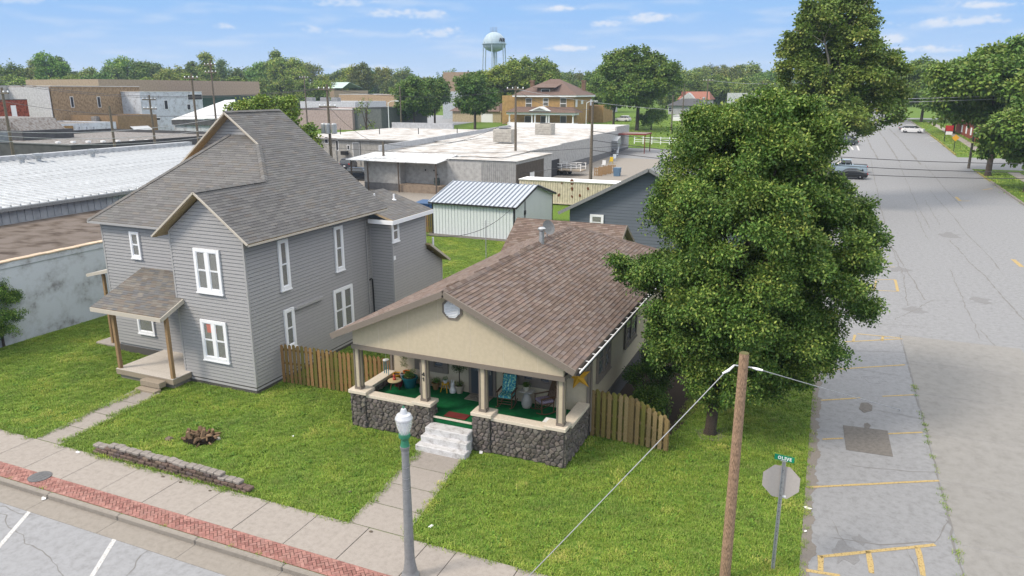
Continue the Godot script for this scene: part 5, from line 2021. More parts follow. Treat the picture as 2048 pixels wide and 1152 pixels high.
	for k in 4:
		var sl := MB.new()
		sl.cbox(V(-0.02, 0.2, -0.16 + 0.1 * k), V(0.5, 0.02, 0.07), 0.004)
		local_part(bx, "slat", sl, M.white)
	for s in [-1, 1]:
		var sd := MB.new()
		sd.cbox(V(s * 0.24, 0.1, 0), V(0.03, 0.2, 0.42), 0.004)
		local_part(bx, "side", sd, M.white)


# ---------------------------------------------------------------- fences, sheds, garage
func fence_run(nm: String, label: String, a: Vector3, b: Vector3, hts: Callable, cols: Array) -> void:
	var f := thing(nm, label, "fence", a)
	var d := (b - a).normalized()
	var side := Vector3.UP.cross(d)
	var L := a.distance_to(b)
	var n := int(L / 0.2)
	var bs := Basis(d, Vector3.UP, d.cross(Vector3.UP))
	var ends := func(mb: MB, at: Vector3, h: float):
		mb.prism(PackedVector2Array([Vector2(-0.068, 0.04), Vector2(0.068, 0.04), Vector2(0.068, h - 0.05), Vector2(0.03, h), Vector2(-0.03, h), Vector2(-0.068, h - 0.05)]), at, d, Vector3.UP, 0.018)
	for back in 2:
		for i in n:
			var s := (i + 0.5 + 0.5 * back) * L / n
			if s > L - 0.07:
				continue
			var h: float = hts.call(s) + rng.randf_range(-0.025, 0.02)
			var mb := MB.new()
			mb.col = jit(cols[rng.randi() % cols.size()], 0.16)
			ends.call(mb, a + d * s - bs.z * (0.062 * (1 if back else -1) - 0.009), h)
			part(f, "picket", mb, M.picket)
	for k in 3:
		for i in 8:
			var s0 := L * i / 8.0
			var s1 := L * (i + 1) / 8.0
			var h: float = minf(hts.call(s0), hts.call(s1))
			var y: float = [0.3, h * 0.52, h - 0.22][k]
			var y2: float = [0.3, hts.call(s1) * 0.52, hts.call(s1) - 0.22][k]
			var y0: float = [0.3, hts.call(s0) * 0.52, hts.call(s0) - 0.22][k]
			var p := a + d * s0 + V(0, y0, 0)
			var q := a + d * s1 + V(0, y2, 0)
			var mb := MB.new()
			mb.col = cols[0]
			mb.box((p + q) / 2, V(p.distance_to(q), 0.085, 0.038), Basis((q - p).normalized(), bs.z.cross((q - p).normalized()).normalized(), bs.z))
			part(f, "rail", mb, M.picket)
	var m := int(L / 2.4) + 1
	for i in m + 1:
		var s := clampf(L * i / m, 0.06, L - 0.06)
		var h: float = hts.call(s) - 0.1
		var mb := MB.new()
		mb.col = cols[0]
		mb.box(a + d * s + V(0, h / 2, 0) + bs.z * 0.0, V(0.085, h, 0.085), bs)
		part(f, "post", mb, M.picket)

func fences() -> void:
	rng.seed = 400
	var cl := [Color(0.26, 0.17, 0.06), Color(0.21, 0.15, 0.05), Color(0.3, 0.19, 0.075), Color(0.18, 0.15, 0.04), Color(0.33, 0.19, 0.08)]
	fence_run("picket_fence", "weathered brown picket fence between the grey house and the bungalow", V(-20.38, 0, -22.95), V(-15.12, 0, -23.22), func(s): return 1.72, cl)
	var cr := [Color(0.3, 0.21, 0.09), Color(0.25, 0.2, 0.06), Color(0.34, 0.25, 0.12), Color(0.22, 0.2, 0.05)]
	fence_run("picket_fence", "picket fence with a sloping top end beside the stone porch", V(-6.88, 0, -23.3), V(-4.02, 0, -23.14), func(s): return 1.78 if s < 1.55 else lerpf(1.78, 1.2, (s - 1.55) / 1.35), cr)
	fence_run("picket_fence", "tall board fence at the left end of the white metal shed", V(-34.5, 0, -55.3), V(-31.0, 0, -55.2), func(s): return 1.9, cl)
	fence_run("picket_fence", "board fence behind the small garage by the slate house", V(-10.6, 0, -46.5), V(-4.0, 0, -46.5), func(s): return 1.7, cl)

func gable_hut(root: Node3D, x0: float, x1: float, z0: float, z1: float, eave: float, ridge: float, along_x: bool, wall: Material, over: float, deck: Material) -> Array:
	# plain gabled box; returns the roof planes
	var b := MB.new()
	b.bx(x0, x1, -0.05, eave, z1, z0)
	var xm := (x0 + x1) / 2
	var zm := (z0 + z1) / 2
	if along_x:
		for x in [x0 + 0.02, x1]:
			b.prism(PackedVector2Array([Vector2(-z0, eave), Vector2(-z1, eave), Vector2(-zm, ridge - 0.06)]), V(x, 0, 0), V(0, 0, -1), Vector3.UP, 0.02)
	else:
		for z in [z0, z1 + 0.02]:
			b.prism(PackedVector2Array([Vector2(x0, eave), Vector2(x1, eave), Vector2(xm, ridge - 0.06)]), V(0, 0, z), Vector3.RIGHT, Vector3.UP, 0.02)
	part(root, "wall", b, wall)
	var k := (ridge - eave) / ((z0 - z1) / 2 if along_x else (x1 - x0) / 2)
	var lo := eave - k * over
	var ret := []
	if along_x:
		ret = [[V(x0 - over, lo, z0 + over), V(x1 + over, lo, z0 + over), V(x1 + over, ridge, zm), V(x0 - over, ridge, zm)], [V(x1 + over, lo, z1 - over), V(x0 - over, lo, z1 - over), V(x0 - over, ridge, zm), V(x1 + over, ridge, zm)]]
	else:
		ret = [[V(x1 + over, lo, z0 + over), V(x1 + over, lo, z1 - over), V(xm, ridge, z1 - over), V(xm, ridge, z0 + over)], [V(x0 - over, lo, z1 - over), V(x0 - over, lo, z0 + over), V(xm, ridge, z0 + over), V(xm, ridge, z1 - over)]]
	for p in ret:
		for i in 4:
			p[i].y += 0.06
		roof_deck(root, p, 0.1, deck)
	return ret

func ribs(parent: Node3D, poly: Array, step: float, w: float, h: float, mat: Material, nm := "seam") -> void:  # standing seams up a roof plane (rectangle)
	var a: Vector3 = poly[0]
	var b: Vector3 = poly[1]
	var up: Vector3 = poly[3] - poly[0]
	var d := (b - a).normalized()
	var nn := d.cross(up.normalized())
	var n := int(a.distance_to(b) / step)
	var mesh_b := MB.new()
	mesh_b.box(Vector3.ZERO, V(w, up.length(), h), Basis.IDENTITY)
	var ms := mesh_b.mesh(mat)
	for i in n + 1:
		var p := a + (b - a) * (float(i) / n) + up / 2 + nn * (h / 2 + 0.002)
		piece(parent, nm, ms, Transform3D(Basis(d, up.normalized(), nn), p))

func garage_and_sheds() -> void:
	rng.seed = 500
	var cols := [Color(0.2, 0.15, 0.125), Color(0.225, 0.17, 0.145), Color(0.18, 0.135, 0.115), Color(0.25, 0.2, 0.175)]
	var ga := thing("garage", "small tan garage with brown shingle gable roof behind the bungalow", "garage", V(-14.2, 0, -42.2))
	var ps := gable_hut(ga, -17.3, -10.95, -39.9, -44.5, 2.7, 4.2, true, M.cream, 0.35, M.taupe)
	shingles(ga, [ps[0]], 0.15, 0.31, 0, cols, M.shingle, 0.018)
	var vt := MB.new()
	vt.box(V(-10.93, 3.2, -41.5), V(0.05, 0.35, 0.3))
	part(ga, "gable_vent", vt, M.dark_room)
	edge_trim(ga, "rake_board", [V(-10.57, 2.5, -39.55), V(-10.57, 4.2, -42.2), V(-10.57, 2.5, -44.85)], 0.05, 0.16, M.taupe)
	# white metal shed
	var sh := thing("metal_shed", "white metal shed with a pale blue ribbed roof and dark trim", "shed", V(-27, 0, -59.5))
	var sp := gable_hut(sh, -30.85, -23.25, -55.0, -64.0, 2.78, 4.0, true, M.shed_gap, 0.3, M.shed_roof)
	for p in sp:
		ribs(sh, p, 0.4, 0.05, 0.09, M.shed_seam_shaded)
	var x := -30.85
	var pan := MB.new()
	pan.box(V(0, 1.39, 0), V(0.262, 2.76, 0.03))
	var pm := pan.mesh(M.shed_wall)
	while x < -23.4:
		piece(sh, "panel", pm, Transform3D(Basis.IDENTITY, V(x + 0.15, 0.0, -54.985)))
		x += 0.3
	var z := -55.0
	while z > -63.9:
		var mb := MB.new()
		var top := 2.78 + 1.2 * (1.0 - absf(z - 0.15 + 59.5) / 4.5) - 0.02
		mb.bx(-23.245, -23.225, 0.02, top, z - 0.262, z)
		part(sh, "panel", mb, M.shed_wall)
		z -= 0.3
	for c in [[-30.87, -54.98], [-23.22, -54.98], [-23.22, -64.0]]:
		var mb := MB.new()
		mb.bx(c[0] - 0.08, c[0] + 0.03, 0, 2.8, c[1] - 0.06, c[1] + 0.04)
		part(sh, "corner_trim", mb, M.black)
	edge_trim(sh, "eave_trim", [V(-31.15, 2.72, -54.68), V(-22.95, 2.72, -54.68)], 0.04, 0.14, M.black)
	edge_trim(sh, "rake_trim", [V(-22.93, 2.74, -54.7), V(-22.93, 4.0, -59.5), V(-22.93, 2.74, -64.3)], 0.04, 0.16, M.black)
	var mt := MB.new()
	mt.box(px(1050, 425, -23.18), V(0.1, 0.35, 0.25))
	part(sh, "meter_box", mt, M.black)
	var cd := MB.new()
	cd.tube([V(-23.17, 1.2, px(1050, 425, -23.18).z), V(-23.17, 3.4, px(1050, 425, -23.18).z)], 0.03, 6)
	part(sh, "conduit", cd, M.black)
	var pad := MB.new()
	pad.bx(-31.3, -22.8, -0.05, 0.03, -64.3, -54.2)
	single("shed_slab", "brown concrete pad in front of the white metal shed", "slab", pad, M.patch)
	# slate house with a front gable
	var sl := thing("slate_house", "slate blue clapboard house with a low pitched gable", "house", V(-9, 0, -60))
	gable_hut(sl, -17.95, -5.65, -53.5, -66.0, 3.28, 6.48, false, M.slate_paint, 0.7, M.lamp_grey)
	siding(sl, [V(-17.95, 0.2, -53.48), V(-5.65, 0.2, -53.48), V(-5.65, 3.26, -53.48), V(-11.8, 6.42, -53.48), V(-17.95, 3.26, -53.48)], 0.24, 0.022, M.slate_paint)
	edge_trim(sl, "rake_board", [V(-18.65, 2.9, -52.78), V(-11.8, 6.48, -52.78), V(-4.95, 2.9, -52.78)], 0.06, 0.24, M.lamp_grey)
	win_z(sl, -53.44, 1180.5, 428, 1206.5, 462, 1, 0.16, M.vinyl, M.curtain)
	var cm := MB.new()
	cm.lathe([Vector2(0.12, 0), Vector2(0.12, 0.7), Vector2(0.18, 0.75), Vector2(0.18, 0.9), Vector2(0.0, 0.95)], V(-11.6, 6.42, -56), 10)
	part(sl, "flue_pipe", cm, M.galv)
	# shipping container
	var co := thing("shipping_container", "cream shipping container with rust patches", "container", V(-25, 0, -76))
	var bx := MB.new()
	bx.bx(-31.0, -18.85, 0.15, 2.58, -77.1, -74.75)
	part(co, "box", bx, M.container)
	var top := MB.new()
	top.bx(-31.05, -18.8, 2.58, 2.64, -77.15, -74.6)
	part(co, "roof", top, M.white)
	var pp := MB.new()
	pp.prism(PackedVector2Array([Vector2(-0.1, 0), Vector2(0.1, 0), Vector2(0.06, 0.05), Vector2(-0.06, 0.05)]), Vector3.ZERO, Vector3.RIGHT, Vector3.BACK, 2.3)
	var rm := pp.mesh(M.container)
	x = -30.8
	while x < -19.0:
		piece(co, "corrugation", rm, Transform3D(Basis.IDENTITY, V(x, 0.23, -74.75)))
		x += 0.28
	for e in [0.19, 2.54]:
		var mb := MB.new()
		mb.bx(-31.05, -18.8, e - 0.06, e + 0.06, -74.76, -74.66)
		part(co, "rail", mb, M.container)
	for r in [[1124, 365, 0.3, 0.5], [1144, 364, 0.45, 0.7], [1144, 378, 0.35, 0.6], [1176, 377, 0.35, 0.45], [1160, 391, 0.35, 0.4], [1118, 390, 0.35, 0.4], [1144, 393, 0.3, 0.4]]:
		var c := pz(r[0], r[1], -74.69)
		var pl := PackedVector2Array()
		for k in 11:
			pl.append(Vector2.from_angle(TAU * k / 11) * Vector2(r[2], r[3]) * 0.45 * rng.randf_range(0.6, 1.2))
		var mb := MB.new()
		mb.prism(pl, V(c.x, c.y, -74.685), Vector3.RIGHT, Vector3.UP, 0.01)
		part(co, "rust_patch", mb, M.rust)
	# blue dumpster at the shed's left end
	var du := thing("dumpster", "blue metal dumpster behind the white shed", "dumpster", V(-33.2, 0, -58.5))
	var db := MB.new()
	db.col = Color(0.02, 0.08, 0.22)
	db.box(V(-33.2, 1.05, -58.5), V(2.2, 2.1, 1.6))
	part(du, "bin", db, M.rough)
	var dl := MB.new()
	dl.col = Color(0.05, 0.1, 0.2)
	dl.box(V(-33.2, 2.14, -58.5), V(2.3, 0.06, 1.7), Basis(Vector3.RIGHT, 0.06))
	part(du, "lid", dl, M.plain)
	for k in 4:
		var rb := MB.new()
		rb.col = Color(0.02, 0.08, 0.22)
		rb.box(V(-34.0 + 0.53 * k, 1.05, -57.67), V(0.1, 2.0, 0.06))
		part(du, "rib", rb, M.rough)


# ---------------------------------------------------------------- street furniture and yard things
func yard_things() -> void:
	rng.seed = 600
	# acorn street lamp
	var lb := gp(821, 1156)
	var ly := func(v: float) -> float: return pz(812, v, lb.z).y
	var lamp := thing("street_lamp", "grey octagonal street lamp post with green collar and clear acorn globe", "street lamp", lb)
	var y1: float = ly.call(892)
	var y2: float = ly.call(868)
	var y3: float = ly.call(838)
	var y4: float = ly.call(812)
	var sh := MB.new()
	sh.lathe([Vector2(0.24, 0.0), Vector2(0.24, 0.12), Vector2(0.19, 0.2), Vector2(0.15, 0.42), Vector2(0.13, 0.6), Vector2(0.095, y1 - 0.3), Vector2(0.1, y1 - 0.12), Vector2(0.125, y1 - 0.03), Vector2(0.125, y1), Vector2(0, y1)], lb, 8)
	part(lamp, "post", sh, M.lamp_grey)
	var cl := MB.new()
	var hh := y2 - y1
	cl.lathe([Vector2(0.115, 0), Vector2(0.1, hh * 0.2), Vector2(0.09, hh * 0.5), Vector2(0.12, hh * 0.7), Vector2(0.145, hh * 0.75), Vector2(0.145, hh), Vector2(0, hh)], lb + V(0, y1, 0), 16)
	part(lamp, "collar", cl, M.lamp_green)
	var gl := MB.new()
	var gh := y3 - y2
	gl.lathe([Vector2(0.115, 0), Vector2(0.165, gh * 0.35), Vector2(0.195, gh * 0.7), Vector2(0.205, gh), Vector2(0.2, gh), Vector2(0.19, gh * 0.7), Vector2(0.16, gh * 0.35), Vector2(0.11, 0.01)], lb + V(0, y2, 0), 24)
	part(lamp, "globe", gl, M.globe)
	var bu := MB.new()
	bu.lathe([Vector2(0.04, 0), Vector2(0.06, gh * 0.5), Vector2(0.05, gh * 0.8), Vector2(0, gh * 0.85)], lb + V(0, y2, 0), 10)
	part(lamp, "bulb", bu, M.white)
	var cp := MB.new()
	var ch := y4 - y3
	cp.lathe([Vector2(0.215, -0.02), Vector2(0.215, 0.02), Vector2(0.18, ch * 0.25), Vector2(0.17, ch * 0.32), Vector2(0.1, ch * 0.42), Vector2(0.06, ch * 0.75), Vector2(0.035, ch * 0.8), Vector2(0, ch * 0.8)], lb + V(0, y3, 0), 20)
	part(lamp, "cap", cp, M.lamp_silver)
	var fi := MB.new()
	fi.lathe([Vector2(0.02, 0), Vector2(0.035, ch * 0.08), Vector2(0.02, ch * 0.14), Vector2(0, ch * 0.22)], lb + V(0, y3 + ch * 0.8, 0), 10)
	part(lamp, "finial", fi, M.lamp_green)
	for k in 3:
		var bd := MB.new()
		var by := y1 - 0.55 - 0.3 * k
		bd.lathe([Vector2(0.107 + 0.002 * k, 0), Vector2(0.107 + 0.002 * k, 0.012)], lb + V(0, by, 0), 8)
		part(lamp, "strap", bd, M.steel)

	# stop sign seen from behind, with street name blade
	var sb := gp(1545, 1140)
	var sg := thing("stop_sign", "back of an octagonal stop sign under a green OLIVE street name blade", "sign", sb)
	var po := MB.new()
	po.prism(PackedVector2Array([Vector2(-0.045, 0), Vector2(-0.03, 0.0), Vector2(-0.02, 0.035), Vector2(0.02, 0.035), Vector2(0.03, 0), Vector2(0.045, 0), Vector2(0.028, 0.042), Vector2(-0.028, 0.042)]), sb + V(0, 3.08, 0), Vector3.RIGHT, Vector3.FORWARD, 3.1)
	part(sg, "post", po, M.galv)
	for k in 24:
		var hl := MB.new()
		hl.box(sb + V(0, 0.2 + 0.115 * k, -0.032), V(0.012, 0.02, 0.004))
		part(sg, "post_hole", hl, M.black)
	var oc := PackedVector2Array()
	for k in 8:
		oc.append(Vector2.from_angle(PI / 8 + k * PI / 4) * 0.475)
	var ob := MB.new()
	var sc := pz(1562, 963, sb.z - 0.07)
	ob.prism(oc, V(sc.x, sc.y, sb.z - 0.05), Vector3.RIGHT, Vector3.UP, 0.004)
	var plate := part(sg, "plate", ob, M.sign_back)
	var red := MB.new()
	red.prism(oc, V(sc.x, sc.y, sb.z - 0.0555), Vector3.RIGHT, Vector3.UP, 0.002)
	part(plate, "face", red, M.red_lens)
	var stk := MB.new()
	stk.box(V(sc.x + 0.1, sc.y - 0.38, sb.z - 0.047), V(0.1, 0.06, 0.003))
	part(plate, "sticker", stk, M.sign_white)
	for yy in [0.25, -0.25]:
		var bt := MB.new()
		bt.lathe([Vector2(0.014, 0), Vector2(0.014, 0.01), Vector2(0, 0.012)], V(sb.x, sc.y + yy, sb.z + 0.0), 8, Basis(Vector3.RIGHT, PI / 2))
		part(plate, "bolt", bt, M.steel)
	var bc := pz(1565, 916, sb.z)
	var br := MB.new()
	br.tube([V(sb.x, 3.05, sb.z - 0.02), V(sb.x, bc.y - 0.06, sb.z)], 0.018, 6)
	br.box(V(sb.x, bc.y - 0.07, sb.z), V(0.16, 0.03, 0.03))
	part(sg, "bracket", br, M.galv)
	var bl := MB.new()
	var turn := Basis(Vector3.UP, -0.12)
	bl.cbox(V(sb.x, bc.y, sb.z), V(0.47, 0.15, 0.012), 0.004, turn)
	var blade := part(sg, "name_blade", bl, M.sign_green)
	text_part(blade, "lettering", "OLIVE", 0.085, 0.004, Transform3D(turn, V(sb.x, bc.y, sb.z) + turn * V(0.01, -0.002, 0.009)), M.sign_white)

	# wooden utility pole on the corner lawn
	var ub := gp(1449, 1160)
	var up := thing("utility_pole", "bare reddish wooden utility pole on the corner lawn", "utility pole", ub)
	var th: float = pz(1487, 706, ub.z).y
	var pm := MB.new()
	pm.tube([ub - V(0, 0.2, 0), ub + V(0, th * 0.3, 0), ub + V(0, th * 0.7, 0), ub + V(0, th, 0)], [0.135, 0.13, 0.118, 0.11], 14)
	part(up, "pole", pm, M.pole_wood)
	var mt := MB.new()
	mt.col = Color(0.16, 0.15, 0.06)
	mt.lathe([Vector2(0.112, 0), Vector2(0.1, 0.012), Vector2(0, 0.02)], ub + V(0, th, 0), 14)
	part(up, "top", mt, M.rough)
	for s in [-1, 1]:
		var at := ub + V(s * 0.12, th - 0.33, 0)
		var ins := MB.new()
		ins.tube([ub + V(s * 0.1, th - 0.33, 0), at + V(s * 0.1, 0, 0.0)], 0.02, 6)
		part(up, "eye_bolt", ins, M.galv)
		var iw := MB.new()
		var e := V(s * 0.32, -0.03 if s > 0 else -0.2, 0.12 if s < 0 else 0.0)
		iw.tube([at + V(s * 0.08, 0, 0), at + e * 0.6, at + e], [0.02, 0.035, 0.022], 8)
		part(up, "insulator", iw, M.vinyl)
	wire("guy_wire", "bright steel guy wire from the corner pole down to the lawn", ub + V(-0.4, th - 0.52, 0.1), gp(1046, 1164), 0.02, 0.012, M.bright_wire, "")
	wire("service_wire", "bright steel wire from the corner pole over the side street", ub + V(0.4, th - 0.36, 0), px(2048, 868, 20.0), 0.35, 0.012, M.bright_wire, "")

	# low block wall at the sidewalk
	var rw := thing("retaining_wall", "low dry stacked concrete block wall at the lawn edge", "wall", V(-18.8, 0, -15.45))
	var cols := [Color(0.17, 0.12, 0.1), Color(0.2, 0.15, 0.12), Color(0.15, 0.12, 0.11), Color(0.24, 0.18, 0.14)]
	var meshes := []
	for k in 6:
		var mb := MB.new()
		mb.col = jit(cols[k % 4], 0.3)
		mb.cbox(V(0, 0.055, 0), V(0.274, 0.1, 0.24), 0.02)
		meshes.append(mb.mesh(M.block))
	var capm := []
	for k in 3:
		var mb := MB.new()
		mb.col = jit(Color(0.4, 0.36, 0.33), 0.16)
		mb.cbox(V(0, 0.055, 0), V(0.27, 0.1, 0.25), 0.02)
		capm.append(mb.mesh(M.block))
	for row in 4:
		for i in 23:
			var x := -22.05 + 0.294 * i + (0.147 if row % 2 else 0.0)
			if (row == 3 and (x < -21.6 or x > -16.4 or (x > -21.0 and x < -20.75))) or (row == 2 and x > -15.7):
				continue
			var last := row == 3 or (row == 2 and (x < -21.5 or x > -16.5))
			var b := Basis(Vector3.UP, rng.randfn() * 0.06)
			piece(rw, "block", capm[rng.randi() % 3] if last else meshes[rng.randi() % 6], Transform3D(b, V(x, 0.108 * row - 0.02, -15.42 - 0.022 * row + rng.randfn() * 0.018)))

	# heap of old stump roots
	var st := thing("tree_stump", "heap of rotten stump roots and soil on the front lawn", "stump", gp(402, 886))
	var c := gp(402, 880)
	var nz := FastNoiseLite.new()
	nz.frequency = 0.5
	var hm := MB.new()
	hm.col = Color(0.13, 0.1, 0.06)
	hm.blob(c + V(0, 0.0, 0), V(0.65, 0.2, 0.5), nz, 0.5, 14, 8)
	part(st, "mound", hm, M.soil)
	for k in 46:
		var a := rng.randf() * TAU
		var r := rng.randf_range(0.05, 0.55)
		var p := c + V(cos(a) * r * 1.1, 0.2 - r * 0.25, sin(a) * r * 0.8)
		var a3 := a + rng.randfn() * 0.9
		var d := V(cos(a3) * rng.randf_range(0.1, 0.38), rng.randf_range(-0.06, 0.24) * (1.0 - r), sin(a3) * rng.randf_range(0.1, 0.35))
		var mb := MB.new()
		var tone := rng.randf_range(0.5, 1.3)
		mb.col = Color(0.25, 0.165, 0.1) * tone
		var w := rng.randf_range(0.03, 0.1)
		mb.tube([p, p + d * 0.5 + V(rng.randfn(), rng.randfn(), rng.randfn()) * 0.04, p + d], [w, w * 0.8, w * 0.35], 6)
		part(st, "root", mb, M.dead_wood)
	for k in 7:
		var p := c + V(rng.randf_range(-0.45, 0.45), 0.05, rng.randf_range(-0.3, 0.3))
		var mb := MB.new()
		mb.col = Color(0.3, 0.2, 0.125) * rng.randf_range(0.6, 1.2)
		mb.box(p + V(0, 0.16, 0), V(rng.randf_range(0.1, 0.2), rng.randf_range(0.26, 0.46), rng.randf_range(0.08, 0.16)), Basis(V(rng.randfn(), rng.randfn(), rng.randfn()).normalized(), rng.randf_range(0.2, 0.7)), 0.6)
		part(st, "stump_chunk", mb, M.dead_wood)
	var rk := MB.new()
	rk.col = Color(0.5, 0.48, 0.42)
	rk.blob(gp(436, 880) + V(0, 0.05, 0), V(0.1, 0.08, 0.08), nz, 0.6, 7, 5)
	single("rock", "pale rock lying beside the stump heap", "rock", rk, M.rough)
	var rk2 := MB.new()
	rk2.col = Color(0.2, 0.16, 0.12)
	rk2.blob(gp(338, 880) + V(0, 0.04, 0), V(0.16, 0.09, 0.13), nz, 0.6, 8, 5)
	single("rock", "brown clod of soil left of the stump heap", "clod", rk2, M.rough)

	# litter
	var pp := gp(1613, 1018)
	var pa := MB.new()
	pa.tri(pp + V(-0.12, 0.03, -0.06), pp + V(0.05, 0.02, 0.07), pp + V(0.16, 0.05, 0.0))
	pa.tri(pp + V(-0.12, 0.034, -0.06), pp + V(0.16, 0.054, 0.0), pp + V(-0.02, 0.06, -0.05))
	single("paper_scrap", "torn white paper scrap at the edge of the side street", "litter", pa, M.white)
	for l in [[586, 873, 0.05, "small white scrap on the lawn beside the stone porch"], [862, 1053, 0.07, "thin white scrap on the lawn right of the bungalow path"], [88, 997, 0.09, "flat white lid lying in the street gutter"], [156, 905, 0.07, "white paper cup lid at the sidewalk edge"], [962, 905, 0.09, "white chip of paint beside the porch steps"], [1611, 1063, 0.04, "tiny white wrapper by the stop sign kerb edge"]]:
		var g := gp(l[0], l[1], -0.12 if l[1] == 997 else 0.02)
		var mb := MB.new()
		mb.cbox(g + V(0, 0.015, 0), V(l[2] * 2.2, 0.02, l[2] * 1.3), 0.006, Basis(Vector3.UP, l[0] * 0.1))
		single("litter", l[3], "litter", mb, M.white)
	for k in 5:
		var g := gp([326, 361, 420, 700, 742][k], [955, 966, 983, 985, 1065][k])
		var mb := MB.new()
		mb.col = Color(0.1, 0.08, 0.06)
		mb.blob(g + V(0, 0.035, 0), V(0.06, 0.02, 0.04), nz, 0.5, 6, 4)
		single("dead_leaf", "small dark dried leaf on the sidewalk slabs", "leaf", mb, M.plain, "dried leaves on the sidewalk")


# ---------------------------------------------------------------- vehicles
func wheel(parent: Node3D, at: Vector3, r: float) -> void:
	var b := Basis(Vector3.BACK, PI / 2)
	var t := MB.new()
	t.lathe([Vector2(r * 0.6, -0.11), Vector2(r * 0.92, -0.11), Vector2(r, -0.07), Vector2(r, 0.07), Vector2(r * 0.92, 0.11), Vector2(r * 0.6, 0.11)], at, 18, b)
	var w := local_part(parent, "wheel", t, M.tyre)
	for s in [-1, 1]:
		var rm := MB.new()
		rm.lathe([Vector2(r * 0.62, -0.01), Vector2(r * 0.55, 0.0), Vector2(r * 0.15, 0.02), Vector2(0, 0.02)] if s > 0 else [Vector2(0, -0.02), Vector2(r * 0.15, -0.02), Vector2(r * 0.55, 0.0), Vector2(r * 0.62, 0.01)], at + V(-s * 0.095, 0, 0), 14, b)
		var rim := MeshInstance3D.new()
		rim.mesh = rm.mesh(M.steel)
		rim.name = "rim"
		w.add_child(rim, true)

func loft(mb: MB, secs: Array) -> void:  # sections: [z, half width low, half width high, y low, y high]
	var rings := []
	for s in secs:
		rings.append([V(-s[1], s[3], s[0]), V(-s[1] * 1.02, lerpf(s[3], s[4], 0.45), s[0]), V(-s[2], s[4] - 0.03, s[0]), V(-s[2] * 0.9, s[4], s[0]), V(s[2] * 0.9, s[4], s[0]), V(s[2], s[4] - 0.03, s[0]), V(s[1] * 1.02, lerpf(s[3], s[4], 0.45), s[0]), V(s[1], s[3], s[0])])
	for i in rings.size() - 1:
		for k in 8:
			var k2 := (k + 1) % 8
			mb.quad(rings[i][k2], rings[i][k], rings[i + 1][k], rings[i + 1][k2])
	for k in range(1, 7):
		mb.tri(rings[0][0], rings[0][k], rings[0][k + 1])
		mb.tri(rings[-1][0], rings[-1][k + 1], rings[-1][k])

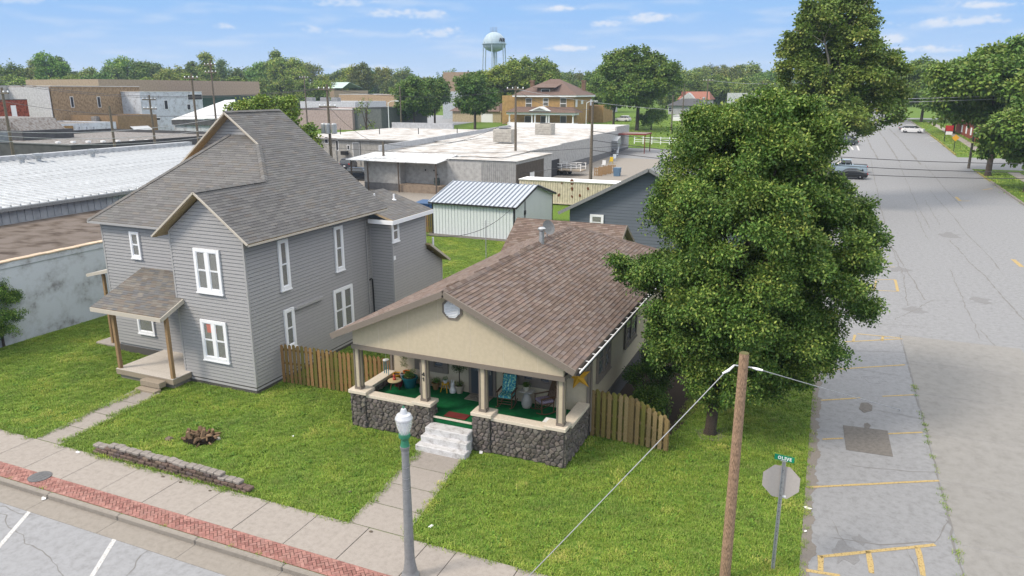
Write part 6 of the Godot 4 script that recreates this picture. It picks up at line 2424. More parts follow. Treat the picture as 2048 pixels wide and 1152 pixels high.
# cars point along -z in their own axes
func car(nm: String, label: String, at: Vector3, turn: float, col: Color, kind: String) -> Node3D:
	var t := thing(nm, label, "car" if kind != "pickup" else "pickup truck", at)
	t.rotation.y = turn
	var L := 4.5
	var H := 1.42
	var belt := 0.92
	if kind == "suv":
		L = 4.7; H = 1.72; belt = 1.08
	elif kind == "pickup":
		L = 5.6; H = 1.85; belt = 1.15
	var hw := 0.92
	var b := MB.new()
	b.col = col
	var f := -L / 2
	var r := L / 2
	loft(b, [[f, 0.72, 0.66, 0.38, 0.66], [f + 0.12, 0.86, 0.78, 0.26, belt - 0.18], [f + 0.55, hw, 0.86, 0.24, belt - 0.1], [f + 1.35, hw, 0.88, 0.24, belt - 0.02], [0.3, hw, 0.89, 0.24, belt], [r - 0.7, hw, 0.88, 0.24, belt + (0.02 if kind != "pickup" else 0.0)], [r - 0.1, 0.86, 0.8, 0.28, belt - 0.03], [r, 0.78, 0.72, 0.4, belt - 0.12]])
	local_part(t, "body", b, M.paint)
	var g := MB.new()
	var c0 := f + 1.25
	var c1 := r - 0.25 if kind == "suv" else (0.75 if kind == "pickup" else r - 0.45)
	var t0 := c0 + 0.75
	var t1 := c1 - (0.45 if kind == "suv" else (0.25 if kind == "pickup" else 1.05))
	loft(g, [[c0, 0.84, 0.82, belt - 0.08, belt - 0.02], [t0, 0.84, 0.64, belt - 0.05, H - 0.05], [t1, 0.84, 0.64, belt - 0.05, H - 0.05], [c1, 0.82, 0.8, belt - 0.08, belt - 0.0]])
	local_part(t, "glasshouse", g, M.car_glass)
	var rf := MB.new()
	rf.col = col
	loft(rf, [[t0 - 0.12, 0.6, 0.58, H - 0.12, H - 0.075], [t0 + 0.1, 0.66, 0.6, H - 0.09, H], [t1 - 0.1, 0.66, 0.6, H - 0.09, H], [t1 + 0.12, 0.6, 0.58, H - 0.12, H - 0.075]])
	local_part(t, "roof", rf, M.paint)
	for s in [-1, 1]:
		for q in [t0 + 0.02, lerpf(t0, t1, 0.52), t1 - 0.02]:
			var p := MB.new()
			p.col = col
			p.box(V(s * 0.745, (belt + H) / 2 - 0.04, q), V(0.05, H - belt, 0.09), Basis(Vector3.BACK, s * 0.43))
			local_part(t, "pillar", p, M.paint)
		var mr := MB.new()
		mr.col = col
		mr.cbox(V(s * 1.0, belt + 0.06, c0 + 0.55), V(0.16, 0.12, 0.12), 0.02)
		local_part(t, "mirror", mr, M.paint)
		var hl := MB.new()
		hl.box(V(s * 0.68, belt - 0.26, f + 0.14), V(0.3, 0.13, 0.12), Basis(Vector3.UP, s * 0.3))
		local_part(t, "headlight", hl, M.steel)
		var tl := MB.new()
		tl.box(V(s * 0.7, belt - 0.17, r - 0.06), V(0.26, 0.18, 0.12), Basis(Vector3.UP, -s * 0.25))
		local_part(t, "tail_light", tl, M.red_lens)
		for q in [f + 0.88, r - 0.9]:
			wheel(t, V(s * 0.82, 0.33, q), 0.33 if kind != "pickup" else 0.39)
			var wa := MB.new()
			wa.lathe([Vector2(0.41, -0.005), Vector2(0.41, 0.005), Vector2(0, 0.005)], V(s * 0.925, 0.36, q), 16, Basis(Vector3.BACK, -s * PI / 2))
			local_part(t, "wheel_arch", wa, M.black)
		var hd := MB.new()
		hd.col = col
		hd.box(V(s * 0.935, belt - 0.12, lerpf(t0, t1, 0.5) + 0.35), V(0.02, 0.025, 0.18))
		local_part(t, "door_handle", hd, M.paint)
	if kind == "pickup":
		var bed := MB.new()
		bed.box(V(0, belt - 0.0, (c1 + r) / 2 + 0.05), V(1.5, 0.06, r - c1 - 0.25))
		local_part(t, "bed", bed, M.black)
	var pl := MB.new()
	pl.box(V(0, 0.62, r + 0.0), V(0.32, 0.16, 0.02))
	local_part(t, "licence_plate", pl, M.white)
	return t

func vehicles() -> void:
	var side := PI / 2   # nose towards -x
	car("car", "black hatchback coupe with red tail lights parked nose-in on the side street", V(2.95, 0.31, -111.5), side, Color(0.012, 0.012, 0.014), "coupe")
	var g := gp(1680, 338)
	car("pickup_truck", "silver blue pickup truck parked beyond the black hatchback", V(2.6, hz(-119.0), -119.0), side, Color(0.28, 0.36, 0.42), "pickup")
	car("car", "dark green sedan parked under the tall pale tree", V(2.9, hz(-160), -160), side, Color(0.05, 0.065, 0.065), "coupe")
	car("car", "black sedan parked beyond the dark green sedan", V(2.7, hz(-166), -166), side, Color(0.015, 0.015, 0.017), "coupe")
	car("car", "white suv parked nose-in at the far kerb", V(17.2, hz(-193), -193), -PI / 2 - 0.25, Color(0.62, 0.62, 0.63), "suv")
	car("car", "grey sedan parked behind the white suv", V(17.0, hz(-198), -198), -PI / 2 - 0.25, Color(0.1, 0.11, 0.13), "coupe")
	car("car", "dark grey suv with bright roof parked in the alley near the wall", gp(697, 337), 0.35, Color(0.045, 0.05, 0.06), "suv")
	car("car", "black suv with red tail light parked under the loading canopy", gp(722, 360), -1.25, Color(0.015, 0.017, 0.025), "suv")
	car("car", "silver car half hidden in the alley behind the pole", gp(655, 326), 0.4, Color(0.5, 0.5, 0.5), "coupe")
	car("car", "white car parked in the park under the big tree", gp(1246, 243), 1.3, Color(0.55, 0.55, 0.56), "suv")


# ---------------------------------------------------------------- the town behind
func shell(root: Node3D, x0: float, x1: float, z0: float, z1: float, top: float, wall: Material, roof: Material, para := 0.35, coping: Material = null, col := Color.WHITE) -> void:
	# flat roofed block with parapet; z0 is the front
	var y := hz(z0) - 0.3
	var w := MB.new()
	w.col = col
	w.bx(x0, x1, y, top - para, z1, z0)
	var t := 0.25
	w.bx(x0, x1, top - para, top, z0 - t, z0)
	w.bx(x0, x1, top - para, top, z1, z1 + t)
	w.bx(x0, x0 + t, top - para, top, z1 + t, z0 - t)
	w.bx(x1 - t, x1, top - para, top, z1 + t, z0 - t)
	part(root, "wall", w, wall)
	var r := MB.new()
	r.bx(x0 + t, x1 - t, top - para, top - para + 0.05, z1 + t, z0 - t)
	part(root, "roof", r, roof)
	if coping:
		var c := MB.new()
		c.bx(x0 - 0.08, x1 + 0.08, top, top + 0.1, z0 - t - 0.05, z0 + 0.08)
		c.bx(x0 - 0.08, x0 + t + 0.05, top, top + 0.1, z1, z0 - t - 0.05)
		c.bx(x1 - t - 0.05, x1 + 0.08, top, top + 0.1, z1, z0 - t - 0.05)
		part(root, "coping", c, coping)

# block whose front spans picture columns u0..u1 at depth z, roofline at picture row vt
func far_block(nm: String, label: String, u0: float, u1: float, vt: float, z: float, deep: float, wall: Material, roof: Material, col := Color.WHITE, para := 0.4, coping: Material = null) -> Node3D:
	var a := pz(u0, vt, z)
	var b := pz(u1, vt, z)
	var top := (a.y + b.y) / 2
	var t := thing(nm, label, "building", V((a.x + b.x) / 2, hz(z), z))
	shell(t, a.x, b.x, z, z - deep, top, wall, roof, para, coping, col)
	return t

func opening(root: Node3D, nm: String, z: float, u0: float, v0: float, u1: float, v1: float, frame: Material, fill: Material) -> void:
	var a := pz(u0, v0, z)
	var b := pz(u1, v1, z)
	var m := MB.new()
	m.bx(a.x - 0.1, b.x + 0.1, b.y - 0.1, a.y + 0.1, z, z + 0.05)
	var o := part(root, nm, m, frame)
	var p := MB.new()
	p.bx(a.x, b.x, b.y, a.y, z + 0.05, z + 0.07)
	part(o, "pane" if nm == "window" else "panel", p, fill)

func block_x(nm: String, label: String, u0: float, u1: float, vt: float, x: float, deep: float, wall: Material, roof: Material, col := Color.WHITE, para := 0.4, coping: Material = null) -> Node3D:
	var a := px(u0, vt, x)
	var b := px(u1, vt, x)
	var t := thing(nm, label, "building", V(x, hz(a.z), (a.z + b.z) / 2))
	shell(t, x - deep, x, a.z, b.z, (a.y + b.y) / 2, wall, roof, para, coping, col)
	return t

func opening_x(root: Node3D, nm: String, x: float, u0: float, v0: float, u1: float, v1: float, frame: Material, fill: Material) -> void:
	var a := px(u0, v0, x)
	var b := px(u1, v1, x)
	var m := MB.new()
	m.bx(x, x + 0.05, b.y - 0.1, a.y + 0.1, b.z - 0.1, a.z + 0.1)
	var o := part(root, nm, m, frame)
	var p := MB.new()
	p.bx(x + 0.05, x + 0.07, b.y, a.y, b.z, a.z)
	part(o, "pane" if nm == "window" else "panel", p, fill)

func roof_unit(nm: String, label: String, at: Vector3, s: Vector3, col: Color) -> void:
	var t := thing(nm, label, "air conditioner", at)
	var b := MB.new()
	b.col = col
	b.cbox(V(0, s.y / 2 + 0.1, 0), s, 0.04)
	local_part(t, "casing", b, M.rough)
	var g := MB.new()
	g.lathe([Vector2(s.x * 0.3, 0), Vector2(s.x * 0.3, 0.08), Vector2(0, 0.1)], V(0, s.y + 0.1, 0), 14)
	local_part(t, "fan_grille", g, M.black)
	for k in 4:
		var l := MB.new()
		l.col = col * 0.85
		l.box(V(0, 0.25 + s.y * 0.2 * k, s.z / 2 + 0.01), V(s.x * 0.8, s.y * 0.08, 0.02))
		local_part(t, "louvre", l, M.rough)

func hip(root: Node3D, x0: float, x1: float, z0: float, z1: float, y: float, top: float, inset: float, mat: Material, nm := "roof") -> MeshInstance3D:
	var m := MB.new()
	var zm := (z0 + z1) / 2
	var a := V(x0, y, z0)
	var b := V(x1, y, z0)
	var c := V(x1, y, z1)
	var d := V(x0, y, z1)
	var e := V(x0 + inset, top, zm)
	var f := V(x1 - inset, top, zm)
	m.quad(a, b, f, e)
	m.tri(b, c, f)
	m.quad(c, d, e, f)
	m.tri(d, a, e)
	m.quad(d, c, b, a)
	return part(root, nm, m, mat)

func town() -> void:
	rng.seed = 700
	var W := Color.WHITE
	# --- white wall building and brown flat roof at the left
	var wb := thing("low_building", "low building with peeling white side wall and brown flat roof", "building", V(-40, 0, -30))
	var m := MB.new()
	m.bx(-47.3, -35.85, -0.2, 3.75, -38.0, -12.0)
	part(wb, "wall", m, M.peeling)
	var rf := MB.new()
	rf.bx(-47.25, -36.1, 3.75, 3.82, -37.9, -12.1)
	part(wb, "roof", rf, M.brown_roof)
	var pr := MB.new()
	pr.bx(-36.15, -35.8, 3.75, 4.02, -38.0, -12.0)
	part(wb, "parapet", pr, M.peeling)
	var z := -12.0
	while z > -37.5:
		var c := MB.new()
		c.col = jit(Color(0.9, 0.8, 0.72), 0.12)
		c.cbox(V(-35.97, 4.05 + rng.randf_range(0, 0.02), z - 0.3), V(0.42, 0.07, 0.585), 0.012, Basis(Vector3.UP, rng.randfn() * 0.02))
		part(wb, "coping_tile", c, M.coping)
		z -= 0.6
	for p in [[-37.6, -22.0], [-42.0, -19.5], [-44.5, -24.5]]:
		var vp := MB.new()
		vp.lathe([Vector2(0.12, 0), Vector2(0.1, 0.05), Vector2(0.07, 0.1), Vector2(0.07, 0.35), Vector2(0.12, 0.36), Vector2(0.12, 0.42), Vector2(0, 0.45)], V(p[0], 3.8, p[1]), 10)
		part(wb, "vent_pipe", vp, M.lamp_grey)
	# --- ribbed metal roof building
	var mb := thing("metal_roof_building", "long low building with pale ribbed metal roof", "building", V(-56, 0, -45))
	var w := MB.new()
	w.bx(-66.0, -47.6, -0.2, 4.7, -62.0, -10.0)
	part(mb, "wall", w, M.cladding)
	var mr := [V(-47.2, 4.9, -10.0), V(-47.2, 4.9, -62.3), V(-65.3, 6.05, -62.3), V(-65.3, 6.05, -10.0)]
	roof_deck(mb, mr, 0.08, M.metal_roof, "roof")
	ribs(mb, mr, 0.62, 0.09, 0.12, M.metal_roof)
	var gu := MB.new()
	gu.bx(-47.25, -47.05, 4.66, 4.86, -62.3, -10.0)
	part(mb, "gutter", gu, M.lamp_grey)
	z = -10.5
	var rb := MB.new()
	rb.box(Vector3.ZERO, V(0.05, 0.8, 0.08))
	var rbm := rb.mesh(M.cladding)
	while z > -62:
		piece(mb, "cladding_rib", rbm, Transform3D(Basis.IDENTITY, V(-47.57, 4.25, z)))
		z -= 0.5
	for p in [[42, 312], [76, 311], [183, 353 - 60]]:
		var q := at_y(p[0], p[1], 6.05)
		var vp := MB.new()
		vp.lathe([Vector2(0.2, 0), Vector2(0.2, 0.3), Vector2(0.42, 0.6), Vector2(0.42, 0.75), Vector2(0, 0.8)], V(-63.5, 5.95, q.z * 63.5 / -q.x), 12)
		part(mb, "roof_ventilator", vp, M.galv)
	var rc := MB.new()
	rc.bx(-66.2, -65.3, 5.2, 6.5, -62.3, -10)
	part(mb, "rear_parapet", rc, M.cladding)
	# --- dark roofed building behind it
	var db := thing("dark_building", "dark grey flat roofed building with black parapets", "building", V(-95, 0, -75))
	shell(db, -118.0, -86.0, -63.0, -95.0, 5.4, M.dark_roof, M.grey_roof, 0.5, M.dark_roof, W)
	var pent := MB.new()
	var pr_ := pz(44, 262, -72)
	pent.bx(pr_.x - 14.0, pr_.x, 5.0, pr_.y, -80.0, -72.0)
	part(db, "penthouse", pent, M.dark_roof)
	var pslope := MB.new()
	pslope.prism(PackedVector2Array([Vector2(pr_.x - 14, pr_.y), Vector2(pr_.x - 1.0, pr_.y), Vector2(pr_.x - 3.5, pr_.y + 1.7), Vector2(pr_.x - 14, pr_.y + 1.7)]), V(0, 0, -72.5), Vector3.RIGHT, Vector3.UP, 7)
	part(db, "penthouse_roof", pslope, M.grey_roof)
	for k in 9:
		var sk := MB.new()
		sk.box(V(-98.0 + 1.3 * k, 5.1, -70.0 - 1.3 * k), V(0.5, 0.25, 0.5))
		part(db, "skylight", sk, M.white)
	roof_unit("rooftop_unit", "grey condenser unit on the dark flat roof", V(-104, 4.95, -66), V(2.6, 1.5, 1.6), Color(0.25, 0.28, 0.3))
	# --- downtown backs: these walls face the alley, towards +x
	var xa := -136.0
	var F := block_x("brown_shop", "small brown stucco back building with green door and white awning", 234, 313, 230, xa, 14, M.rough, M.brown_roof, Color(0.3, 0.2, 0.11))
	opening_x(F, "door", xa, 264, 262, 281, 297, M.lamp_green, M.lamp_green)
	var a := px(260, 254, xa)
	var b := px(296, 254, xa)
	var aw := MB.new()
	aw.prism(PackedVector2Array([Vector2(0, 0), Vector2(1.5, -0.7), Vector2(1.5, -0.6), Vector2(0, 0.1)]), V(xa, a.y, a.z), Vector3.RIGHT, Vector3.UP, a.z - b.z)
	part(F, "awning", aw, M.white)
	opening_x(F, "meter_panel", xa, 256, 270, 262, 279, M.white, M.lamp_grey)
	var D := block_x("low_shop", "one storey shop back with grey flat roof and peeling white wall", 58, 232, 247, xa + 0.5, 16, M.peeling, M.grey_roof, W, 0.25)
	var d0 := px(60, 252, xa + 0.6)
	var d1 := px(146, 252, xa + 0.6)
	var tanw := MB.new()
	tanw.col = Color(0.36, 0.22, 0.08)
	tanw.bx(xa + 0.5, xa + 0.62, hz(d0.z) - 0.2, d0.y - 0.3, d1.z, d0.z)
	part(D, "tan_wall", tanw, M.streaked)
	for u in [160, 175, 189]:
		var q := px(u, 252, xa + 0.5)
		var pl := MB.new()
		pl.bx(xa + 0.5, xa + 0.8, hz(q.z) - 0.2, q.y - 0.1, q.z - 0.3, q.z + 0.3)
		part(D, "pilaster", pl, M.peeling)
	var ui := -1
	for p in [[68, 240], [102, 243], [192, 233], [208, 233]]:
		ui += 1
		roof_unit("rooftop_unit", ["round topped weathered condenser at the far end of the grey shop roof", "rusty condenser beside the round topped one on the grey shop roof", "dark box condenser near the pole on the grey shop roof", "grey condenser next to the brown shop on the grey roof"][ui], px(p[0], p[1], xa - 6.0) * V(1, 0, 1) + V(0, px(146, 247, xa).y - 0.25, 0), V(1.5, 1.1, 1.3), Color(0.3, 0.29, 0.28))
	var xe := -152.0
	var E := block_x("brown_block", "two storey brown streaked stucco block with white parapet", 100, 278, 173, xe, 18, M.streaked, M.grey_roof, Color(0.4, 0.29, 0.18), 0.5, M.white)
	var ez := px(100, 190, xe).z
	var es := MB.new()
	es.col = Color(0.62, 0.62, 0.64)
	es.bx(xe - 18.0, xe - 0.02, 0.0, px(100, 173, xe).y - 0.1, ez + 0.01, ez + 0.12)
	part(E, "white_end", es, M.rough)
	for u in [[140, 194], [194, 194], [252, 196]]:
		opening_x(E, "window", xe, u[0], u[1], u[0] + 8, u[1] + 20, M.white, M.dark_room)
	var xc := -139.0
	var C := block_x("brick_building", "red brick building end with white blocked window", -40, 54, 200, xc, 20, M.brick_far, M.dark_roof, W, 0.3, M.dark_roof)
	opening_x(C, "window", xc, 22, 212, 36, 246, M.white, M.white)
	block_x("grey_block", "plain grey rendered block behind the red brick building", -60, 78, 171, -165, 12, M.rough, M.grey_roof, Color(0.48, 0.47, 0.45))
	var xg := -146.0
	var G := block_x("white_block", "two storey white painted brick block behind the brown shop", 279, 403, 184, xg, 20, M.peeling, M.grey_roof, Color(1.1, 1.06, 1.03), 0.5, M.white)
	for u in [[328, 201, 336, 218], [374, 209, 381, 219], [375, 189, 404, 199], [312, 236, 320, 240]]:
		opening_x(G, "window", xg, u[0], u[1], u[2], u[3], M.white, M.dark_room)
	var zh := -124.0
	var Hh := far_block("white_roof_shop", "white walled shop with dark fascia and bright white roof", 347, 470, 246, zh, 14, M.peeling, M.membrane, W, 0.1)
	var h0 := pz(342, 239, zh + 0.6)
	var h1 := pz(470, 239, zh + 0.6)
	var fa := MB.new()
	fa.bx(h0.x, h1.x, h0.y - 1.1, h0.y, zh, zh + 0.5)
	part(Hh, "fascia", fa, M.dark_roof)
	roof_deck(Hh, [h0, V(h1.x, h0.y, h0.z), pz(470, 199, zh - 14.0), pz(452, 206, zh - 14.0)], 0.15, M.white_metal, "sloped_roof")
	block_x("tan_warehouse", "long tan warehouse wall behind the white block", 196, 518, 161, -188, 30, M.rough, M.brown_roof, Color(0.5, 0.38, 0.29))
	block_x("green_shed", "low dark green shed at the foot of the tan warehouse", 398, 520, 191, -172, 10, M.rough, M.dark_roof, Color(0.04, 0.08, 0.06))
	for k in 2:
		var q := gp([330, 348][k], 291)
		var bn := thing("trash_bin", "black wheeled trash bin standing in the alley", "trash bin", q, "alley trash bins")
		var bb := MB.new()
		bb.box(V(0, 1.1, 0), V(1.2, 2.2, 1.2), Basis.IDENTITY, 1.15)
		local_part(bn, "bin", bb, M.black)
		var lid := MB.new()
		lid.cbox(V(0, 2.27, 0), V(1.5, 0.12, 1.5), 0.03)
		local_part(bn, "lid", lid, M.lamp_grey)
	var dq := gp(270, 296)
	var dm := thing("dumpster", "dark green dumpster beside the green door", "dumpster", dq)
	var dmb := MB.new()
	dmb.col = Color(0.02, 0.07, 0.05)
	dmb.box(V(0, 0.9, 0), V(3.2, 1.8, 1.8))
	local_part(dm, "bin", dmb, M.rough)
	var dml := MB.new()
	dml.box(V(0, 1.85, 0), V(3.3, 0.08, 1.9), Basis(Vector3.RIGHT, 0.08))
	local_part(dm, "lid", dml, M.black)

	# --- blocks in the middle distance
	far_block("pink_building", "pale pink rendered building with flat roof", 560, 704, 219, -165, 26, M.rough, M.membrane, Color(0.5, 0.39, 0.38), 0.4, M.dark_roof)
	far_block("grey_building", "dark grey rendered building beside the pink one", 705, 762, 217, -166, 24, M.rough, M.membrane, Color(0.16, 0.17, 0.17), 0.4, M.dark_roof)
	var tw := far_block("tan_building", "tan block building with loading door beyond the parking lot", 678, 792, 189, -236, 30, M.rough, M.membrane, Color(0.5, 0.36, 0.23), 0.5, M.white)
	opening(tw, "door", -236, 768, 212, 779, 230, M.lamp_grey, M.pale_deck)
	far_block("tan_hall", "low tan hall with flat parapet behind the pink building", 562, 668, 181, -262, 25, M.rough, M.membrane, Color(0.46, 0.35, 0.26))
	var wl := far_block("white_building", "white flat roofed building with rooftop units", 600, 710, 203, -200, 18, M.rough, M.membrane, Color(0.62, 0.64, 0.67))
	for k in 3:
		roof_unit("rooftop_unit", ["pale rooftop unit nearest the bushy tree on the white flat roof", "pale rooftop unit in the middle of the white flat roof", "pale rooftop unit beside the tall pole on the white flat roof"][k], pz([622, 650, 672][k], 200, -206) * V(1, 0, 1) + V(0, pz(650, 203, -200).y - 0.4, 0), V(2.4, 1.5, 2.0), Color(0.35, 0.36, 0.38))
	# open pavilion with green roof
	var pv := thing("pavilion", "open timber pavilion with pale green metal roof", "pavilion", V(pz(640, 185, -290).x, hz(-290), -290))
	var p0 := pz(594, 176, -290)
	var p1 := pz(690, 176, -290)
	var pr1 := [V(p0.x, p0.y, -288), V(p1.x, p0.y, -288), V(p1.x - 1.5, p0.y + 2.6, -296), V(p0.x + 2.5, p0.y + 2.6, -296)]
	roof_deck(pv, pr1, 0.15, mk("green_metal", Color(0.4, 0.5, 0.46), 0.5), "roof")
	roof_deck(pv, [V(p1.x, p0.y, -304), V(p0.x, p0.y, -304), V(p0.x + 2.5, p0.y + 2.6, -296), V(p1.x - 1.5, p0.y + 2.6, -296)], 0.15, M.green_metal, "roof")
	for k in 6:
		var q := MB.new()
		var xx := lerpf(p0.x + 1, p1.x - 1, k / 5.0)
		q.bx(xx - 0.2, xx + 0.2, hz(-290), p0.y, -289.4, -289.0)
		part(pv, "post", q, M.post_wood)
	far_block("school_building", "tall tan flat roofed building rising behind the trees", 886, 960, 144, -330, 30, M.rough, M.brown_roof, Color(0.42, 0.3, 0.22))
	far_block("metal_barn", "pale blue metal sided building beyond the street trees", 885, 925, 183, -215, 14, M.rough, M.membrane, Color(0.5, 0.55, 0.58))
	var hb := far_block("cream_garage", "cream garage with white doors beside the yellow brick house", 905, 1002, 222, -202, 10, M.rough, M.far_roof, Color(0.55, 0.46, 0.3), 0.1)
	opening(hb, "door", -202, 963, 228, 985, 248, M.white, M.white)
	var gx0 := pz(903, 222, -202)
	var gx1 := pz(1000, 222, -202)
	hip(hb, gx0.x - 0.5, gx1.x, -201.4, -213, gx0.y, gx0.y + 2.8, 3.0, M.far_roof)

	# --- long grey building with white roof
	var lg := thing("long_grey_building", "long grey block building with stained white roof behind the alley", "building", V(-68, 0, -101))
	var lw := MB.new()
	lw.col = Color(0.42, 0.41, 0.385)
	lw.bx(-84.0, -53.0, -0.2, 4.3, -134, -101)
	part(lg, "wall", lw, M.rough)
	var lr := MB.new()
	lr.bx(-84.3, -52.7, 4.3, 4.5, -134.3, -100.6)
	part(lg, "roof", lr, M.membrane)
	var ld := MB.new()
	ld.bx(-84.35, -52.65, 4.26, 4.44, -100.6, -100.5)
	part(lg, "gutter", ld, M.lamp_grey)
	var lp := MB.new()
	lp.bx(-84.3, -70.0, 4.5, 5.6, -134.3, -133.8)
	part(lg, "rear_parapet", lp, M.cladding)
	for q in [[650, 274, 656, 286], [706, 286, 720, 318], [672, 282, 677, 300], [695, 291, 699, 299]]:
		opening(lg, "door" if q[3] - q[1] > 20 else "window", -101, q[0], q[1], q[2], q[3], M.rough, M.lamp_grey if q[3] - q[1] > 20 else M.dark_room)
	var unit := MB.new()
	unit.box(pz(689, 306, -100.4), V(1.0, 0.6, 0.8))
	part(lg, "wall_unit", unit, M.black)
	for k in 5:
		var q := MB.new()
		var xx := -80.0 + 6.2 * k
		q.tube([V(xx, 4.5, -110 - 3.0 * k), V(xx, 5.6, -110 - 3.0 * k)], 0.07, 6)
		part(lg, "vent_pipe", q, M.black)
	for k in 6:
		var q := MB.new()
		q.tube([V(-79 + 4.6 * k, 0.2, -100.92), V(-79 + 4.6 * k, 4.2, -100.92)], 0.05, 6)
		part(lg, "downpipe", q, M.lamp_grey)

	# --- the big white roofed warehouse
	var wh := thing("warehouse", "grey block warehouse with stained white flat roof and loading canopy", "warehouse", V(-45, 0, -105))
	var bw := MB.new()
	bw.col = Color(0.52, 0.515, 0.51)
	bw.prism(PackedVector2Array([Vector2(-53.5, 82), Vector2(-36.0, 82), Vector2(-36.0, 142), Vector2(-61, 142)]), V(0, 4.15, 0), Vector3.RIGHT, Vector3.FORWARD, 4.3)
	bw.bx(-42.2, -33.2, -0.1, 4.05, -91.0, -79.0)
	bw.bx(-53.4, -48.2, -0.1, 3.9, -82.0, -77.9)
	bw.bx(-48.2, -42.2, -0.1, 3.95, -82.0, -79.2)
	part(wh, "wall", bw, M.rough)
	var lowb := MB.new()
	lowb.col = Color(0.2, 0.2, 0.21)
	lowb.bx(-42.24, -33.16, -0.1, 1.05, -82.0, -78.96)
	lowb.bx(-36.0, -35.96, -0.1, 1.5, -142, -91.0)
	lowb.bx(-53.43, -48.17, -0.1, 0.9, -78.2, -77.87)
	part(wh, "painted_band", lowb, M.rough)
	var brn := MB.new()
	brn.col = Color(0.12, 0.1, 0.085)
	brn.bx(-33.2, -33.14, -0.1, 3.7, -88.0, -79.0)
	part(wh, "brown_panel", brn, M.rough)
	var rm := MB.new()
	rm.quad(V(-54.0, 4.18, -81.8), V(-36.2, 4.18, -81.8), V(-36.2, 4.7, -141.8), V(-61.2, 4.7, -141.8))
	rm.quad(V(-42.4, 4.09, -78.8), V(-33.0, 4.09, -78.8), V(-33.0, 4.14, -91.2), V(-42.4, 4.14, -91.2))
	part(wh, "roof", rm, M.membrane)
	for s in [[-91.0, -103.0, 4.38], [-103.0, -117.0, 4.52], [-117.0, -133.0, 4.92], [-133.0, -142.2, 5.65]]:
		var q := MB.new()
		q.col = Color(0.52, 0.515, 0.51)
		q.bx(-36.25, -35.98, 1.5, s[2], s[1], s[0])
		part(wh, "stepped_parapet", q, M.rough)
	var bp := MB.new()
	bp.bx(-61.2, -36.0, 4.2, 5.6, -142.3, -142.0)
	part(wh, "rear_parapet", bp, M.white)
	var lpz := MB.new()
	lpz.box(V(-57.4, 4.75, -112), V(0.3, 0.75, 60.6), Basis(Vector3.UP, atan2(7.5, 60.0)))
	part(wh, "left_parapet", lpz, M.cladding)
	var canopy := [V(-55.2, 3.72, -76.6), V(-42.3, 3.72, -76.6), V(-42.3, 4.32, -82.0), V(-54.2, 4.32, -82.0)]
	roof_deck(wh, canopy, 0.08, M.white_metal, "canopy")
	ribs(wh, canopy, 1.3, 0.05, 0.04, M.white_metal, "canopy_seam")
	for xx in [-54.6, -52.2, -47.8, -42.6]:
		var q := MB.new()
		q.col = Color(0.1, 0.08, 0.07)
		q.box(V(xx, 1.85, -76.9), V(0.14, 3.7, 0.14))
		part(wh, "canopy_post", q, M.plain)
	var dock := MB.new()
	dock.col = Color(0.33, 0.26, 0.2)
	dock.bx(-48.1, -42.25, -0.1, 0.9, -79.18, -77.2)
	part(wh, "loading_dock", dock, M.rough)
	for k in 18:
		var q := MB.new()
		q.col = Color(0.52, 0.515, 0.51)
		q.box(V(-37.6 + 0.25 * k, 2.5, -78.94), V(0.06, 2.9, 0.05))
		part(wh, "cladding_rib", q, M.rough)
	for q in [[851, 340], [872, 346], [874, 349], [868, 341], [872, 365]]:
		var hp := pz(q[0], q[1], -78.98)
		var hm := MB.new()
		hm.lathe([Vector2(0.11, 0), Vector2(0.11, 0.02), Vector2(0, 0.02)], hp, 10, Basis(Vector3.RIGHT, PI / 2))
		part(wh, "wall_hole", hm, M.black)
	var dk := MB.new()
	var da := px(1099, 322, -35.95)
	var dbb := px(1118, 346, -35.95)
	dk.bx(-35.98, -35.92, 0.0, da.y, dbb.z, da.z)
	part(wh, "dark_doorway", dk, M.dark_room)
	var wd := MB.new()
	wd.bx(-33.13, -33.08, 0.0, 2.4, -84.6, -83.2)
	part(wh, "door", wd, M.white)
	var duct := MB.new()
	var du0 := px(1232, 285, -35.5)
	duct.box(du0, V(1.2, 1.5, 2.4), Basis(Vector3.RIGHT, 0.3))
	duct.tube([du0 + V(0.4, -0.6, 0), V(-35.0, 0.7, du0.z + 1)], 0.3, 8)
	part(wh, "vent_duct", duct, M.galv)
	var awn := thing("red_awning", "flat red framed awning on thin posts at the warehouse corner", "awning", V(-33, 0.6, -131))
	var aa := V(0, hz(-136) + 3.4, 0)
	var am := MB.new()
	am.col = Color(0.2, 0.03, 0.03)
	am.bx(-35.9, -30.8, aa.y - 0.1, aa.y + 0.1, -139.0, -134.0)
	part(awn, "frame", am, M.plain)
	var at2 := MB.new()
	at2.col = Color(0.3, 0.22, 0.2)
	at2.bx(-35.8, -30.9, aa.y + 0.1, aa.y + 0.15, -138.9, -134.1)
	part(awn, "deck", at2, M.rough)
	for q in [[-31.0, -134.3], [-31.0, -138.7]]:
		var ap := MB.new()
		ap.col = Color(0.16, 0.04, 0.03)
		ap.tube([V(q[0], hz(q[1]) - 0.1, q[1]), V(q[0], aa.y, q[1])], 0.09, 7)
		part(awn, "post", ap, M.plain)
	for k in 2:
		roof_unit("rooftop_unit", ["beige rooftop air unit on the warehouse near its left edge", "beige rooftop air unit with dark end on the warehouse roof"][k], at_y([1010, 1090][k], [285, 270][k], 4.45), V(3.0, 1.9, 2.2), Color(0.55, 0.52, 0.47))
	# clutter by the warehouse wall
	var junk := [[1207, 335, "white plastic chair by the warehouse wall", Color(0.6, 0.6, 0.6)], [1222, 328, "yellow plastic chair by the warehouse wall", Color(0.5, 0.35, 0.02)], [1228, 322, "pale stacked chairs by the warehouse wall", Color(0.5, 0.55, 0.6)], [868, 382, "white plastic chair under the warehouse block wall", Color(0.6, 0.6, 0.62)]]
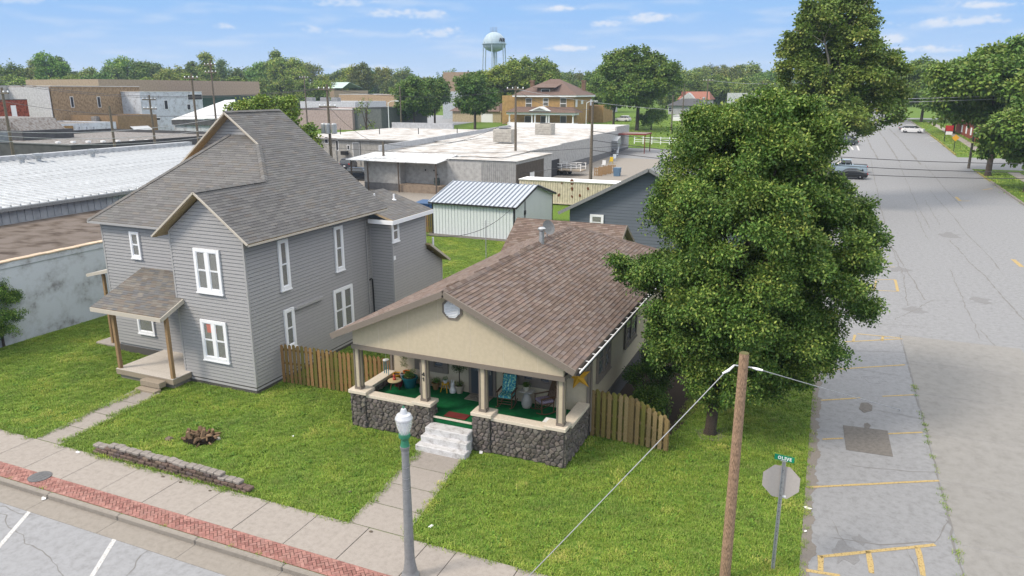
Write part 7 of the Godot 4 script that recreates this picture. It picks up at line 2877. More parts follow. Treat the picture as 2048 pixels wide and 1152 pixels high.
	for j in junk:
		var g := gp(j[0], j[1])
		var ch := thing("plastic_chair", j[2], "chair", g)
		var s := MB.new()
		s.col = j[3]
		s.box(V(0, 0.45, 0), V(0.55, 0.06, 0.55))
		local_part(ch, "seat", s, M.plain)
		var bk := MB.new()
		bk.col = j[3]
		bk.box(V(0, 0.8, -0.26), V(0.55, 0.65, 0.06), Basis(Vector3.RIGHT, -0.2))
		local_part(ch, "backrest", bk, M.plain)
		for q in [Vector2(-1, -1), Vector2(1, -1), Vector2(1, 1), Vector2(-1, 1)]:
			var l := MB.new()
			l.col = j[3]
			l.tube([V(q.x * 0.27, 0, q.y * 0.27), V(q.x * 0.22, 0.45, q.y * 0.22)], 0.03, 6)
			local_part(ch, "leg", l, M.plain)
	var bar := thing("barrel", "grey green barrel on the warehouse loading dock", "barrel", V(-43.3, 0.9, -78.3))
	var bm := MB.new()
	bm.col = Color(0.08, 0.1, 0.1)
	bm.lathe([Vector2(0, 0), Vector2(0.35, 0), Vector2(0.37, 0.4), Vector2(0.35, 0.9), Vector2(0, 0.9)], Vector3.ZERO, 14)
	local_part(bar, "drum", bm, M.rough)
	var hoop := MB.new()
	hoop.lathe([Vector2(0.375, 0.42), Vector2(0.385, 0.45), Vector2(0.375, 0.48)], Vector3.ZERO, 14)
	local_part(bar, "hoop", hoop, M.black)
	var bin := thing("trash_bin", "blue wheeled bin in the warehouse yard", "trash bin", gp(1234, 352))
	var bi := MB.new()
	bi.col = Color(0.1, 0.17, 0.26)
	bi.box(V(0, 0.55, 0), V(0.8, 1.1, 0.8), Basis.IDENTITY, 1.2)
	local_part(bin, "bin", bi, M.plain)
	var bil := MB.new()
	bil.col = Color(0.1, 0.17, 0.26)
	bil.cbox(V(0, 1.14, 0), V(1.0, 0.08, 1.0), 0.02)
	local_part(bin, "lid", bil, M.plain)

	var tq := gp(1128, 349)
	var trl := thing("utility_trailer", "open white framed utility trailer behind the shipping container", "trailer", tq)
	var tb0 := MB.new()
	tb0.box(V(0, 0.7, 0), V(6.0, 0.15, 2.4))
	local_part(trl, "deck", tb0, M.old_wood)
	for s2 in [-1, 1]:
		for k2 in 5:
			var pst := MB.new()
			pst.box(V(-2.9 + 1.45 * k2, 1.2, s2 * 1.2), V(0.08, 1.0, 0.08))
			local_part(trl, "stake", pst, M.white)
		for yy2 in [1.2, 1.68]:
			var rl2 := MB.new()
			rl2.box(V(0, yy2, s2 * 1.2), V(6.0, 0.08, 0.06))
			local_part(trl, "rail", rl2, M.white)
		for wx in [-0.5, 0.5]:
			var wl2 := MB.new()
			wl2.lathe([Vector2(0, -0.1), Vector2(0.36, -0.1), Vector2(0.38, 0.0), Vector2(0.36, 0.1), Vector2(0, 0.1)], V(wx, 0.37, s2 * 1.1), 14, Basis(Vector3.RIGHT, PI / 2))
			local_part(trl, "wheel", wl2, M.tyre)
	for k2 in 4:
		var pg := gp(1196 + 9 * k2, 352 - 2 * k2)
		var pn := thing("wooden_pallet", "brown wooden pallet leaning upright in the warehouse yard", "pallet", pg, "pallets in the warehouse yard")
		for i2 in 5:
			var sl2 := MB.new()
			sl2.box(V(-0.5 + 0.25 * i2, 0.6, 0), V(0.16, 1.2, 0.03))
			local_part(pn, "slat", sl2, M.post_wood)
		for yy2 in [0.15, 0.6, 1.05]:
			var br2 := MB.new()
			br2.box(V(0, yy2, -0.06), V(1.2, 0.1, 0.09))
			local_part(pn, "bearer", br2, M.post_wood)

	# --- yellow brick house
	var zy := -195.0
	var y0 := hz(zy)
	var yl := pz(1033, 200, zy)
	var yr := pz(1148, 200, zy)
	var ye: float = pz(1090, 193, zy).y
	var yh := thing("yellow_brick_house", "two storey yellow brick house with brown hip roof and white porch", "house", V((yl.x + yr.x) / 2, y0, zy))
	var yw := MB.new()
	yw.bx(yl.x, yr.x, y0 - 0.5, ye, zy - 16, zy)
	part(yh, "wall", yw, M.gold_brick)
	var ya := pz(1000, 193, zy)
	var yw2 := MB.new()
	yw2.bx(ya.x, yl.x, y0 - 0.5, ye + 0.2, zy - 12, zy - 1.5)
	part(yh, "side_wing", yw2, M.gold_brick)
	var cor := MB.new()
	cor.bx(yl.x - 0.9, yr.x + 0.9, ye - 0.1, ye + 0.35, zy - 16.9, zy + 0.9)
	part(yh, "cornice", cor, M.vinyl)
	var apex: float = pz(1113, 158, zy - 8).y
	hip(yh, yl.x - 1.0, yr.x + 1.0, zy + 1.0, zy - 17.0, ye + 0.35, apex, (yr.x - yl.x) * 0.48, M.far_roof)
	for u in [[1052, 1063, 197, 216], [1087, 1096, 197, 211], [1121, 1132, 197, 217]]:
		opening(yh, "window", zy, u[0], u[2], u[1], u[3], M.vinyl, M.curtain)
		var q0 := pz(u[0], (u[2] + u[3]) / 2.0, zy)
		var q1 := pz(u[1], (u[2] + u[3]) / 2.0, zy)
		var ms := MB.new()
		ms.bx(q0.x, q1.x, q0.y - 0.08, q0.y + 0.08, zy + 0.07, zy + 0.1)
		part(yh, "meeting_rail", ms, M.vinyl)
	for u in [[1050, 1063], [1121, 1132], [1082, 1095]]:
		opening(yh, "window" if u[0] != 1082 else "door", zy, u[0], 232, u[1], 248, M.vinyl, M.curtain)
	for u in [[1152, 1153.5, 199, 214], [1163, 1165, 200, 208], [1181, 1183, 199, 214]]:
		var q0 := px(u[0] - 1, u[2], yr.x)
		var q1 := px(u[1] + 1, u[3], yr.x)
		var ms := MB.new()
		ms.bx(yr.x, yr.x + 0.06, q1.y, q0.y, q1.z, q0.z)
		part(yh, "window", ms, M.vinyl)
	# dormer
	var dl := pz(1080, 186, zy - 0.9)
	var dr := pz(1101, 178, zy - 0.9)
	var dmr := MB.new()
	dmr.bx(dl.x - 0.8, dr.x + 0.8, dl.y - 0.6, dr.y + 0.3, zy - 8, zy - 0.9)
	var dorm := part(yh, "dormer", dmr, M.far_roof)
	opening(dorm, "window", zy - 0.88, 1083, 179, 1099, 187, M.vinyl, M.dark_room)
	var drf := MB.new()
	drf.prism(PackedVector2Array([Vector2(0, 0), Vector2(7.5, 1.4), Vector2(7.5, 1.55), Vector2(0, 0.15)]), V(dl.x - 1.8, dr.y + 0.3, zy - 0.1), Vector3.FORWARD, Vector3.UP, dl.x - dr.x - 3.6)
	part(dorm, "dormer_roof", drf, M.far_roof)
	for cx in [[yl.x + 1.2, zy - 9.0], [yr.x - 1.5, zy - 13.0]]:
		var cb := MB.new()
		cb.col = Color(0.24, 0.15, 0.1)
		cb.bx(cx[0] - 0.5, cx[0] + 0.5, ye, apex - 0.4, cx[1] - 0.5, cx[1] + 0.5)
		cb.bx(cx[0] - 0.62, cx[0] + 0.62, apex - 0.75, apex - 0.3, cx[1] - 0.62, cx[1] + 0.62)
		part(yh, "chimney", cb, M.rough)
	# porch
	var pl := pz(1016, 226, zy + 3.0)
	var prr := pz(1149, 226, zy + 3.0)
	var pf := MB.new()
	pf.bx(pl.x, prr.x, y0 - 0.3, y0 + 0.7, zy, zy + 3.4)
	part(yh, "porch_floor", pf, M.rough)
	var pb := MB.new()
	pb.bx(pl.x - 0.3, prr.x + 0.3, pl.y - 0.35, pl.y + 0.25, zy, zy + 3.5)
	part(yh, "porch_entablature", pb, M.vinyl)
	hip(yh, pl.x - 0.6, prr.x + 0.6, zy + 3.9, zy - 3.4, pl.y + 0.25, pl.y + 1.7, 2.0, M.far_roof, "porch_roof")
	for u in [1019, 1064, 1070, 1093, 1098, 1146]:
		var q := pz(u, 240, zy + 3.0)
		var cm := MB.new()
		cm.lathe([Vector2(0.32, 0), Vector2(0.32, 0.15), Vector2(0.22, 0.25), Vector2(0.19, pl.y - y0 - 1.3), Vector2(0.3, pl.y - y0 - 1.1), Vector2(0.3, pl.y - y0 - 1.0)], V(q.x, y0 + 0.7, zy + 3.0), 10)
		part(yh, "column", cm, M.vinyl)
	var g0 := pz(1057, 222, zy + 3.6)
	var g1 := pz(1101, 222, zy + 3.6)
	var gt: float = pz(1079, 213, zy + 3.6).y
	var ped := MB.new()
	ped.prism(PackedVector2Array([Vector2(g0.x, g0.y), Vector2(g1.x, g0.y), Vector2((g0.x + g1.x) / 2, gt)]), V(0, 0, zy + 3.7), Vector3.RIGHT, Vector3.UP, 3.5)
	part(yh, "pediment", ped, M.vinyl)
	var pedi := MB.new()
	pedi.prism(PackedVector2Array([Vector2(g0.x + 1.2, g0.y + 0.15), Vector2(g1.x - 1.2, g0.y + 0.15), Vector2((g0.x + g1.x) / 2, gt - 0.35)]), V(0, 0, zy + 3.75), Vector3.RIGHT, Vector3.UP, 0.04)
	part(yh, "tympanum", pedi, M.lamp_grey)
	far_block("yellow_annex", "narrow yellow brick annex right of the yellow house", 1166, 1207, 211, zy - 14, 10, M.gold_brick, M.far_roof, Color(0.85, 0.85, 0.85), 0.2)

	# --- houses and fence beyond the park
	var h1x := thing("far_house", "pale grey cottage with dark hip roof across the park", "house", V(pz(1372, 215, -260).x, hz(-260), -260))
	var hq := pz(1337, 211, -260)
	var hr := pz(1410, 211, -260)
	var hm := MB.new()
	hm.col = Color(0.5, 0.5, 0.52)
	hm.bx(hq.x, hr.x, hz(-260) - 0.5, hq.y, -272, -260)
	part(h1x, "wall", hm, M.rough)
	hip(h1x, hq.x - 0.6, hr.x + 0.6, -259.2, -273, hq.y, pz(1372, 197, -266).y, 4.0, M.dark_roof)
	opening(h1x, "window", -260, 1338, 215, 1343, 223, M.vinyl, M.dark_room)
	var h2 := thing("far_house", "cottage with rust red roof and white gable across the park", "house", V(pz(1385, 200, -300).x, hz(-300), -300))
	var q2 := pz(1358, 199, -300)
	var r2 := pz(1418, 199, -300)
	var hm2 := MB.new()
	hm2.col = Color(0.6, 0.6, 0.62)
	hm2.bx(q2.x, r2.x, hz(-300) - 0.5, q2.y, -312, -300)
	part(h2, "wall", hm2, M.rough)
	var rr := hip(h2, q2.x - 0.6, r2.x + 0.6, -299, -313, q2.y, pz(1380, 183, -306).y, 1.5, mk("rust_roof", Color(0.26, 0.11, 0.075), 0.9))
	var gbl := MB.new()
	gbl.col = Color(0.6, 0.6, 0.62)
	gbl.prism(PackedVector2Array([Vector2(-3.2, 0), Vector2(3.2, 0), Vector2(0, 2.6)]), V(pz(1376, 199, -299).x, q2.y, -298.4), Vector3.RIGHT, Vector3.UP, 5.0)
	part(rr, "front_gable", gbl, M.rough)
	var chy := MB.new()
	chy.col = Color(0.3, 0.12, 0.09)
	chy.bx(q2.x + 0.5, q2.x + 2.0, q2.y, pz(1360, 183, -300).y, -303, -301.5)
	part(rr, "chimney", chy, M.rough)
	var wg := far_block("white_garage", "small white garage with flat white roof in the park", 1344, 1400, 231, -222, 8, M.rough, M.membrane, Color(0.6, 0.61, 0.64), 0.1)
	opening(wg, "door", -222, 1347, 235, 1366, 249, M.vinyl, M.white)
	var bn := far_block("white_barn", "tall white building half hidden behind the park tree", 1186, 1216, 164, -262, 14, M.rough, M.membrane, Color(0.68, 0.69, 0.71), 0.1)
	far_block("white_shed", "long white metal building far behind the leafy tree", 1455, 1526, 186, -300, 14, M.rough, M.membrane, Color(0.62, 0.64, 0.66), 0.1)
	var fn := thing("white_fence", "white post and rail fence along the park edge", "fence", V(-31, hz(-151), -151))
	for k in 16:
		var xx := -37.0 + k * 1.8
		var q := MB.new()
		q.box(V(xx, hz(-151) + 0.75, -151), V(0.16, 1.5, 0.16))
		part(fn, "post", q, M.vinyl)
	for yy in [0.45, 0.85, 1.3]:
		var q := MB.new()
		q.box(V(-23.5, hz(-151) + yy, -151), V(27.2, 0.1, 0.06))
		part(fn, "rail", q, M.vinyl)

	# --- right side of the side street
	var rbk := thing("brick_house", "low red brick house behind the right hand street trees", "house", V(33, hz(-172), -172))
	var rq := MB.new()
	rq.bx(26.5, 42, hz(-172) - 0.5, hz(-172) + 3.6, -200, -166)
	part(rbk, "wall", rq, M.brick_far)
	hip(rbk, 25.8, 42.7, -165.4, -200.6, hz(-172) + 3.6, hz(-172) + 6.0, 6.0, M.far_roof)
	for k in 4:
		var q := MB.new()
		q.bx(26.44, 26.5, hz(-172) + 1.0, hz(-172) + 2.5, -173.0 - k * 6.0, -171.5 - k * 6.0)
		part(rbk, "window", q, M.vinyl)
	var sgp := gp(1888, 283)
	var rs := thing("red_sign", "red and white notice sign on a post by the far walk", "sign", sgp)
	var sm := MB.new()
	sm.box(V(0, 1.3, 0), V(0.12, 2.6, 0.12))
	local_part(rs, "post", sm, M.black)
	var sp := MB.new()
	sp.col = Color(0.4, 0.03, 0.03)
	sp.box(V(0.6, 2.6, 0), V(1.4, 1.1, 0.12))
	local_part(rs, "red_panel", sp, M.plain)
	var sp2 := MB.new()
	sp2.box(V(0.6, 1.65, 0), V(1.3, 0.6, 0.1))
	local_part(rs, "white_panel", sp2, M.white)
	var ygp := gp(1907, 303)
	var ys := thing("crossing_sign", "yellow diamond crossing sign on a thin post", "sign", ygp)
	var ym := MB.new()
	ym.box(V(0, 1.3, 0), V(0.1, 2.6, 0.1))
	local_part(ys, "post", ym, M.black)
	var yd := MB.new()
	yd.col = Color(0.6, 0.3, 0.02)
	yd.box(V(0, 2.4, 0.1), V(0.85, 0.85, 0.05), Basis(Vector3.BACK, PI / 4))
	local_part(ys, "plate", yd, M.plain)
	# water tower
	var dist := 430.0
	var tb := pd(989, 181, dist)
	tb.y = hz(tb.z)
	var k := dist / 1464.0
	var ty := func(v: float) -> float: return pd(989, v, dist).y - tb.y
	var wt := thing("water_tower", "pale blue water tower with spheroid tank on thin legs", "water tower", tb)
	var R := 21.5 * k
	var yc: float = ty.call(88)
	var tk := MB.new()
	var prof := []
	var ylow: float = ty.call(104)
	var yhi: float = ty.call(64)
	for i in 9:
		var a2 := -PI / 2 + i * PI / 16
		prof.append(Vector2(cos(a2) * R, yc + sin(a2) * (yc - ylow)))
	for i in range(1, 9):
		var a2 := i * PI / 16
		prof.append(Vector2(cos(a2) * R, yc + sin(a2) * (yhi - yc)))
	tk.lathe(prof, Vector3.ZERO, 32)
	var tank := local_part(wt, "tank", tk, M.tank)
	var bal := MB.new()
	bal.lathe([Vector2(R * 1.1, yc - 0.15), Vector2(R * 1.1, yc + 0.15), Vector2(R * 0.98, yc + 0.15)], Vector3.ZERO, 32)
	local_part(wt, "balcony", bal, M.tank)
	for i in 6:
		var a2 := i * TAU / 6 + 0.3
		var lm := MB.new()
		lm.tube([V(cos(a2) * R * 1.22, -0.3, sin(a2) * R * 1.22), V(cos(a2) * R, yc, sin(a2) * R)], 0.32, 8)
		local_part(wt, "leg", lm, M.tank)
	var rs2 := MB.new()
	rs2.tube([V(0, -0.3, 0), V(0, ylow + 0.5, 0)], 0.75, 12)
	local_part(wt, "riser", rs2, M.tank)
	for i in 5:
		var an := MB.new()
		an.tube([V(-2.0 + i * 0.9, yhi - 0.3, 0), V(-2.0 + i * 0.9, yhi + 2.6, 0)], 0.1, 5)
		local_part(wt, "antenna", an, M.lamp_grey)
	var rl := MB.new()
	rl.tube([V(-2.2, yhi + 0.4, 0), V(2.0, yhi + 0.4, 0)], 0.08, 5)
	local_part(wt, "antenna_rail", rl, M.lamp_grey)
	var ld2 := MB.new()
	ld2.tube([V(-R * 0.55, yc, R * 0.9), V(-R * 0.6, yc + 2.8, R * 0.55), V(-R * 0.4, yhi - 0.5, R * 0.2)], 0.1, 5)
	local_part(wt, "ladder", ld2, M.lamp_grey)
	for i in 3:
		var phi := 0.62 + 0.24 * i + deg_to_rad(YAW)
		var nn := V(sin(phi), 0, cos(phi))
		var tr := Transform3D(Basis(V(cos(phi), 0, -sin(phi)), Vector3.UP, nn), nn * R * 0.985 + V(0, yc + 1.9, 0))
		var tm := text_part(wt, "lettering", ["A", "U", "R"][i], 1.9, 0.25, Transform3D(tr.basis, tr.origin + tb), M.black)


# ---------------------------------------------------------------- trees and shrubs
func ptree(label: String, group: String, u: float, dist: float, vtop: float, wpx: float, low: float, count: int, tint: Color, sd: int, cr: float, nm := "tree") -> Node3D:
	var b := pd(u, 181, dist)
	b.y = hz(b.z)
	var h := pd(u, vtop, dist).y - b.y
	return tree(nm, label, group, b, wpx * dist / 1464.0, h, h * low, count, tint, sd, cr)

func plants() -> void:
	var g0 := Color(1.0, 1.0, 1.0)
	# the big maple on the corner lot
	rng.seed = 800
	var base := gp(1420, 868)
	var mp := thing("maple_tree", "large dense dark green maple tree beside the bungalow", "tree", base)
	var bl := []
	for b in [[-2.3, 6.6, -26.8, 3.6, 4.2, 3.4], [-2.6, 9.4, -27.2, 2.7, 2.5, 2.7], [-4.4, 7.6, -27.0, 1.6, 1.9, 1.9], [0.1, 7.0, -27.6, 1.8, 2.1, 2.2], [0.6, 5.0, -27.4, 1.6, 2.0, 1.8], [-4.4, 4.9, -26.2, 1.75, 1.6, 1.8], [-2.6, 4.4, -24.9, 2.4, 2.0, 1.5], [-1.2, 10.6, -27.6, 1.6, 1.4, 1.6], [-3.9, 10.4, -27.6, 1.6, 1.4, 1.5], [-0.6, 3.4, -26.4, 1.8, 1.6, 1.6], [-6.2, 5.5, -26.6, 1.0, 0.55, 0.9], [-3.4, 2.9, -26.0, 1.5, 1.1, 1.3], [0.9, 6.9, -29.0, 1.3, 1.7, 1.5], [-2.2, 7.2, -24.6, 2.3, 2.2, 1.5], [-2.5, 7.5, -30.0, 3.0, 3.4, 2.2], [-2.8, 2.2, -25.2, 1.5, 0.9, 1.2], [-1.5, 2.5, -25.8, 1.6, 1.2, 1.3], [-4.4, 3.1, -25.6, 1.2, 1.1, 1.2]]:
		bl.append([V(b[0], b[1], b[2]) - base, V(b[3], b[4], b[5])])
	var lb := lobes(bl, 9, 0.36)
	trunk(mp, Vector3.ZERO, V(0.4, 7.0, -1.2), 0.19, [bl[2][0], bl[3][0], bl[4][0], bl[5][0], bl[7][0], bl[8][0], bl[11][0], bl[13][0], bl[6][0]], M.bark)
	crown(mp, lb, 15500, near_clump(), 0.95, Color(1.1, 1.1, 1.05), 801, 0.55, 0.2)
	# tall pale tree along the side street
	rng.seed = 810
	var sy := pd(1668, 181, 84.0)
	sy.y = 0
	var syc := thing("sycamore_tree", "tall open yellow green tree over the parked cars", "tree", sy)
	var sb := []
	for b in [[1660, 190, 4.2, 4.0], [1600, 150, 2.6, 2.4], [1730, 150, 2.9, 2.7], [1650, 90, 3.2, 3.0], [1690, 30, 2.8, 2.8], [1745, 215, 3.2, 2.4], [1600, 215, 2.4, 2.2], [1640, 40, 2.0, 2.2], [1720, 85, 2.2, 2.2], [1770, 130, 1.6, 1.4], [1690, -15, 2.0, 1.8], [1680, 235, 2.6, 1.8], [1600, 90, 1.6, 1.8]]:
		var p := pd(b[0], b[1], 84.0 + rng.randf_range(-3, 3))
		sb.append([p - sy, V(b[2], b[3], b[2])])
	var lim := []
	for b in sb:
		lim.append(b[0])
	trunk(syc, Vector3.ZERO, V(0.5, 17, 0), 0.42, lim, mk("pale_bark", Color(0.3, 0.27, 0.22), 0.9, {"tex": T.peel, "s": 1.0}))
	crown(syc, lobes(sb, 8, 0.4), 7000, leaf_clump("syc", 24, 0.6, 0.26, [Color(0.12, 0.19, 0.04), Color(0.16, 0.235, 0.05), Color(0.21, 0.25, 0.065), Color(0.095, 0.155, 0.033)], 0.4, 0.75), 0.95, Color(1.15, 1.1, 1.05), 811, 0.45, 0.2)
	# small tree and shrubs near the houses
	rng.seed = 820
	var lt := gp(8, 694)
	var st := thing("small_tree", "small leafy tree against the white wall", "tree", lt)
	trunk(st, Vector3.ZERO, V(0.1, 2.2, 0), 0.06, [V(0.7, 2.0, 0.3), V(-0.7, 2.2, 0)], M.bark)
	crown(st, lobes([[V(-0.2, 2.1, 0), V(1.3, 1.3, 1.2)], [V(0.6, 1.5, 0.2), V(0.8, 0.8, 0.8)], [V(-0.3, 3.0, 0), V(0.9, 0.8, 0.8)], [V(-1.2, 1.6, 0.2), V(1.0, 1.0, 0.9)]], 7, 0.4), 1200, near_clump(), 0.62, Color(1.0, 1.1, 1.0), 821, 0.4)
	var sh := thing("shrub", "leafy shrub growing against the bungalow side wall", "shrub", V(-5.7, 0, -26.3))
	trunk(sh, Vector3.ZERO, V(0, 1.2, 0), 0.04, [V(0.5, 1.2, 0.3), V(-0.4, 1.3, -0.2)], M.bark)
	crown(sh, lobes([[V(0, 1.2, 0), V(0.8, 0.9, 1.2)], [V(0.3, 1.6, -1.2), V(0.8, 0.9, 1.0)], [V(0.5, 0.7, 0.8), V(0.7, 0.6, 0.7)]], 6, 0.4), 900, near_clump(), 0.6, Color(0.75, 0.85, 0.75), 822, 0.4)
	# street and park trees with places of their own
	ptree("bushy tree with yellowish new growth behind the grey house roof", "", 540, 92, 184, 165, 0.12, 1500, Color(1.35, 1.35, 1.1), 830, 0.62)
	ptree("round street tree by the parking lot, nearest the pink building", "", 826, 205, 160, 78, 0.22, 800, Color(0.8, 0.95, 0.9), 831, 1.0)
	ptree("street tree with a bare trunk behind the round street tree", "", 868, 214, 156, 62, 0.25, 700, Color(0.75, 0.9, 0.85), 832, 1.0)
	ptree("oval dark street tree left of the yellow brick house", "", 949, 194, 139, 76, 0.16, 900, Color(0.75, 0.92, 0.85), 833, 1.0)
	ptree("huge broad dark green tree in the park", "", 1277, 188, 98, 138, 0.2, 2600, Color(0.85, 0.95, 0.8), 834, 1.0)
	ptree("slim ivy covered tree beside the huge park tree", "", 1229, 194, 150, 58, 0.3, 500, Color(0.8, 0.95, 0.8), 835, 0.9)
	ptree("small low tree on the park grass", "", 1306, 190, 221, 52, 0.25, 330, Color(0.95, 1.1, 0.9), 836, 0.7)
	ptree("thin young tree with sparse leaves in front of the pink building", "", 729, 160, 190, 46, 0.1, 110, Color(1.3, 1.2, 1.1), 837, 0.6)
	ptree("broad bright tree behind the yellow brick house", "", 1052, 252, 112, 128, 0.2, 1400, Color(1.35, 1.3, 1.0), 838, 1.15)
	ptree("bright leafy tree between the water tower and the yellow house", "", 1003, 246, 128, 90, 0.15, 1000, Color(1.5, 1.4, 1.0), 839, 1.1)
	ptree("dark tree behind the right chimney of the yellow house", "", 1092, 262, 122, 80, 0.2, 800, Color(0.95, 1.0, 0.9), 840, 1.1)
	ptree("tall conical green tree right of the yellow house", "", 1188, 238, 148, 56, 0.1, 800, Color(1.1, 1.2, 1.0), 841, 0.9)
	ptree("round tree behind the tall conical tree", "", 1206, 280, 136, 80, 0.2, 800, Color(0.9, 1.05, 0.95), 842, 1.1)
	ptree("great spreading ash tree over the right kerb", "", 2004, 123, 102, 200, 0.42, 2600, Color(0.88, 1.0, 0.85), 843, 0.95)
	ptree("drooping tree hanging over the right hand walk", "", 2088, 108, 185, 140, 0.2, 1500, Color(0.85, 0.98, 0.82), 844, 0.85)
	ptree("tall dark tree rising above the ash tree", "", 2050, 165, 62, 140, 0.34, 1100, Color(0.78, 0.9, 0.8), 845, 1.0)
	ptree("round green tree at the far end of the side street", "", 1851, 235, 122, 118, 0.14, 1300, Color(0.95, 1.05, 0.9), 846, 1.1)
	ptree("green tree behind the ash tree on the right", "", 1918, 195, 112, 105, 0.16, 1100, Color(0.8, 0.95, 0.85), 847, 1.0)
	ptree("leafy yellow green tree behind the maple crown", "", 1490, 74, 196, 170, 0.2, 2200, Color(1.25, 1.25, 1.0), 848, 0.55)
	ptree("dark leafy tree behind the tall pale tree", "", 1585, 120, 178, 120, 0.12, 1400, Color(0.95, 1.05, 0.9), 849, 0.8)
	# skyline: one tree after another along the edge of town
	var tops := [[0, 132], [30, 128], [60, 134], [85, 118], [105, 103], [125, 118], [150, 140], [180, 134], [205, 140], [235, 128], [255, 111], [285, 120], [305, 122], [335, 136], [365, 132], [395, 122], [420, 103], [445, 120], [475, 136], [505, 134], [530, 120], [552, 106], [575, 112], [600, 127], [618, 128], [650, 146], [670, 142], [698, 138], [722, 129], [745, 130], [768, 130], [798, 140], [820, 148], [850, 154], [880, 156], [910, 152], [965, 146], [1130, 145], [1155, 150], [1325, 140], [1345, 146], [1370, 140], [1400, 134], [1428, 126], [1452, 132], [1478, 126], [1505, 130], [1530, 136], [1560, 138], [1800, 134], [1815, 128], [1885, 126]]
	rng.seed = 860
	var proto := []
	for i in tops.size():
		var t: Array = tops[i]
		var r := RandomNumberGenerator.new()
		r.seed = 900 + i
		var dist := r.randf_range(350, 440)
		var tint := Color(1.1 + r.randf_range(-0.25, 0.35), 1.12, 0.95 + r.randf_range(-0.2, 0.4)) * r.randf_range(0.7, 1.4)
		ptree("distant leafy tree in the skyline row at the edge of town", "skyline trees", t[0] + r.randf_range(-4, 4), dist, t[1] + r.randf_range(-3, 6), r.randf_range(28, 72), 0.08, 420, tint, 900 + i, 1.5, "skyline_tree")
	# lower trees in front of the skyline
	for i in 26:
		var r := RandomNumberGenerator.new()
		r.seed = 1000 + i
		var u := lerpf(-10, 640, i / 17.0) if i < 18 else lerpf(1340, 1560, (i - 18) / 8.0)
		ptree("low leafy tree in front of the skyline row", "lower town trees", u + r.randf_range(-8, 8), r.randf_range(310, 345), r.randf_range(146, 166), r.randf_range(36, 60), 0.04, 420, Color(1.2, 1.2, 0.95) * r.randf_range(0.8, 1.25), 1000 + i, 1.3, "town_tree")
	# woods behind everything
	rng.seed = 1100
	var blobs := []
	for i in 130:
		var u := lerpf(-260, 2300, i / 129.0)
		var p := pd(u, rng.randf_range(168, 175), 520.0 + rng.randf_range(-25, 25))
		blobs.append([p, V(13, 9, 10)])
	var wd := crown(self, blobs, 7000, leaf_clump("far", 26, 1.0, 0.5, []), 2.4, Color(0.85, 0.95, 0.9), 1101, 0.5)
	wd.name = "woodland"
	wd.set_meta("kind", "stuff")
	tag(wd, "far wooded belt of green trees along the horizon", "woodland")


# ---------------------------------------------------------------- poles and wires
func upole(label: String, at: Vector3, h: float, r: float, arms: Array, cans := 0, mat: Material = null) -> Node3D:
	var t := thing("utility_pole", label, "utility pole", at)
	var m := MB.new()
	m.tube([V(0, -0.3, 0), V(0, h * 0.5, 0), V(0, h, 0)], [r * 1.25, r, r * 0.75], 10)
	local_part(t, "pole", m, mat if mat else M.grey_pole)
	for a in arms:
		var b := MB.new()
		b.box(V(0, h - a, 0.12), V(2.4, 0.14, 0.12))
		local_part(t, "crossarm", b, M.grey_pole)
		for k in 4:
			var i := MB.new()
			i.lathe([Vector2(0.05, 0), Vector2(0.09, 0.08), Vector2(0.05, 0.18), Vector2(0, 0.22)], V(-1.1 + 0.733 * k, h - a + 0.07, 0.12), 8)
			local_part(t, "insulator", i, M.vinyl)
	for k in cans:
		var c := MB.new()
		c.lathe([Vector2(0, 0), Vector2(0.32, 0), Vector2(0.34, 0.1), Vector2(0.34, 1.1), Vector2(0.28, 1.2), Vector2(0, 1.25)], V(-0.75 + 0.75 * k, h * 0.55, 0.35 if k == 1 else 0.1), 14)
		local_part(t, "transformer", c, M.galv)
	return t

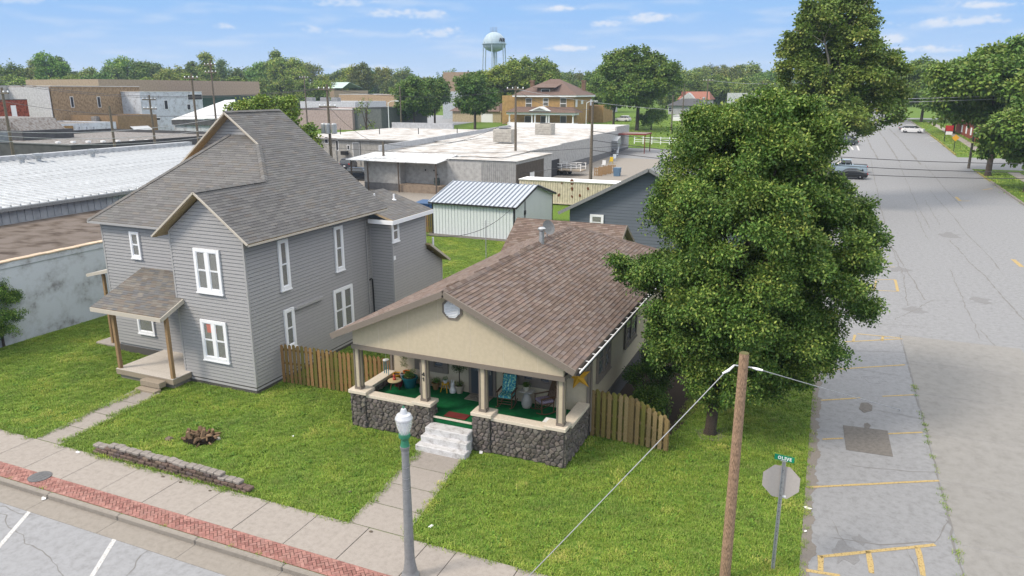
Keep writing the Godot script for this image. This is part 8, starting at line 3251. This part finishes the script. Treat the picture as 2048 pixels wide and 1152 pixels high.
func lines() -> void:
	rng.seed = 1200
	var spots := []
	for p in [[667, 384, 168, 0.17, [0.6, 2.6], 3, "tall grey pole with three transformers in the alley"], [770, 376, 284, 0.17, [], 0, "short dark pole in front of the loading canopy"], [1031, 366, 172, 0.16, [0.4], 0, "tall pole between the warehouse and the container"], [1180, 398, 203, 0.17, [], 0, "leaning dark pole in front of the shipping container"]]:
		var b := gp(p[0], p[1])
		var h := pz(p[0], p[2], b.z).y - b.y
		upole(p[6], b, h, p[3], p[4], p[5])
		spots.append([b, h])
	for p in [[386, 110, 147, [0.6], "pole with light fitting behind the white block"], [426, 135, 122, [0.6, 1.8], "tall pole with two crossarms behind the tan warehouse"], [297, 112, 190, [0.6, 1.8], "double crossarm pole behind the brown shop"], [214, 106, 212, [], "bare pole in front of the low shop"], [4, 100, 175, [0.6], "pole at the red brick building"], [1415, 190, 158, [0.4], "pole with transformer beyond the park"], [1524, 200, 163, [], "slim pale pole beyond the leafy tree"], [1368, 205, 168, [], "thin pale pole behind the park cottages"], [1347, 178, 190, [], "dark pole on the park grass"], [1962, 131, 205, [], "dark pole under the ash tree at the kerb"], [800, 190, 172, [], "pole beyond the parking lot"], [610, 180, 150, [0.6], "pole behind the pink building"]]:
		var b := pd(p[0], 181, p[1])
		b.y = hz(b.z)
		var h := pd(p[0], p[2], p[1]).y - b.y
		upole(p[4], b, h, 0.16, p[3], 1 if p[0] == 1415 else 0)
		spots.append([b, h])
	# street lights with curved arms
	for p in [[1174, 196, 205, "street light arm on the pole by the yellow house"], [775, 190, 205, "white street light at the parking lot"]]:
		var b := pd(p[0], 181, p[1])
		b.y = hz(b.z)
		var h := pd(p[0], p[2], p[1]).y - b.y
		var t := thing("street_light", p[3], "street light", b)
		var m := MB.new()
		m.tube([V(0, -0.3, 0), V(0, h, 0)], [0.12, 0.08], 8)
		local_part(t, "pole", m, M.vinyl)
		var a := MB.new()
		a.tube([V(0, h - 0.2, 0), V(0.8, h + 0.3, 0), V(2.2, h + 0.4, 0)], 0.06, 6)
		local_part(t, "arm", a, M.vinyl)
		var hd := MB.new()
		hd.cbox(V(2.6, h + 0.36, 0), V(0.9, 0.18, 0.35), 0.05)
		local_part(t, "lamp_head", hd, M.vinyl)
	var top := func(i: int, dy: float) -> Vector3: return spots[i][0] + V(0, spots[i][1] - dy, 0)
	var lab := "dark overhead wire strung between the alley poles"
	wire("overhead_wire", lab, top.call(0, 0.5), top.call(2, 0.4), 1.0, 0.022, M.wire)
	wire("overhead_wire", lab, top.call(0, 2.5), top.call(1, 0.3), 0.8, 0.022, M.wire)
	wire("overhead_wire", lab, top.call(2, 0.4), top.call(3, 0.8), 1.0, 0.022, M.wire)
	wire("overhead_wire", lab, top.call(1, 0.2), top.call(2, 4.0), 1.6, 0.025, M.wire)
	wire("overhead_wire", lab, top.call(1, 2.0), top.call(3, 6.5), 1.8, 0.025, M.wire)
	for k in 3:

		var e := pd([2120, 2120, 2120][k], [328.0, 345.0, 357.0][k], 96.0)
		wire("street_wire", "dark cable crossing the side street from the container pole", top.call(3, [3.2, 4.2, 5.3][k]), e, 0.9, 0.035, M.wire, "cables over the side street")
	for k in 2:
		wire("street_wire", "thin pale wire crossing the far end of the side street", pd(1560, [206.0, 199.0][k], 118), pd(2110, [192.0, 186.0][k], 118), 0.3, 0.03, M.bright_wire, "far wires over the side street")
	wire("overhead_wire", "long sagging wire in front of the grey block warehouse", pz(660, 295, -72), pz(1260, 290, -72), 0.7, 0.022, M.wire)
	wire("service_drop", "black service wire from the white shed down to the grey house", V(-23.2, 3.3, -56.0), V(-19.3, 4.6, -33.4), 1.1, 0.02, M.wire, "")
	for k in 3:
		wire("overhead_wire", "wire strung across the downtown alley", pd(-20, [262, 270, 280][k], 98), pd(440, [236, 256, 270][k], 100), 0.8, 0.03, M.bright_wire, "alley wires")
	for k in 3:
		wire("overhead_wire", "high wire running from the transformer pole to the left", top.call(0, [0.4, 0.5, 2.6][k]), pd(-60, [148, 152, 190][k], 140), 2.0, 0.03, M.wire, "high alley wires")
	wire("overhead_wire", "wire from the crossarm pole to the park", top.call(2, 0.4), pd(1560, 215, 150), 1.5, 0.03, M.bright_wire, "park wires")
	wire("overhead_wire", "wire beyond the park cottages", pd(1415, 160, 190), pd(1600, 165, 200), 0.6, 0.04, M.bright_wire, "park wires")
